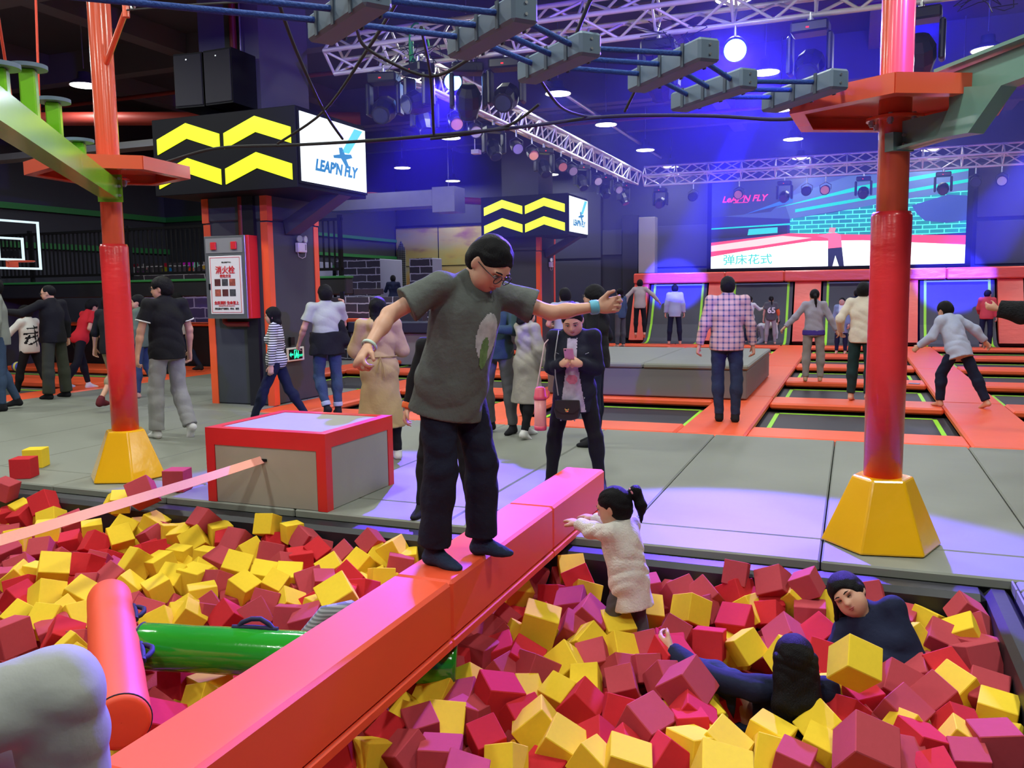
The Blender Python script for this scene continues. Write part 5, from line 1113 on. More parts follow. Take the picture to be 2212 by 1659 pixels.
            r_n = np.linalg.norm((P - nkc) / V3(1, 1, .8), axis=-1); D = np.maximum(D, (.052 * s * (1 + neck_open) - r_n).astype(np.float32)) if not top.get('collar') else D
            ax_ = T @ V3(0, 0, 1); q = P - nk; along = q @ ax_; rad_ = np.linalg.norm(q - along[..., None] * ax_, axis=-1)
            return np.where((along > .035 * s) & (rad_ < .16 * s) & (~(arm < .085 * s)), np.maximum(D, (along - .035 * s).astype(np.float32)), D)
        gt = Q.surface(vox, noise=.0026 * L if vox < .013 else 0, nscale=22 / s, post=post); G['top'] = gt; nmesh(top.get('name', 'shirt'), *gt, top['m'], t)
        if cuff:
            for nm in 'LR':
                sp_, el, wr, fd = A[nm]; Q = Fig()
                if sleeve == 'short': a_, b_, r0 = sp_ + (el - sp_) * .61, sp_ + (el - sp_) * .665, .046 * s + d * 1.5 * sw
                else: a_, b_, r0 = el + (wr - el) * .78, el + (wr - el) * .99, .031 * s + d * .9
                Q.rc(a_, b_, r0 + .005, None, k=.002, cut='ab'); nmesh('cuff', *Q.surface(vox), cuff, t)
    # ---- hair
    Q = Fig(); c0 = lambda f: tuple(x * g for x in f)
    if hair in ('short', 'crop', 'bowl', 'bob', 'long', 'tail', 'bun', 'shoulder', 'bald'):
        e = {'short': .016, 'crop': .007, 'bowl': .018, 'bob': .02, 'long': .014, 'tail': .009, 'bun': .010, 'shoulder': .016, 'bald': .005}[hair]
        Q.el(hp(0, -.012, .026), c0((.076 + e, .094 + e, .088 + e)), HR, k=.01)
        if hair in ('short', 'bowl', 'bob', 'crop'): Q.el(hp(0, -.045, -.01), c0((.072 + e, .062 + e, .075 + e)), HR, k=.02)
        Q.el(hp(0, .092, {'bowl': -.060, 'short': -.030, 'crop': -.026, 'bald': -.0, 'bun': -.018, 'tail': -.022, 'shoulder': -.028}.get(hair, -.034)), c0((.074, .070, {'bald': .13}.get(hair, .080))), HR, k=.012, sub=True)
        for sx in (-1, 1):
            if hair in ('short', 'crop', 'bald'): Q.el(hp(sx * .088, .018, -.045), c0((.03, .05, .060)), HR, k=.008, sub=True)
        if hair in ('short', 'crop', 'tail', 'bun', 'bald'): Q.el(hp(0, -.05, -.150), c0((.13, .10, .075)), HR, k=.01, sub=True)
        gd = V3(0, 0, -1)
        if hair in ('long', 'shoulder', 'bob'):
            Ln = {'long': .30, 'shoulder': .19, 'bob': .10}[hair] * s; bk = HR @ V3(0, -1, 0); bk[2] = 0; rt = HR @ V3(1, 0, 0)
            for o_, w_ in ((-.052, .030), (-.026, .040), (0, .042), (.026, .040), (.052, .030)):
                a_ = hp(o_, -.055 + abs(o_) * .35, .0); m_ = a_ + gd * Ln * .5 + bk * (.050 if hood else .020) * s; b_ = a_ + gd * Ln * (1 - abs(o_) * 2.2) + bk * (.085 if hood else .034) * s + rt * o_ * .15
                Q.rc(a_, m_, w_ * g, w_ * .95 * s, k=.02); Q.rc(m_, b_, w_ * .95 * s, w_ * .45 * s, k=.02)
            for sx in (-1, 1):
                a_ = hp(sx * .070, .015, .01); Q.rc(a_, a_ + gd * Ln * .62 + bk * .015 * s, .020 * g, .012 * s, k=.015)
        if hair == 'tail':
            a_ = hp(0, -.112, .02); b_ = a_ + HR @ V3(0, -.05, -.03) * g; Q.rc(a_, b_, .024 * g, .026 * g, k=.012); c_ = b_ + V3(0, 0, -.12) * s + HR @ V3(.012, -.01, 0) * s; Q.rc(b_, c_, .028 * g, .024 * g, k=.012); Q.rc(c_, c_ + V3(.008, .01, -.09) * s, .022 * g, .008 * g, k=.01)
        if hair == 'bun': Q.el(hp(0, -.075, .088), c0((.036, .034, .030)), HR, k=.012)
        hn = .0016 * g if vox < .013 else 0
        hair_o = nmesh('hair', *Q.surface(min(vox, .012), noise=hn, nscale=70), hair_m, t)
    if glasses:
        b = MB()
        for sx in (-1, 1):
            c_ = Vector(hp(sx * .032, .103, .0)); f_ = HR @ V3(0, 1, 0); b.torus(c_, .021 * g, .0022 * g, f_, 20, 6); b.tube([hp(sx * .054, .100, .004), hp(sx * .076, .055, .004), hp(sx * .081, -.005, .0)], .0022 * g, 6)
        b.tube([hp(-.012, .104, .003), hp(0, .107, .006), hp(.012, .104, .003)], .002 * g, 6); b.build('glasses', BLACK_GLOSS, t)
    return dict(root=t, hp=hp, HR=HR, T=T, up=up, A=A, J=J, G=G, s=s, g=g, nk=nk, pel=pel, FT=FT, H=H)
def ldir(yaw, a, b):
    d = Vector(b) - Vector(a); c, s_ = math.cos(-yaw), math.sin(-yaw); return (c * d.x - s_ * d.y, s_ * d.x + c * d.y, d.z)
def shoulder(root, yaw, H, lean, sx, root_h=0.0, wide=1.0, sex='m', side=0, twist=0):
    T = Rz(rad(twist)) @ Rx(-rad(lean)) @ Ry(rad(side)); wf = wide * (0.93 if sex == 'f' else 1.0); v = V3(0, 0, root_h) + T @ (V3(sx * .098 * wf, -.002, .288) * H); c, s_ = math.cos(yaw), math.sin(yaw)
    return Vector((root[0] + c * v[0] - s_ * v[1], root[1] + s_ * v[0] + c * v[1], root[2] + v[2]))
def ik(sh, tgt, H, yaw, pole):
    """directions of upper and lower arm so that the wrist reaches tgt"""
    a, b = .165 * H, .145 * H; d = Vector(tgt) - Vector(sh); L = min(d.length, (a + b) * .995); u = d.normalized(); x = (a * a - b * b + L * L) / (2 * L); h = math.sqrt(max(0, a * a - x * x)); p = Vector(pole); p = (p - u * p.dot(u)).normalized(); e = Vector(sh) + u * x + p * h
    return ldir(yaw, sh, e), ldir(yaw, e, Vector(sh) + u * L)
def world(t, p):
    c, s_ = math.cos(t.rotation_euler.z), math.sin(t.rotation_euler.z); return Vector((t.location.x + c * p[0] - s_ * p[1], t.location.y + s_ * p[0] + c * p[1], t.location.z + p[2]))
def cam_yaw(x, y, face): return math.atan2(-x, y) + rad(face)      # face 0 = back to the viewer, 90 = towards the left, 180 = towards the viewer
def stand(px, py, face, label, hd=None, **k):
    z = k.pop('z', 0.0); p = at(px, py, z=z)
    if hd: q = at(hd[0], hd[1], y=p.y); k['H'] = (q.z - z) * hd[2] if len(hd) > 2 else q.z - z
    k.setdefault('vox', max(.0085, min(.018, depth(p) * .00115))); return person(label, (p.x, p.y, z), yaw=cam_yaw(p.x, p.y, face), **k)
D_ = dict
BLK = cloth('black', (.010, .010, .013)); NAVY = cloth('navy', (.010, .014, .040)); JEANS = cloth('denim', (.045, .075, .14), bs=30); JEANS_D = cloth('dark_denim', (.020, .032, .075), bs=30); OLIVE = cloth('olive', (.045, .050, .035)); GREYT = cloth('grey_marl', (.30, .30, .29)); DGREY = cloth('dark_grey', (.10, .10, .105)); WHITE = cloth('white', (.70, .70, .68)); CREAM = cloth('cream', (.66, .60, .50)); LAV = cloth('pale_blue', (.42, .46, .62)); REDC = cloth('red', (.60, .02, .03)); TAN = cloth('tan', (.46, .33, .15), bs=11, bump=.5); GREYC = cloth('grey_coat', (.33, .31, .26), bs=11, bump=.5); DEN2 = cloth('jacket_denim', (.05, .09, .17), bs=30); SAGE = cloth('sage', (.12, .17, .12)); SOCKW = cloth('white_sock', (.65, .65, .63)); SOCKB = cloth('black_sock', (.012, .012, .016)); TEAL_D = cloth('dark_teal', (.03, .06, .07)); BOYT = cloth('slate_tee', (.105, .115, .105), bs=20, bump=.5); BOYP = cloth('navy_sweatpants', (.010, .012, .028), bs=18, bump=.5); SOCKN = cloth('navy_ribbed_sock', (.022, .035, .075), bs=60); LIGHTBLUE = cloth('light_grey_blue', (.40, .45, .52)); BEIGE = cloth('beige', (.48, .43, .36)); FLEECE = cloth('white_fleece', (.74, .69, .62), bs=90, bump=.35); ORC = cloth('orange_cuff', (.85, .16, .05)); KHAKI = cloth('khaki', (.35, .28, .17)); BLAZ = cloth('blazer', (.012, .013, .026), bs=14)
STRIPE = two_tone('navy_white_stripes', (.66, .66, .70), (.012, .012, .03), 'stripes', 36, .45, 'Z'); PLAID = two_tone('plaid_shirt_weave', (.60, .38, .33), (.05, .06, .16), 'plaid', 17, .32)
FUR = cloth('black_fur', (.008, .008, .01), bs=60, bump=1.0)
P_ = {}
down = ((-.16, .02, -1), (-.06, .18, -1)); downR = ((.16, .02, -1), (.06, .18, -1))
def legs_walk(a=.25, b=-.2, ka=.0, kb=.35, sp=.05): return D_(legL=((-sp, a, -1), (-sp * .4, a - ka * .3 - .05, -1)), legR=((sp, b, -1), (sp * .4, b - kb, -1)))
# --- the boy on the beam
z0 = .287
cb = at(975, 1214, z=z0)
P_['boy'] = person('boy with glasses in a grey t-shirt balancing on the orange beam', (cb.x, cb.y + .03, z0), H=1.50, yaw=cam_yaw(cb.x, cb.y, -142), vox=.0062, lean=12, side=-7, head=(34, 10, 0), hs=1.14, wide=1.16,
    armL=((-.67, .53, -.32), (-.71, .56, .10)), armR=((.75, -.34, -.45), (.52, .24, -.42)), legL=((-.13, .16, -1), (-.05, -.10, -1)), legR=((.05, .12, -1), (.02, -.16, -1)), feet=(28, 14), toe=(0, 4), group=None,
    top=D_(m=BOYT, name='t_shirt', sleeve_w=1.3), bottom=D_(m=BOYP, to=.93, flare=1.5, name='sweatpants'), sock=D_(m=SOCKN, h=.07), sleeve='short', top_len=.04, hair='crop', glasses=True, curl=(.75, .85), loose=1.35, tloose=1.9, neck_open=.08)
p = P_['boy']; r_ = p['root']
up, T, s = p['up'], p['T'], p['s']
PRINT = mat('tee_print', (.42, .42, .42), .8, var=.5, vscale=26); PRINT2 = mat('tee_print_green', (.12, .22, .07), .8, var=.6, vscale=40)
c1, c2 = up(-.02, .09, .17), up(-.015, .09, .125)
decal(p['G']['top'], lambda c, n: (n @ (T @ V3(0, 1, 0)) > .2) & (((c - c1) @ (T @ V3(1, 0, 0)) / .065) ** 2 + ((c - c1) @ (T @ V3(0, 0, 1)) / .105) ** 2 < 1), .0015, 'shirt_print', PRINT, r_, 'pale cloudy print on the chest')
decal(p['G']['top'], lambda c, n: (n @ (T @ V3(0, 1, 0)) > .2) & (((c - c2) @ (T @ V3(1, 0, 0)) / .026) ** 2 + ((c - c2) @ (T @ V3(0, 0, 1)) / .07) ** 2 < 1), .0028, 'shirt_print', PRINT2, r_, 'green patch in the middle of the print')
def wristband(pp, nm, r, w, m, lab, off=.02):
    sp_, el, wr, fd = pp['A'][nm]; b = MB(); c = Vector(wr - fd * off * pp['s']); d = Vector(fd); b.lathe([(r, -w), (r + .003, -w * .6), (r + .003, w * .6), (r, w), (r - .004, w), (r - .004, -w), (r, -w)], c, 20, d); return tag(b.build('wristband', m, pp['root']), lab)
wristband(p, 'R', .030, .007, mat('pale_band', (.5, .62, .55), .4), 'pale thin wristband'); wristband(p, 'L', .030, .020, mat('cyan_band', (.12, .45, .60), .5), 'wide cyan wristband')
# --- mother with the phone
P_['phone'] = person('woman in a black blazer looking down at her phone beyond the beam', (at(1243, 1058, z=0).x, at(1243, 1058, z=0).y, 0), H=1.415, yaw=cam_yaw(-1.88, 6.0, 172), vox=.0072, sex='f', lean=5, head=(26, 4, 3), hs=1.12, wide=1.14, group=None,
    armL=((-.10, -.05, -1), (.50, .80, .22)), armR=((.10, -.05, -1), (-.50, .80, .22)), legL=((-.22, .02, -1), (-.10, -.02, -1)), legR=((.22, .02, -1), (.10, -.02, -1)), feet=(18, -18), hup=((-.5, .45, .3), (.5, .45, .3)),
    top=D_(m=BLAZ, name='blazer'), bottom=D_(m=BLK, to=.98), shoes=SOCKB, hair='bun', curl=(.85, .9), top_len=.055, loose=1.25, tloose=.9)
p = P_['phone']; r_ = p['root']; up, T = p['up'], p['T']
BLOUSE = mat('floral_blouse', (.42, .36, .46), .8, var=.6, vscale=18)
fw, rt, uz = T @ V3(0, 1, 0), T @ V3(1, 0, 0), T @ V3(0, 0, 1); c0 = up(0, .09, 0)
def vshape(c, n):
    x = np.abs((c - c0) @ rt); z = (c - c0) @ uz; return (n @ fw > .15) & (x < .034 + .045 * np.clip((.26 - z) / .30, 0, 1.4)) & (z > -.13) & (z < .405)
decal(p['G']['top'], vshape, .0035, 'blouse', BLOUSE, r_, 'pale floral blouse')
decal(p['G']['top'], lambda c, n: vshape(c, n) & (((c - up(0, .09, .18)) @ rt) ** 2 / .03 ** 2 + ((c - up(0, .09, .185)) @ uz) ** 2 / .04 ** 2 < 1), .0055, 'blouse_flower', mat('pink_flower_print', (.55, .16, .24), .8, var=.5, vscale=40), r_)
decal(p['G']['top'], lambda c, n: vshape(c, n) & (((c - up(0, .09, .09)) @ rt) ** 2 / .04 ** 2 + ((c - up(0, .09, .08)) @ uz) ** 2 / .035 ** 2 < 1), .0055, 'blouse_flower', MATS['pink_flower_print'], r_)
for sx in (-1, 1): MB().tube([up(sx * .055, .082, .205), up(sx * .085, .070, .215)], .0025, 6).build('pocket_zip', STEEL, r_)
hl, hr = p['A']['L'][2], p['A']['R'][2]; mid = (hl + hr) / 2 + p['A']['L'][3] * .02 + p['A']['R'][3] * .02 + V3(0, .055, .055)
t = thing('mobile_phone', 'pink mobile phone held by the woman in the black blazer', 'phone', world(r_, mid)); t.rotation_euler = (rad(-38), 0, r_.rotation_euler.z)
MB().box((0, 0, 0), (.070, .008, .138), bev=.004).build('back_cover', mat('rose_gold', (.72, .38, .40), .3, metal=.4), t); MB().box((0, -.005, 0), (.064, .001, .118)).build('display', emit('phone_glow', (.5, .55, .8), .7), t); MB().cyl((.022, .004, .055), (.022, .0055, .055), .006, n=14).build('camera_lens', BLACK_GLOSS, t)
t = thing('shoulder_bag', 'small black shoulder bag with a gold clasp on the phone woman', 'bag', world(r_, up(.03, .135, -.045) + V3(-.015, .0, -.02))); t.rotation_euler = (0, 0, r_.rotation_euler.z)
b = MB(); b.prism([(-.085, -.03, .055), (-.095, -.03, -.02), (-.08, -.03, -.075), (-.03, -.03, -.09), (.03, -.03, -.09), (.08, -.03, -.075), (.095, -.03, -.02), (.085, -.03, .055)], (0, .055, 0)); o = b.build('pouch', mat('black_leather', (.014, .018, .018), .35), t); bv = o.modifiers.new('b', 'BEVEL'); bv.width = .009; bv.segments = 3
b = MB(); b.prism([(-.087, .026, .058), (-.09, .026, .0), (-.05, .026, -.035), (.05, .026, -.035), (.09, .026, .0), (.087, .026, .058)], (0, .006, 0)); b.build('flap', MATS['black_leather'], t)
b = MB(); b.ell((0, .036, -.018), (.014, .004, .010)); b.ell((-.012, .036, -.006), (.005, .003, .007)); b.ell((.012, .036, -.006), (.005, .003, .007)); b.build('clasp', mat('gold', (.9, .65, .2), .2, metal=1), t)
for x_ in (-.05, .05): MB().ell((x_, 0, -.092), (.006, .006, .006), 10, 6).build('stud', STEEL, t)
strap = [world(r_, q) - t.location for q in (up(.07, .115, .0), up(.085, .10, .10), up(.088, .085, .20), up(.075, .03, .325), up(.05, -.05, .30), up(.0, -.10, .15), up(-.07, -.09, .02), up(-.06, .09, -.02))]
o = MB().tube(strap, .0045, 8).build('strap', mat('grey_strap', (.25, .24, .26), .4), t); o.matrix_parent_inverse = Matrix(); o.rotation_euler = (0, 0, -t.rotation_euler.z)
bt_ = world(r_, up(.135, .05, -.09)); t = thing('water_bottle', 'pink thermos bottle hanging at the side of the phone woman', 'bottle', at(1167, 880, y=5.9)); t.scale = (1.3, 1.3, 1.35) 
MB().lathe([(.001, -.12), (.033, -.12), (.035, -.10), (.034, -.09), (.034, .045), (.001, .045)], n=24).build('flask', mat('pink_flask', (.75, .28, .28), .35, var=.15, vscale=30), t); MB().lathe([(.001, .045), (.037, .045), (.037, .06), (.034, .065), (.030, .10), (.022, .112), (.001, .112)], n=24).build('lid', mat('pink_lid', (.80, .10, .17), .35), t)
MB().lathe([(.001, -.125), (.034, -.125), (.037, -.10), (.034, -.10)], n=24).build('base_ring', MATS['pink_lid'], t)
MB().tube([(.036, 0, .05), (.05, 0, .06), (.055, 0, .085), (.04, 0, .10)], .005, 8).build('carry_loop', MATS['pink_lid'], t); q = world(r_, up(.095, .0, .31)) - t.location; MB().tube([(-.02, 0, .10), (.03, 0, .35), q * .74, q * .76 + Vector((.0, .04, -.04))], .004, 6).build('cord', mat('pink_cord', (.6, .45, .45), .6), t)
# --- toddler climbing beside the beam
tb = at(1352, 1390, z=-.36); tx, ty = tb.x, 4.12
tb = at(1347, 1250, y=4.12)
tb = at(1348, 1180, y=4.12); ry = cam_yaw(tb.x, 4.12, 55); rt_ = (tb.x + .03, 4.12, -.47); HT = .93
lowz = .53 * HT
sL, sR = shoulder(rt_, ry, HT, 12, -1, lowz - .01, 1.16, 'f'), shoulder(rt_, ry, HT, 12, 1, lowz - .01, 1.16, 'f')
tL, tR = at(1222, 1128, y=4.30), at(1232, 1116, y=4.46)
P_['toddler'] = person('toddler girl in a white fleece reaching for the orange beam', rt_, H=HT, yaw=ry, vox=.0062, sex='f', lean=12, head=(6, 16, 0), hs=1.5, wide=1.16, group=None,
    armL=ik(sL, tL, HT, ry, (.2, -.3, -1)), armR=ik(sR, tR, HT, ry, (.2, .3, -1)), legL=((-.10, .35, -1), (-.03, -.35, -1)), legR=((.07, -.05, -1), (.02, -.12, -1)), feet=(0, 0), hup=((0, 0, 1), (0, 0, 1)),
    top=D_(m=FLEECE, name='fleece', sleeve_w=1.2), bottom=D_(m=DGREY, to=.96), hair='crop', curl=(.15, .2), top_len=.10, loose=1.35, tloose=.9, cuff=None, face=True, hand_s=1.0)
p = P_['toddler']; r_ = p['root']; hp, g = p['hp'], p['g']
Q = Fig(); a_ = hp(.035, -.10, .045); b_ = a_ + p['HR'] @ V3(.02, -.05, .012) * g; c_ = b_ + V3(.0, -.035, -.07); d_ = c_ + V3(.0, .0, -.085); Q.rc(a_, b_, .022, .024, k=.01); Q.rc(b_, c_, .030, .026, k=.02); Q.rc(c_, d_, .026, .006, k=.02); nmesh('ponytail', *Q.surface(.006, noise=.002, nscale=80), HAIR, r_)
MB().torus(b_ * .6 + a_ * .4, .022, .007, b_ - a_).build('hair_band', mat('pink_band', (.75, .25, .33), .5), r_)
Q = Fig(); Q.el(hp(0, -.02, .03), (.087 * g, .104 * g, .098 * g), p['HR']); Q.el(hp(0, -.05, -.02), (.083 * g, .07 * g, .085 * g), p['HR'], k=.03); Q.el(hp(0, .105, -.035), (.078 * g, .075 * g, .085 * g), p['HR'], k=.012, sub=True); nmesh('fringe', *Q.surface(.006, noise=.002, nscale=70), HAIR, r_)
# --- person standing behind the boy
P_['behind'] = person('person in black with orange cuffs standing behind the boy', (-2.50, 5.06, 0), H=1.40, yaw=cam_yaw(-2.5, 5.06, 175), vox=.009, sex='f', group=None, head=(25, 0, 0),
    armL=((-.30, .0, -1), (-.22, .12, -1)), armR=((.30, .0, -1), (.25, .12, -1)), legL=((-.17, .0, -1), (-.10, 0, -1)), legR=((.17, .0, -1), (.10, 0, -1)), feet=(20, -20), top=D_(m=BLK, name='jacket'), bottom=D_(m=BLK, to=.97), sock=D_(m=SOCKB, h=.05), hair='tail', cuff=ORC, tloose=.8)
# --- woman laughing in the pit
hw_ = at(1824, 1322, d=3.82); yw = cam_yaw(hw_.x, hw_.y, 168)
hipw = Vector((hw_.x, hw_.y, hw_.z)) + Vector((.34, .10, -.50))
P_['laugh'] = person('laughing woman in black lying among the cubes', (hipw.x, hipw.y, hipw.z + .05), H=1.46, yaw=yw, vox=.0065, sex='f', side=36, lean=-6, head=(4, -4, 6), hs=1.0, wide=.9, group=None, root_h=.02,
    armL=((-.45, .25, -.85), (.75, .65, .05)), armR=((.3, .5, -.8), (.1, .9, -.5)), legL=((-.3, .8, -.7), (0, .5, -.8)), legR=((.1, .8, -.7), (0, .5, -.8)), top=D_(m=NAVY, name='sweater', sleeve_w=1.4), bottom=D_(m=BLK, to=.97), hair='shoulder', loose=1.2, extra='closed', curl=(.7, .7))
# --- woman with long hair seen from behind
hd_ = at(1706, 1418, d=3.40); yw = cam_yaw(hd_.x, hd_.y, 12); hip = Vector((hd_.x - .06, hd_.y + .38, hd_.z - .57))
kn_, an_ = at(1600, 1478, d=3.75), at(1508, 1440, d=3.95); sho, elb, wri = at(1655, 1555, d=3.40), at(1572, 1535, d=3.5), at(1520, 1490, d=3.62)
P_['hair'] = person('woman with long black hair sitting in the pit, back to the viewer', (hip.x, hip.y, hip.z - .02), H=1.50, yaw=yw, vox=.0075, sex='f', lean=-33, head=(30, 0, 0), group=None, root_h=.02,
    armL=(ldir(yw, sho, elb), ldir(yw, elb, wri)), armR=((.3, .5, -.8), (.1, .9, -.1)), legL=(ldir(yw, hip + Vector((-.05, .02, .0)), kn_), ldir(yw, kn_, an_)), legR=((.1, .95, -.3), (-.3, .5, -.8)), feet=(60, 0), toe=(-20, 0), top=D_(m=NAVY, name='sweater', sleeve_w=1.3), bottom=D_(m=JEANS_D, to=.9, hem=JEANS), sock=D_(m=SOCKB, h=.05), hair='long', loose=1.2, curl=(.5, .5), tloose=1.5)
p = P_['hair']; hp, g = p['hp'], p['g']; Q = Fig()
for o_ in (-.06, -.03, 0, .03, .06):
    a_ = hp(o_, -.07 + abs(o_) * .5, .02); m_ = hp(o_ * 1.15, -.115, -.16); b_ = hp(o_ * 1.2, -.12, -.40); Q.rc(a_, m_, .042 * g, .040 * g, k=.03); Q.rc(m_, b_, .040 * g, .026 * g, k=.03)
nmesh('hair_curtain', *Q.surface(.0075, noise=.0022, nscale=60), HAIR, p['root'])
wristband(p, 'L', .030, .012, mat('cyan_band', (.12, .45, .60), .5), 'cyan wristband')
# --- head showing at the lower edge
q = at(1815, 1665, d=2.75)
P_['low'] = person('dark haired head showing at the lower edge of the view', (q.x, q.y, q.z - 1.40 + .0), H=1.50, yaw=cam_yaw(q.x, q.y, 10), vox=.009, group=None, top=D_(m=NAVY, name='shirt'), bottom=D_(m=BLK), hair='short', legL=((-.1, .9, -.5), (0, .2, -1)), legR=((.1, .9, -.5), (0, .2, -1)), root_h=.62)
P_['low']['root'].location.z += .0
# --- knee of the person sitting next to the camera
K_, Hh, An = at(80, 1462, d=1.62), at(-440, 1640, d=1.45), at(150, 1960, d=1.80); yw = math.atan2(-(K_ - Hh).x, (K_ - Hh).y); rk = (Hh.x, Hh.y, Hh.z - .05); sL = shoulder(rk, yw, 1.64, 12, -1, .05)
P_['knee'] = person('person in grey trousers sitting by the camera, only a knee and hand in view', rk, H=1.64, yaw=yw, vox=.009, group=None, root_h=.05, lean=12,
    legL=((-.55, .8, -.5), (-.1, .1, -1)), legR=(ldir(yw, Hh, K_), ldir(yw, K_, An)), feet=(0, -20), armR=((.1, -.5, -1), (.1, -.1, -1)), armL=((-.4, -.2, -1), (-.1, .1, -1)), top=D_(m=GREYT, name='shirt'), bottom=D_(m=cloth('grey_trousers', (.34, .35, .32), bs=9, bump=.3), to=.96, flare=1.5), sock=SOCKW, tloose=1.6, curl=(.4, .4))
# --- standing crowd
G = 'standing visitors in the hall'
def S(key, *a, **k): k.setdefault('group', None); P_[key] = stand(*a, **k); return P_[key]
S('edge', 8, 886, 95, 'person in a sage grey sweater cut by the left edge', hd=(-20, 596), armL=((-.3, .1, -1), (-.1, .2, -1)), armR=downR[0:2], top=D_(m=cloth('sage_grey', (.24, .26, .23)), name='sweater'), bottom=D_(m=JEANS), sock=D_(m=SOCKB, h=.09), loose=1.3, **legs_walk(.05, -.05))
S('letters', 72, 856, 45, 'child in a white sweater with black strokes at the left', hd=(45, 656), z=-.1, top=D_(m=WHITE, name='sweater'), bottom=D_(m=BLK), head=(10, 25, 0), armL=((-.5, .5, -.7), (-.1, .8, -.3)), armR=((.2, .3, -1), (0, .6, -.7)), loose=1.4, hs=1.1, **legs_walk(.3, -.25, 0, .2, .1), glasses=True)
p = P_['letters']; up, T = p['up'], p['T']; bk = T @ V3(0, -1, 0); rt = T @ V3(1, 0, 0); uz = T @ V3(0, 0, 1); c0 = up(0, -.06, .13)
def strokes(c, n):
    x = (c - c0) @ rt; z = (c - c0) @ uz; k = np.zeros(len(c), bool)
    for x0_, z0_, x1_, z1_ in ((-.10, .13, .12, .15), (-.13, .05, .14, .07), (.0, .17, .02, -.14), (-.12, -.02, .10, .02), (-.10, -.12, .12, -.04), (-.08, .02, -.13, -.10), (.08, .0, .10, -.13)):
        d = np.array([x1_ - x0_, z1_ - z0_]); q_ = np.stack([x - x0_, z - z0_], 1); h_ = np.clip(q_ @ d / (d @ d), 0, 1); k |= np.linalg.norm(q_ - h_[:, None] * d, axis=1) < .012
    return k & (n @ bk > -.1)
decal(p['G']['top'], strokes, .002, 'brush_strokes', BLK, p['root'], 'black brush stroke letters on the back')
S('olive', 125, 860, 42, 'man in black top and olive trousers, thin haired, at the left', hd=(112, 612), top=D_(m=BLK, name='sweater'), bottom=D_(m=OLIVE, to=.99, flare=1.7), head=(8, 30, 0), hair='bald', glasses=True, armL=((-.75, .5, -.45), (-.2, .9, .1)), armR=((.22, 0, -1), (.15, .15, -1)), loose=1.5, tloose=2.0, wide=1.12, shoes=SOCKB, legL=((-.10, 0, -1), (-.05, 0, -1)), legR=((.12, 0, -1), (.06, 0, -1)))
S('redtee', 178, 842, -62, 'person in a red t-shirt leaning forward left of the orange post', hd=(215, 643, 1.04), top=D_(m=REDC, name='t_shirt'), bottom=D_(m=BLK, to=.9), sleeve='short', lean=24, sock=D_(m=SOCKW, h=.04), armR=((.3, -.5, -1), (.0, .9, -.7)), armL=((-.2, .5, -1), (0, .7, -.6)), tloose=.8, **legs_walk(.25, -.3, 0, .4))
S('shorts', 250, 882, -40, 'person in black top and khaki shorts behind the left orange post', hd=(262, 625), top=D_(m=BLK, name='t_shirt'), bottom=D_(m=KHAKI, to=.1, flare=1.5), sleeve='elbow', shoes=D_(m=cloth('maroon_shoe', (.12, .015, .02)), h=.06), armL=((-.35, .0, -1), (-.25, .15, -1)), armR=downR, loose=1.3, **legs_walk(.35, -.4, 0, .5, .06))
S('blacktee', 372, 944, 28, 'man in a black t-shirt and light grey sweatpants walking away', hd=(342, 593), top=D_(m=BLK, name='t_shirt'), bottom=D_(m=GREYT, to=.97, flare=1.5), sleeve='short', cuff=WHITE, hair='short', glasses=True, head=(6, 42, 0), sock=D_(m=SOCKW, h=.05), armL=((-.28, .10, -1), (-.16, .1, -1)), armR=((.26, -.02, -1), (.10, .25, -1)), legL=((-.10, .10, -1), (-.02, .02, -1)), legR=((.06, .05, -1), (.02, -.50, -1)), toe=(0, 55), loose=1.35, tloose=1.9, wide=1.1, vox=.0085)
S('sage', 312, 858, 70, 'person in a sage green shirt behind the man in black t-shirt', hd=(303, 634), top=D_(m=SAGE, name='shirt'), bottom=D_(m=JEANS), head=(0, 20, 0), loose=1.2, **legs_walk(.1, -.1))
S('whiteside', 392, 806, 60, 'person in white shirt and dark trousers seen beyond the black t-shirt man', hd=(373, 628), top=D_(m=WHITE, name='shirt'), bottom=D_(m=NAVY), shoes=SOCKB, loose=1.2, **legs_walk(.3, -.35, 0, .3))
S('striped', 603, 912, 80, 'girl in a navy and white striped shirt walking left before the column', hd=(585, 650), sex='f', top=D_(m=STRIPE, name='striped_shirt'), bottom=D_(m=NAVY, to=.97), hair='shoulder', armL=((-.2, .05, -1), (-.1, .1, -1)), armR=((.2, -.1, -1), (.1, .15, -1)), head=(4, -4, 0), vox=.0085, loose=1.05, tloose=1.0, **legs_walk(.45, -.35, 0, .25))
S('whitetee', 712, 896, 14, 'man in a white t-shirt with a black jacket tied at his waist', hd=(692, 612), top=D_(m=cloth('off_white_tee', (.42, .45, .40)), name='t_shirt'), bottom=D_(m=JEANS, to=.93, hem=LIGHTBLUE), sleeve='short', hair='short', armL=((-.35, .15, -1), (-.15, .6, -.8)), armR=((.25, .45, -.8), (.12, .45, .95)), sock=D_(m=SOCKB, h=.05), legL=((-.05, .12, -1), (.15, -.35, -1)), legR=((.06, .05, -1), (.0, -.08, -1)), toe=(35, 0), feet=(20, 0), loose=1.4, tloose=1.3, wide=1.12, vox=.0085)
p = P_['whitetee']; Q = Fig(); up, T = p['up'], p['T']; Q.rc(up(0, 0, .10), up(0, -.005, -.07), .200, .222, k=.02, sq=(T @ V3(0, 1, 0), .76), cut='ab'); Q.rc(up(.10, -.03, .16), up(.13, -.03, .03), .05, .07, k=.03); nmesh('tied_jacket', *Q.surface(.0095, noise=.006, nscale=20), BLK, p['root'], 'black jacket tied round the waist')
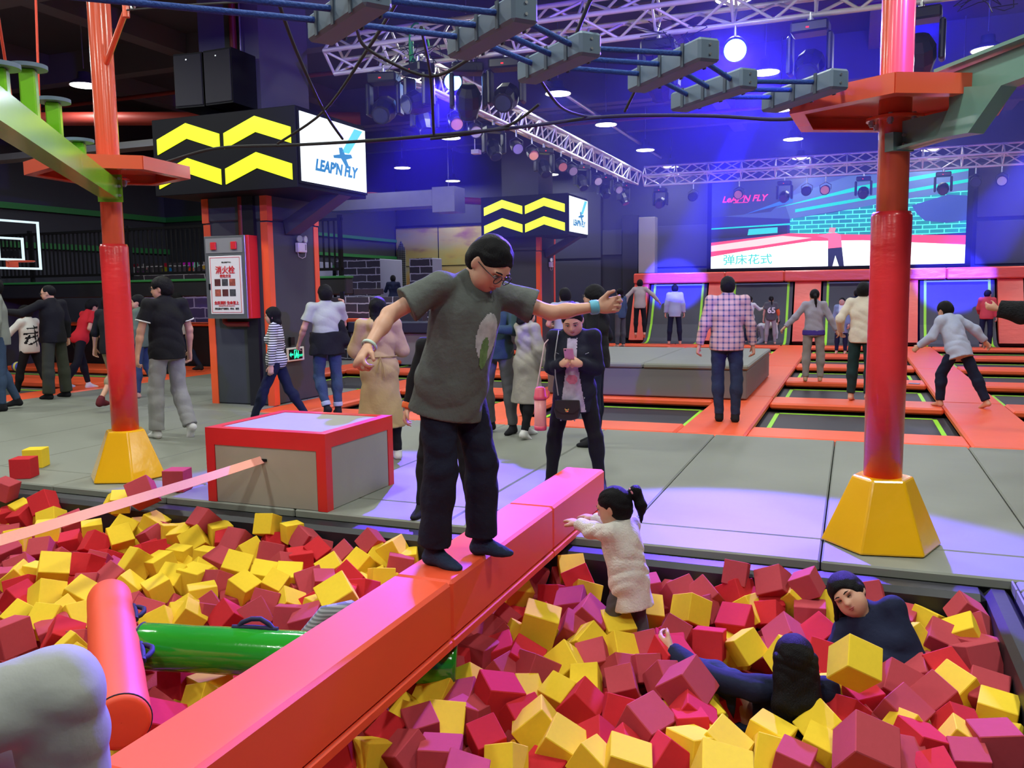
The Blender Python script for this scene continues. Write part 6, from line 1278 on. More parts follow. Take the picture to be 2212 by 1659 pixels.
tq = world(p['root'], p['A']['R'][2] + p['A']['R'][3] * .09 + V3(0, .02, .02)); t = thing('mobile_phone', 'dark mobile phone raised by the man in the white t-shirt', 'phone', tq); MB().box((0, 0, .03), (.07, .009, .14), bev=.004).build('case', BLACK_GLOSS, t)
S('coat', 826, 992, 4, 'woman in a tan hooded coat seen from behind', hd=(812, 637), sex='f', top=D_(m=TAN, name='coat', sleeve_w=1.7), bottom=D_(m=BLK, to=.96), hair='long', hood=True, skirt=(.38, .25), armL=((-.25, .25, -1), (.15, .8, .0)), armR=((.25, .25, -1), (-.15, .8, .0)), sock=D_(m=SOCKW, h=.02), loose=1.5, tloose=.8, vox=.008, wide=1.08, legL=((-.06, .12, -1), (-.02, .05, -1)), legR=((.10, -.02, -1), (.06, -.06, -1)))
p = P_['coat']; up, T = p['up'], p['T']; b = MB(); b.torus(up(0, 0, .10), .155, .006, T @ V3(0, 0, 1), 32, 6); b.v = [(v[0] * 1.0, v[1] * .80, v[2]) for v in b.v]; b.build('drawstring', cloth('tan_cord', (.36, .25, .10)), p['root'])
MB().tube([up(.0, -.095, .10), up(.015, -.11, .04), up(.02, -.115, -.02)], .005, 6).tube([up(.0, -.095, .10), up(-.015, -.11, .05), up(-.018, -.115, .01)], .005, 6).build('drawstring_bow', MATS['cloth_tan_cord'], p['root'])
q = at(850, 640, y=19.3); P_['far_hood'] = person('distant child in a dark hooded top on the play deck', (q.x, q.y, .62), H=1.30, yaw=cam_yaw(q.x, q.y, 0), vox=.018, top=D_(m=NAVY, name='hoodie'), bottom=D_(m=BLK), hood=True, hair='short', armL=((-.3, .4, -.8), (-.1, .8, 0)), armR=((.3, .2, -1), (.1, .5, -.8)), group=None, face=False)
S('cap', 1078, 934, 150, 'man with sunglasses on his head in a dark hoodie and grey joggers', hd=(1072, 602), top=D_(m=TEAL_D, name='hoodie'), bottom=D_(m=DGREY, to=.95), hood=True, hair='short', armL=((-.35, .35, -1), (.4, .9, .1)), armR=((.22, .1, -1), (.1, .3, -1)), sock=D_(m=SOCKB, h=.05), legL=((-.12, .0, -1), (-.10, 0, -1)), legR=((.05, .2, -1), (.0, -.25, -1)), loose=1.4, tloose=1.4, vox=.009, head=(8, 10, 0), wide=1.05)
p = P_['cap']
for sx in (-1, 1): MB().ell(p['hp'](sx * .030, .080, .065), (.024, .008, .018)).build('sunglasses_lens', emit('blue_glow_lens', (.03, .06, .5), .5), p['root'])  # lenses emit blue in place of a mirrored reflection
MB().tube([p['up'](-.03, .085, .28), p['up'](-.035, .10, .18)], .005, 6).build('hood_cord', GREYT, p['root']); MB().tube([p['up'](.03, .085, .28), p['up'](.035, .10, .18)], .005, 6).build('hood_cord', GREYT, p['root'])
S('greycoat', 1140, 944, -50, 'woman with short black hair in a light grey coat, right of the boy', hd=(1150, 655), sex='f', top=D_(m=GREYC, name='coat', sleeve_w=1.5), bottom=D_(m=BLK, to=.94), hair='bob', hood=True, skirt=(.32, .235), armL=((-.75, .45, -.5), (-.7, -.45, -.10)), armR=((.2, .1, -1), (.1, .5, -.9)), sock=D_(m=SOCKW, h=.02), loose=1.5, tloose=.8, vox=.0085, legL=((-.05, .14, -1), (0, .06, -1)), legR=((.05, -.1, -1), (.02, -.3, -1)), feet=(0, 10), toe=(0, 20))
S('greytee', 1222, 858, 15, 'man in a light grey t-shirt beyond the phone woman', hd=(1242, 619), z=-.02, top=D_(m=LIGHTBLUE, name='t_shirt'), bottom=D_(m=NAVY), sleeve='short', hair='short', armL=((-.3, .1, -1), (.3, .9, -.1)), armR=downR, loose=1.3, wide=1.08)
S('hoodie', 1286, 962, 82, 'man with glasses in a black hooded jacket beyond the phone woman', hd=(1274, 612), top=D_(m=BLK, name='hoodie'), bottom=D_(m=NAVY), hood=True, hair='bowl', glasses=True, head=(-2, -8, 0), armR=((.3, -.35, -1), (-.1, .9, -.3)), armL=((-.2, 0, -1), (.1, .7, -.5)), loose=1.5, shoes=SOCKB, vox=.0085, wide=1.08)
S('denim', 1340, 750, 45, 'person with long hair in a blue denim jacket at the court edge', hd=(1335, 622), sex='f', top=D_(m=DEN2, name='denim_jacket'), bottom=D_(m=DGREY, to=.97), hair='shoulder', armL=((-.2, .3, -1), (.2, .8, -.1)), armR=downR, loose=1.5, tloose=1.4)
q = at(1382, 726, y=22.6); P_['jumper'] = person('man in a beige shirt jumping at the left end of the wall trampolines', (q.x, q.y, q.z), H=1.52, yaw=cam_yaw(q.x, q.y, 0), vox=.016, group=None, top=D_(m=BEIGE, name='shirt'), bottom=D_(m=BLK, to=.93), hair='short', armL=((-.7, 0, -.7), (-.3, .1, -1)), armR=((.75, 0, -.6), (.6, .1, -.7)), legL=((-.06, 0, -1), (-.02, 0, -1)), legR=((.10, 0, -1), (.02, -.15, -1)), loose=1.3, toe=(35, 35))
S('whiteman', 1457, 744, 4, 'man in a loose white shirt standing on the wall trampoline', hd=(1455, 613), top=D_(m=LAV, name='shirt'), bottom=D_(m=NAVY, to=.95), hair='short', armL=((-.22, 0, -1), (-.12, .05, -1)), armR=((.22, 0, -1), (.12, .05, -1)), legL=((-.10, 0, -1), (-.06, 0, -1)), legR=((.10, 0, -1), (.06, 0, -1)), loose=1.8, tloose=1.3, top_len=.03)
S('plaid', 1568, 910, 4, 'man in a plaid shirt and jeans walking away on the orange pads', hd=(1575, 592), top=D_(m=PLAID, name='plaid_shirt', collar=True), bottom=D_(m=JEANS_D, to=.98), hair='crop', armL=((-.26, -.05, -1), (-.22, .15, -1)), armR=((.26, .05, -1), (.14, .1, -1)), shoes=SOCKB, legL=((-.02, .10, -1), (.05, -.08, -1)), legR=((.06, -.02, -1), (-.03, -.06, -1)), loose=1.5, tloose=1.25, wide=1.12, vox=.009, head=(3, 0, 0))
S('smallwhite', 1618, 742, -20, 'child in a white top left of the figure numbered 65', hd=(1614, 640), top=D_(m=WHITE, name='shirt'), bottom=D_(m=NAVY), hair='short', armR=((.4, .5, -.5), (.2, .9, .1)), armL=down, hs=1.1)
S('sixtyfive', 1664, 744, 4, 'girl in a grey t-shirt with the number 65 and an orange sleeve', hd=(1664, 638), sex='f', top=D_(m=DGREY, name='t_shirt'), bottom=D_(m=GREYT), sleeve='short', hair='tail', armL=((-.25, 0, -1), (-.1, .1, -1)), armR=((.3, 0, -1), (.12, .1, -1)), legL=((-.09, 0, -1), (-.05, 0, -1)), legR=((.09, 0, -1), (.05, 0, -1)), loose=1.4)
p = P_['sixtyfive']; text_mesh('number_print', '65', .20, WHITE, p['root'], tuple(p['up'](0, -.125, .16)), (PI / 2, 0, 0), .004, bold=.006)
sp_, el, wr, fd = p['A']['R']; Q = Fig(); Q.rc(sp_ + (el - sp_) * .6, el, .05, .045, k=.02); Q.rc(el, el + (wr - el) * .5, .045, .04, k=.02, cut='b'); nmesh('arm_sleeve', *Q.surface(.015), ORC, p['root'], 'orange arm sleeve')
q = at(1642, 742, z=0); P_['crawl'] = person('child in white crawling beside the girl numbered 65', (q.x, q.y, 0), H=1.30, yaw=cam_yaw(q.x, q.y, -60), vox=.018, lean=78, root_h=.42, top=D_(m=WHITE, name='shirt'), bottom=D_(m=GREYT), hair='short', head=(-30, 0, 0), armL=((-.1, .1, -1), (0, 0, -1)), armR=((.1, .1, -1), (0, 0, -1)), legL=((-.1, .3, -1), (0, -.8, -.5)), legR=((.1, .1, -1), (0, -.8, -.5)), group=None, face=False)
S('ponytail', 1755, 824, 5, 'woman with a ponytail in a lilac grey sweater, arms held out', hd=(1752, 622), sex='f', top=D_(m=cloth('lilac_grey', (.36, .34, .42)), name='sweater'), bottom=D_(m=cloth('mauve_grey', (.30, .26, .25)), to=.98), hair='tail', armL=((-.60, -.05, -.8), (-.75, .0, -.75)), armR=((.45, .0, -.9), (.45, .1, -.9)), legL=((-.05, .06, -1), (-.03, -.12, -1)), legR=((.09, .05, -1), (.0, -.02, -1)), loose=1.25, tloose=1.3, vox=.012)
p = P_['ponytail']; Q = Fig(); Q.rc(p['up'](0, 0, .02), p['up'](0, 0, -.035), .168, .172, sq=(V3(0, 1, 0), .74), cut='ab'); nmesh('hem_band', *Q.surface(.012), cloth('violet_band', (.07, .04, .28)), p['root'], 'violet hem band')
S('cardigan', 1816, 764, 172, 'woman in a pale blue cardigan facing the viewer on the centre lane', hd=(1816, 641), sex='f', top=D_(m=cloth('cardigan_blue', (.22, .28, .38)), name='cardigan'), bottom=D_(m=NAVY), hair='tail', skirt=(.22, .19), armL=down, armR=downR, loose=1.5)
p = P_['cardigan']; up, T = p['up'], p['T']; decal(p['G']['top'], lambda c, n: (np.abs(c[:, 0]) < .05) & (n[:, 1] > .2), .004, 'blouse', WHITE, p['root'], 'white blouse')
S('navyman', 1848, 748, 10, 'dark clothed person between the cardigan woman and the right post', hd=(1848, 624), top=D_(m=NAVY, name='shirt'), bottom=D_(m=BLK), hair='short', loose=1.3)
S('cream', 1858, 866, -12, 'person in a cream shirt and dark green trousers half behind the right post', hd=(1868, 606), top=D_(m=CREAM, name='shirt'), bottom=D_(m=cloth('bottle_green', (.012, .035, .038)), to=.93), hair='short', armL=((-.45, -.35, -.9), (-.1, .75, -.75)), armR=((.3, .1, -1), (.1, .5, -.9)), legL=((-.08, .08, -1), (-.02, -.06, -1)), legR=((.08, -.05, -1), (.02, -.35, -1)), toe=(10, 50), loose=1.4, tloose=1.5, vox=.011)
S('runner', 2066, 880, 48, 'child in a pale blue shirt running across the right lane', hd=(2030, 650, 1.06), top=D_(m=LAV, name='shirt'), bottom=D_(m=NAVY, to=.95), hair='short', lean=24, armL=((-.35, .25, -.9), (-.25, .85, -.7)), armR=((.7, -.45, -.5), (.55, -.3, -.75)), legL=((-.12, .5, -1), (-.02, -.02, -1)), legR=((.28, -.35, -1), (.16, -.45, -1)), toe=(0, 20), loose=1.9, tloose=1.6, top_len=.03, vox=.011, hs=1.1)
S('redman', 2128, 750, 0, 'man in a coral red sweater beside the rightmost wall trampoline', hd=(2130, 625), top=D_(m=cloth('coral', (.62, .07, .08)), name='sweater'), bottom=D_(m=NAVY, to=.97), hair='short', armL=((-.2, .35, -1), (.1, .7, -.6)), armR=((.22, 0, -1), (.1, .05, -1)), loose=1.5, head=(5, -25, 0))
q = at(2300, 960, z=0); P_['edge_fur'] = person('person with a fluffy black sleeve reaching in at the right edge', (q.x, q.y, 0), H=1.5, yaw=cam_yaw(q.x, q.y, 20), vox=.012, top=D_(m=FUR, name='fur_jacket', sleeve_w=2.2), bottom=D_(m=cloth('magenta', (.6, .03, .15))), hair='short', armL=((-.9, .35, -.05), (-.9, .3, .18)), armR=downR, loose=2.2, group=None, head=(0, 0, 0))
b = MB(); q = at(716, 1330, z=-.08); b.tube([q + Vector((-.10, -.05, -.10)), q + Vector((-.03, 0, .0)), q + Vector((.07, .05, .02)), q + Vector((.2, .1, -.05))], .05, 14); tag(b.build('striped_sleeve', two_tone('grey_stripes', (.14, .15, .16), (.30, .31, .33), 'stripes', 60, .5, 'Z')), 'grey striped sleeve showing just behind the beam', 'clothing')
q = at(38, 802, z=.02); t = thing('volleyball', 'small blue and yellow ball near the left edge', 'ball', (q.x, q.y, .03)); MB().ell((0, 0, .08), (.10, .10, .10), 20, 14).build('cover', two_tone('ball_panels', (.05, .07, .45), (.75, .65, .15), 'stripes', 9, .4, 'X'), t)
q = at(1975, 829, z=.002); b = MB(); b.box((q.x, q.y, .006), (.08, .15, .008), rot=(0, 0, 1.2), bev=.003); tag(b.build('mobile_phone', mat('blue_case', (.12, .25, .5), .3)), 'blue mobile phone lying on the orange pad right of the post', 'phone')

for k_ in ('hoodie', 'cap', 'greytee', 'plaid'):
    p = P_[k_]; w_ = world(p['root'], p['hp'](0, 0, .11)); c_ = RW.T @ (np.array(w_) - np.array([0, 0, CAM_H])); print('HEADTOP', k_, CX + F_PX * c_[0] / c_[2], CY + F_PX * c_[1] / c_[2], p['H'])
# ------------------------------------------------------------------ foam cubes
CROPS = {1: (0, 1000, .1989), 2: (400, 1060, .226), 3: (0, 1290, .226), 4: (700, 1320, .226), 5: (980, 1160, .1989), 6: (1180, 1400, .1718), 7: (1340, 1180, .208), 8: (1780, 1230, .2585), 9: (1300, 1100, .4123)}
# corner nearest the viewer, then the ends of the edges leaving it; two numbers only: just the middle of a cube
CUBES = """
1c 100 260 225 205 -70 200 60 430
1y 205 500 285 400 170 440 235 670
1r 470 285 285 380 530 460 600 300
1y 385 540 575 430 490 640 350 660
1r 140 520 165 425 0 555 220 690
1y 45 740 285 680 75 930 0 800
1y 390 660 655 645 400 860 410 615
1c 800 680
1y 895 700 1150 670 915 840 885 645
1r 640 860 905 770 665 950 700 780
1r 925 925 1060 710 845 955 1110 1000
1y 1230 885 1165 725 1480 815 1220 1000
1y 1300 545 1510 625 1170 720 1300 660
1y 1745 665 1865 615 1585 545 1680 860
1c 1580 755 1705 665 1490 790 1680 900
1c 1525 525 1750 415 1435 455
1y 1245 310 1415 380 1155 465 1200 330
1y 1215 290 1405 285 1200 400
1c 525 790 300 810 500 960 620 890
1y 170 910
1c 262 975 10 1070 310 1170 365 1030
1y 450 945 750 975 435 1180
1r 800 960 980 985 740 1200
1c 1145 1000 970 990 1040 1170 1195 1040
1c 1195 1045 1335 1165 1000 1240
1y 1495 925 1695 1050 1345 1165 1410 905
1r 1690 990
1y 1985 965 1765 935 1990 1100 2100 925
1c 1860 760
1y 2010 800
1y 2015 1110 1795 1080 1870 1340 2125 1250
1y 1740 1130
1y 2150 1250
1y 1505 1390 1595 1325 1290 1210 1365 1570
1y 1615 1385 1805 1250 1690 1605 1540 1290
1c 820 1195 1040 1195 775 1420
1y 420 1240
1y 440 1250 715 1295 430 1510 310 1350
1c 20 1300
1r 240 1390
1r 230 1500
1y 175 1470 350 1580 20 1650
1y 720 1430 870 1600 600 1530
1y 880 1450
1c 270 320
1y 190 390
1r 640 490
1y 1100 470
1y 1730 680
1c 60 950
1y 190 1270
2c 220 170 330 270 95 355 120 155
2y 400 235
2y 285 350 500 320 225 300 290 520
2c 530 330
2r 290 490 510 510 280 375 300 600
2y 830 220 650 215 810 390 935 250
2y 975 350 900 335 1175 325 980 440
2c 640 440
2y 680 430 515 525 795 600
2r 770 395 975 390 790 595 725 450
2c 1190 440 1090 320 1320 490 1100 610
2r 1255 645 1365 570 1140 535 1250 720
2y 1350 490
2c 1500 460
2c 1510 455 1600 560 1365 590
2c 1730 590 1875 510 1615 520 1830 600
2y 1985 480 2075 405 1830 565 2080 665
2y 2150 665
2y 1415 570 1225 690 1485 710
2y 1765 625 1640 540 1615 795 1840 725
2y 1850 660
2y 1800 735 2015 735 1790 950 1740 740
2y 250 595 50 555 250 750 355 565
2y 650 620 415 550 585 790
2y 665 640 895 685 620 790
2c 905 585 1050 625 945 755 825 660
2c 315 760 195 765 245 1000 460 815
2y 575 975 410 850 740 870 540 1140
2y 90 850
2y 990 850
2y 890 945 1000 885 700 905 880 990
2c 665 925 905 990 590 1160
2y 975 1060 945 905 1185 1135 850 1220
2c 1230 760 1400 765 1250 870
2c 1200 900
2y 1490 740 1200 915 1600 950
2r 1560 850
2r 1510 1060
2r 355 1020 230 1180 480 1190 540 1150
2y 20 1010 225 1130 0 1130
2y 1290 1170
2r 1240 1150
2c 690 1220
2c 1000 1240
2c 1200 1260
2c 240 1225
2y 170 1030
2c 800 620
2y 100 490
2c 340 700
2r 1100 680
2c 2050 740
2r 1680 990
3c 255 200 0 310 330 500 130 175
3c 670 345 800 340 650 520
3y 680 540
3y 760 690
3c 1455 405 1635 605 1350 610 1270 500
3r 1715 725 1500 705 1955 640 1720 1020
3r 1390 950 1770 1045 1430 1190
3y 1830 890 1950 880 1790 1060
3y 2020 900
3y 1510 1140 1600 1195 1430 1220
3r 2130 800
3c 1400 200
3y 1770 115 1910 220 1640 180 1780 5
3y 1760 220
3r 600 400
3c 540 360
3c 230 1560
3y 555 80 340 60 430 320 675 195
3y 740 230
3c 800 900
3r 780 800
3c 830 1150
3c 1260 150
3y 1540 290
3y 900 1560
3c 1450 1130
3c 2000 150
4y 430 1280 645 1265 290 1215 380 1600
4c 900 1140 715 1140 675 1430 1075 1400
4r 595 1030 745 1115 460 1170
4y 755 900 890 950 620 1080
4y 770 770 880 935 560 1010
4c 790 1000 975 950 850 1130
4y 970 1150 1000 860 1335 1185 960 1320
4y 1080 820
4y 1395 495 1190 680 1350 820 1490 550
4r 1605 760 1495 550 1920 790 1500 1075
4y 1910 835 2105 890 1775 565 1830 945
4c 1780 385 1930 590 1620 480
4r 1870 215 2145 375 1790 400
4c 1590 10 1725 100 1390 210
4y 1785 65 1910 160 1650 310
4c 1490 440
4c 1300 370
4c 940 750
4c 1410 1030
4r 1480 1310 1340 1190 1830 1230 1480 1400
4r 1900 1070
4y 1790 1295 1485 1310 1790 1500 1975 1320
4c 1205 1315 1600 1435 1150 1560
4c 1110 1440
4r 1240 570
4c 1150 640
4c 1320 900
4r 120 1460
5y 1115 960 970 840 895 1130 1195 1115
5y 1200 1115 930 1330 1340 1370
5c 1620 1080 1310 1160 1650 1330
5y 1530 905 1750 1150 1330 1130
5c 1390 770 1495 600 1630 985 1170 980
5r 1010 705 1180 975 770 850
5y 1355 455 1630 525 1300 730
5y 885 605 825 440 615 610 760 840
5r 1130 530 880 520 1130 720 1250 545
5y 815 660 1185 765 770 840
5y 1130 210 1410 185 1170 430
5r 1480 380
5c 990 330
5c 1330 400
5c 540 695 750 860 450 820
5c 1290 750
5c 1300 1050
5c 880 1480
5y 1770 1010
5r 500 1290
6y 5 1130 110 825 420 1430 -150 1380
6y 635 1165 865 1390 470 1265
6r 360 575 505 340 625 850 100 815
6r 665 880 370 1010 660 1180 885 1040
6c 1330 1085 1655 895 1015 705 1180 1370
6c 1365 510 1710 345 1650 885
6c 1100 485 760 580 1075 255 1150 610
6c 885 110 1130 110 930 300 680 200
6c 1400 105 1150 120 1430 380
6c 1735 160 1415 165 1860 520
6r 1965 920 1640 920 1990 1090 1890 860
6r 1590 1165 1400 1030 1350 1500 1985 1430
6y 640 190 260 210 640 450 715 335
6y 120 415 285 500 0 560
6r 1000 1400
6r 930 860
6y 1870 870
6y 1850 1260
6y -100 1000
6y 930 70
6r 1560 130
6y 1000 1480
7c 425 1105 325 890 120 1135 430 1180
7c 515 695 755 830 385 930
7y 455 720 425 485 215 670 400 870
7c 595 340 720 470 440 510 485 335
7y 755 485 555 500 715 770 965 580
7c 1310 190 1045 140 1290 340 1345 200
7c 1650 180 1385 235 1690 440 1780 275
7c 1960 300 2000 195 1780 360 2080 560
7r 1190 345 985 440 1270 650 1370 335
7y 1765 468 1850 308 1995 675 1610 575
7r 1610 575 1420 615 1590 800 1680 650
7c 1765 885 1690 680 1530 1060 1985 1040
7y 1395 840 1530 1065 1165 1005 1270 870
7r 1060 895 755 850 1065 1195 1105 855
7y 1655 925 1480 1160 1790 1130
7r 1200 810
7r 1540 530
7y 1170 1100 -1
7c 1970 740
7r 2090 960
7c 990 480 860 520 1080 750
7c 330 390
7c 680 420
7c 900 470
7y 850 500
7c 150 330
7r 2080 1190
7y 1300 700
7r 520 1150
7y 2080 540
8y 5 950 100 855 70 1230 -110 950
8y 940 385 765 285 885 540 1000 410
8y 810 445 680 545 970 660 755 430
8y 1245 480 1225 350 985 550 1365 685
8c 1200 280 1120 175 1390 400 1080 400
8c 1360 560
8r 1075 635 845 725 1225 870
8c 830 690 560 770 850 850
8c 1100 1010 895 825 915 1160 1160 1130
8c 690 945 920 1170 520 1100
8r 300 1100 170 1040 525 1070 290 1190
8y 785 1215 580 1095 680 1360 960 1415
8y 1125 1340 1065 1205 1010 1475 1390 1540
8y 1310 1130 1335 995 1640 1225 1265 1350
8c 1270 810 1560 895 1230 1050 1200 950
8r 1075 1125 1275 1165 1160 1300 890 1230
8c 295 1190 655 1305 265 1500 75 1350
8r 235 1150 125 1150 150 1300 290 1190
8r 1015 1475 740 1560 1110 1680
8c 1110 1610 1015 1475 1465 1645 1100 1740
8y 1520 1625 1420 1500 1700 1640
8c 1440 1480
8r 790 1490
8c 640 1640
8y 1100 1010
8c 1410 730
8c 980 620
8c 380 250 -2
8c 640 440 -2
8y 20 1370
8c 1280 760
8c 600 980
9y 535 1190 820 1255 525 1420
9y 640 1075 800 1215 550 1180
9y 900 1320
9y 870 1215
9c 965 1185 1130 1250 915 1280
9y 1110 1125 1250 1190 1070 1215
9r 470 1100
9y 475 1275
9y 540 1060 -1
9r 640 1000 -1
9y 610 960 -1
"""
def zc(y): return -0.145 - 0.05 * max(0.0, min(1.6, 4.6 - y))
FM = {'y': FOAM_Y, 'r': FOAM_R, 'c': FOAM_C}
CM = {}
for k_, m_ in FM.items():
    for v_ in range(3):
        q = MB().box((0, 0, 0), (1, 1 + .03 * (v_ - 1), 1 - .035 * (v_ == 2)), bev=.022); CM[k_, v_] = q.mesh('foam_cube', m_)
CAMV = np.array([0, 0, CAM_H])
placed = []   # (centre, size, R, col, px, py)
rr = random.Random(11)
def rand_rot(r):
    q = Euler((r.uniform(0, 6.28), r.uniform(0, 6.28), r.uniform(0, 6.28))).to_matrix(); return q
def centre_at(px, py, s_px=None, size=.158, dz=0.0):
    p = at(px, py, z=-.17 + dz)
    for _ in range(3): p = at(px, py, z=zc(p.y) + dz)
    d = depth(p)
    if s_px:
        ds = size * F_PX / s_px; d = d * .75 + max(d * .9, min(d * 1.08, ds)) * .25; p = at(px, py, d=d)
    return p
for line in CUBES.strip().splitlines():
    a = line.split(); c = int(a[0][0]); col = a[0][1]; v = [float(x) for x in a[1:]]; ox, oy, sc = CROPS[c]
    P = [np.array([ox + v[i] * sc, oy + v[i + 1] * sc]) for i in range(0, len(v) - 1, 2)]
    if len(v) == 3:
        p = centre_at(P[0][0], P[0][1], dz=-.14) if v[2] > -1.5 else at(P[0][0], P[0][1], y=4.60); placed.append((p, .15, rand_rot(rr), col, P[0][0], P[0][1])); continue
    if len(P) == 1:
        p = centre_at(P[0][0], P[0][1], dz=-.045); p.y = min(p.y, 4.58); placed.append((p, .155, rand_rot(rr), col, P[0][0], P[0][1])); continue
    E_s = [q - P[0] for q in P[1:]]
    if len(E_s) == 3:
        M = np.stack(E_s, 1); U, S, Vt = np.linalg.svd(M, full_matrices=False); s_px = S.mean(); R2 = U @ Vt
        r3 = np.cross(R2[0], R2[1]); r3 = r3 if r3.sum() > 0 else -r3
        Rc = np.stack([R2[0], R2[1], r3])              # columns: cube edges in camera axes (right, down, forward)
    else:
        e1, e2 = E_s; a1, a2, dt = e1 @ e1, e2 @ e2, e1 @ e2
        s2 = ((a1 + a2) + math.sqrt((a1 - a2) ** 2 + 4 * dt * dt)) / 2; s_px = math.sqrt(s2)
        z1, z2 = math.sqrt(max(0, s2 - a1)), math.sqrt(max(0, s2 - a2))
        if dt > 0: z2 = -z2
        if z1 + z2 < 0: z1, z2 = -z1, -z2
        c1, c2 = np.array([*e1, z1]) / s_px, np.array([*e2, z2]) / s_px; c1 /= np.linalg.norm(c1); c2 -= c1 * (c1 @ c2); c2 /= np.linalg.norm(c2)
        c3 = np.cross(c1, c2); c3 = c3 if c3[2] > 0 else -c3
        if c3[:2] @ (e1 + e2) < 0:      # the unseen third edge runs behind the visible face
            c1[2] *= -1; c2[2] *= -1; c3[:2] *= -1
        Rc = np.stack([c1, c2, c3], 1)
    cen = P[0] + (Rc[:2] @ np.array([1, 1, 1])) * s_px / 2
    p = centre_at(cen[0], cen[1], s_px)
    if p.y > 4.60 and p.x > -9: p = at(cen[0], cen[1], y=4.60)
    size = max(.125, min(.178, s_px * depth(p) / F_PX))
    # rotate the weak-perspective solution onto the actual viewing ray
    ray = _n(np.array([cen[0] - CX, cen[1] - CY, F_PX])); ax = np.cross([0, 0, 1], ray); an = math.asin(min(1, np.linalg.norm(ax)))
    Rr = np.array(Matrix.Rotation(an, 3, Vector(ax).normalized())) if an > 1e-5 else np.eye(3)
    Rw = RW @ Rr @ Rc
    if np.linalg.det(Rw) < 0: Rw[:, 2] *= -1
    placed.append((p, size, Matrix(Rw.tolist()), col, cen[0], cen[1]))
# loose cubes on the floor
for (px, py, col, rz, lab) in ((35, 1035, 'r', .45, 'red foam cube lying on the grey floor at the far left'), (62, 1012, 'y', .5, 'yellow foam cube lying on the grey floor behind the red one'), (368, 1064, 'c', .30, 'crimson foam cube on the floor edge between yellow base and red box')):
    p = at(px, py, z=0); s_ = .165; o = bpy.data.objects.new('foam_cube', CM[col, 0]); COL.objects.link(o); o.scale = (s_,) * 3; o.location = (p.x, p.y + .08, s_ / 2 + .001); o.rotation_euler = (0, 0, rz); tag(o, lab, 'foam cube', 'foam cubes')
p = at(1846, 1433, d=3.42); o = bpy.data.objects.new('foam_cube', CM['y', 0]); COL.objects.link(o); o.location = p; o.scale = (.150,) * 3; o.rotation_euler = (.75, .45, .35); tag(o, 'yellow foam cube tossed up in front of the laughing woman', 'foam cube', 'foam cubes')
# cubes filling the gaps between them
HOLES = [[(1760, 1290), (1850, 1262), (1975, 1345), (1985, 1410), (1945, 1530), (1850, 1530), (1820, 1440), (1750, 1380)], [(1480, 1380), (1640, 1405), (1700, 1405), (1790, 1500), (1800, 1600), (1640, 1625), (1580, 1590), (1480, 1500)], [(1225, 1110), (1400, 1110), (1405, 1400), (1300, 1410)], [(-50, 1360), (200, 1360), (240, 1700), (-50, 1700)]]
def inside(x, y, P):
    k = False
    for i in range(len(P)):
        (x1, y1), (x2, y2) = P[i], P[i - 1]
        if (y1 > y) != (y2 > y) and x < (x2 - x1) * (y - y1) / (y2 - y1) + x1: k = not k
    return k
fills = []; y = .62
while y < 4.62:
    x = -8.6
    while x < .58:
        p = Vector((x + rr.uniform(-.04, .04), min(4.58, y + rr.uniform(-.04, .04)), 0)); p.z = zc(p.y) - .10 + rr.uniform(-.03, .02); d = depth(p)
        if d > .3:
            c = RW.T @ (np.array(p) - CAMV); px, py = CX + F_PX * c[0] / c[2], CY + F_PX * c[1] / c[2]
            if -150 < px < 2360 and py < 1850:
                near = min(math.hypot(px - q[4], py - q[5]) * d / F_PX for q in placed)
                if p.y > .3: hole = any(inside(px, py, h_) for h_ in HOLES); p.z -= .22 * hole; fills.append((0 if hole else near, p, px, py, d))
        x += .165
    y += .165
vis = [f for f in fills if f[0] > .085 and f[2] > -40 and f[2] < 2250 and f[3] < 1720]
vis.sort(key=lambda f: -f[0]); nfree = max(0, 296 - len(placed)); top = vis[:nfree]; tops = {id(f) for f in top}
for f in top:
    p = f[1].copy(); p.z += .055; placed.append((p, .158, rand_rot(rr), rr.choice('yyrcc'), f[2], f[3]))
placed_n = len(placed)
# relax: push cubes that sink into one another slightly apart, along the line of sight and sideways
C_ = np.array([list(q[0]) for q in placed]); S_ = np.array([q[1] for q in placed])
d0_ = np.array([depth(c) for c in C_])
for it in range(14):
    D = C_[:, None] - C_[None]; L_d = np.linalg.norm(D, axis=2) + np.eye(len(C_)); need = (S_[:, None] + S_[None]) / 2 * .86
    push = np.clip(need - L_d, 0, None) * .25; np.fill_diagonal(push, 0); mv = (D / L_d[..., None] * push[..., None]).sum(1)
    if it == 0: C0 = C_.copy()
    rays = C_ - CAMV; rays /= np.linalg.norm(rays, axis=1)[:, None]; al = (mv * rays).sum(1)[:, None] * rays
    C_ += al * .9 + (mv - al) * .03
    D0 = C_ - C0; along = (D0 * rays).sum(1); lat = D0 - along[:, None] * rays; ll = np.linalg.norm(lat, axis=1); lat *= np.minimum(1, .015 / np.maximum(ll, 1e-6))[:, None]; C_ = C0 + np.clip(along, -.09, .20)[:, None] * rays + lat
    C_[:, 1] = np.minimum(C_[:, 1], 4.60); C_[:, 0] = np.minimum(C_[:, 0], .60)
S_ = np.clip(S_ * np.clip(np.array([depth(c) for c in C_]) / d0_, .9, 1.12), .125, .20)
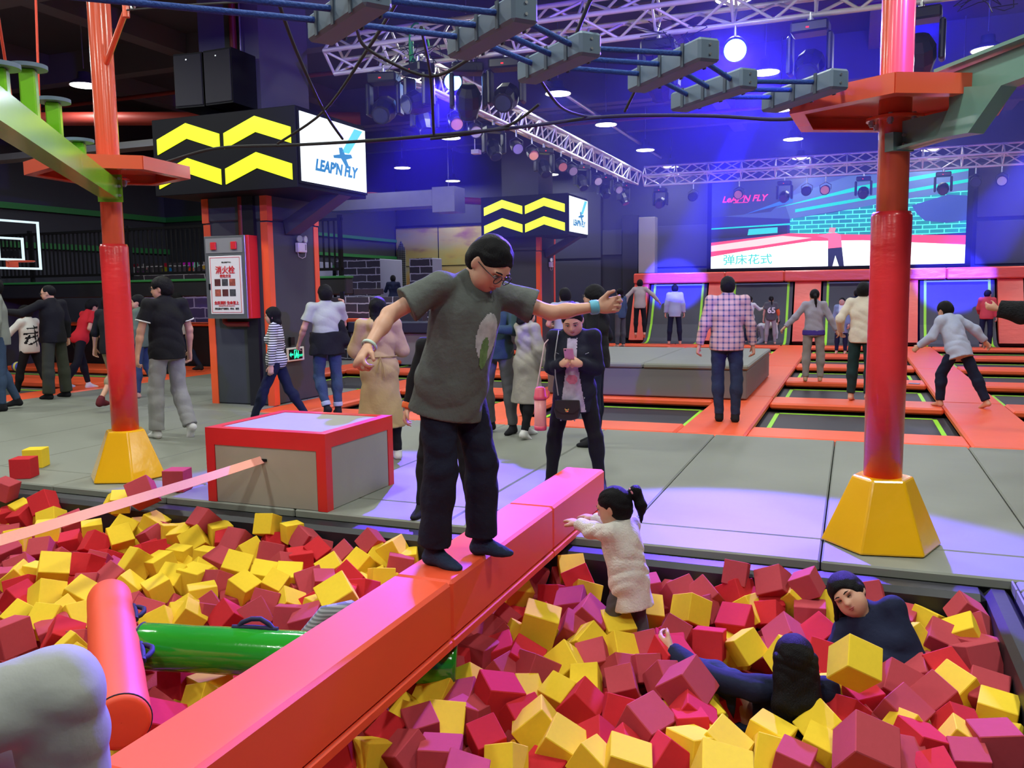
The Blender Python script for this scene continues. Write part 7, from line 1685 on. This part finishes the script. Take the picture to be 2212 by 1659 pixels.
LAND = [(330, 1030, 'the left yellow post base'), (560, 1060, 'the red framed box'), (240, 1430, 'the orange roll'), (480, 1390, 'the green roll'), (880, 1290, 'the beam joint'), (60, 1500, 'the grey trouser knee'), (110, 1130, 'the slackline end'), (1345, 1280, 'the white fleece child'), (1830, 1330, 'the laughing woman'), (1700, 1500, 'the long haired woman'), (2170, 1380, 'the right pit wall'), (1600, 1200, 'the black pit wall'), (1060, 1480, 'the big red cube'), (1000, 1600, 'the lower edge'), (1400, 1600, 'the crimson pile'), (2050, 1600, 'the lower right corner'), (1180, 1330, 'the underside of the beam'), (700, 1600, 'the lower beam edge')]
ORD = ['nearest', 'second nearest', 'third nearest', 'fourth nearest', 'fifth nearest', 'sixth nearest', 'seventh nearest', 'eighth nearest', 'ninth nearest', 'tenth nearest', 'eleventh nearest', 'twelfth nearest', 'thirteenth nearest', 'fourteenth nearest', 'fifteenth nearest', 'sixteenth nearest', 'seventeenth nearest', 'eighteenth nearest', 'nineteenth nearest', 'twentieth nearest']
buck = {}
for i, q in enumerate(placed):
    c = RW.T @ (C_[i] - CAMV); px, py = CX + F_PX * c[0] / c[2], CY + F_PX * c[1] / c[2]
    j = min(range(len(LAND)), key=lambda k: math.hypot(px - LAND[k][0], py - LAND[k][1])); dx, dy = px - LAND[j][0], py - LAND[j][1]
    side = ('right of' if dx > 0 else 'left of') if abs(dx) > abs(dy) else ('in front of' if dy > 0 else 'beyond')
    buck.setdefault((q[3], j, side), []).append((math.hypot(dx, dy), i))
CN = {'y': 'yellow', 'r': 'red', 'c': 'crimson'}; labs = {}
for (col, j, side), L in buck.items():
    L.sort()
    for r_, (_, i) in enumerate(L): labs[i] = '%s foam cube %s %s, the %s' % (CN[col], side, LAND[j][2], ORD[min(r_, 19)])
HELD = None
for i, (p, s_, R_, col, px, py) in enumerate(placed):
    s_ = float(S_[i])
    o = bpy.data.objects.new('foam_cube', CM[col, i % 3]); COL.objects.link(o)
    M = R_.to_4x4(); M.translation = Vector(C_[i]); o.matrix_world = M @ Matrix.Diagonal((s_, s_, s_, 1)); tag(o, labs[i], 'foam cube', 'foam cubes')
# the rest of the filling, never seen as single cubes
b = MB(); fi = []
for f in fills:
    if id(f) in tops: continue
    n0 = len(b.f); b.box((f[1].x, f[1].y, f[1].z - .05), (.155,) * 3, rot=rand_rot(rr), bev=.004); fi += [rr.choice((0, 1, 2, 2))] * (len(b.f) - n0)
    n0 = len(b.f); b.box((f[1].x + .06, f[1].y - .05, f[1].z - .19), (.16,) * 3, rot=rand_rot(rr)); fi += [rr.choice((0, 1, 2))] * (len(b.f) - n0)
o = b.build('foam_cube_filling', None, kind='stuff'); tag(o, 'deeper layer of red and yellow foam cubes filling the pit', 'foam cubes')
for m_ in (FOAM_Y, FOAM_R, FOAM_C): o.data.materials.append(m_)
o.data.polygons.foreach_set('material_index', fi)
b = MB(); b.span((PIT_X0 + .16, .48, -1.19), (PIT_X1 - .14, 4.66, -.75)); tag(b.build('pit_bottom_foam', FOAM_C, kind='stuff'), 'solid mass of foam at the bottom of the pit', 'foam')
print('CUBES', len(placed), 'listed', placed_n, 'fills', len(fills), 'vis', len(vis))

# ------------------------------------------------------------------ thin stage haze over the court, blue light put into its colour
m = bpy.data.materials.new('stage_haze'); m.use_nodes = True; nt = m.node_tree; nt.nodes.remove(nt.nodes['Principled BSDF'])
vs = nt.nodes.new('ShaderNodeVolumeScatter'); vs.inputs['Density'].default_value = 0.016; vs.inputs['Anisotropy'].default_value = 0.15; vs.inputs['Color'].default_value = (.22, .22, 1, 1)
nt.links.new(vs.outputs[0], nt.nodes['Material Output'].inputs['Volume'])
b = MB(); b.span((-5.2, 6.6, 1.95), (8.7, 24.8, 5.8)); tag(b.build('stage_haze', m), 'thin blue tinted stage haze hanging over the trampoline court', 'haze', kind='stuff')
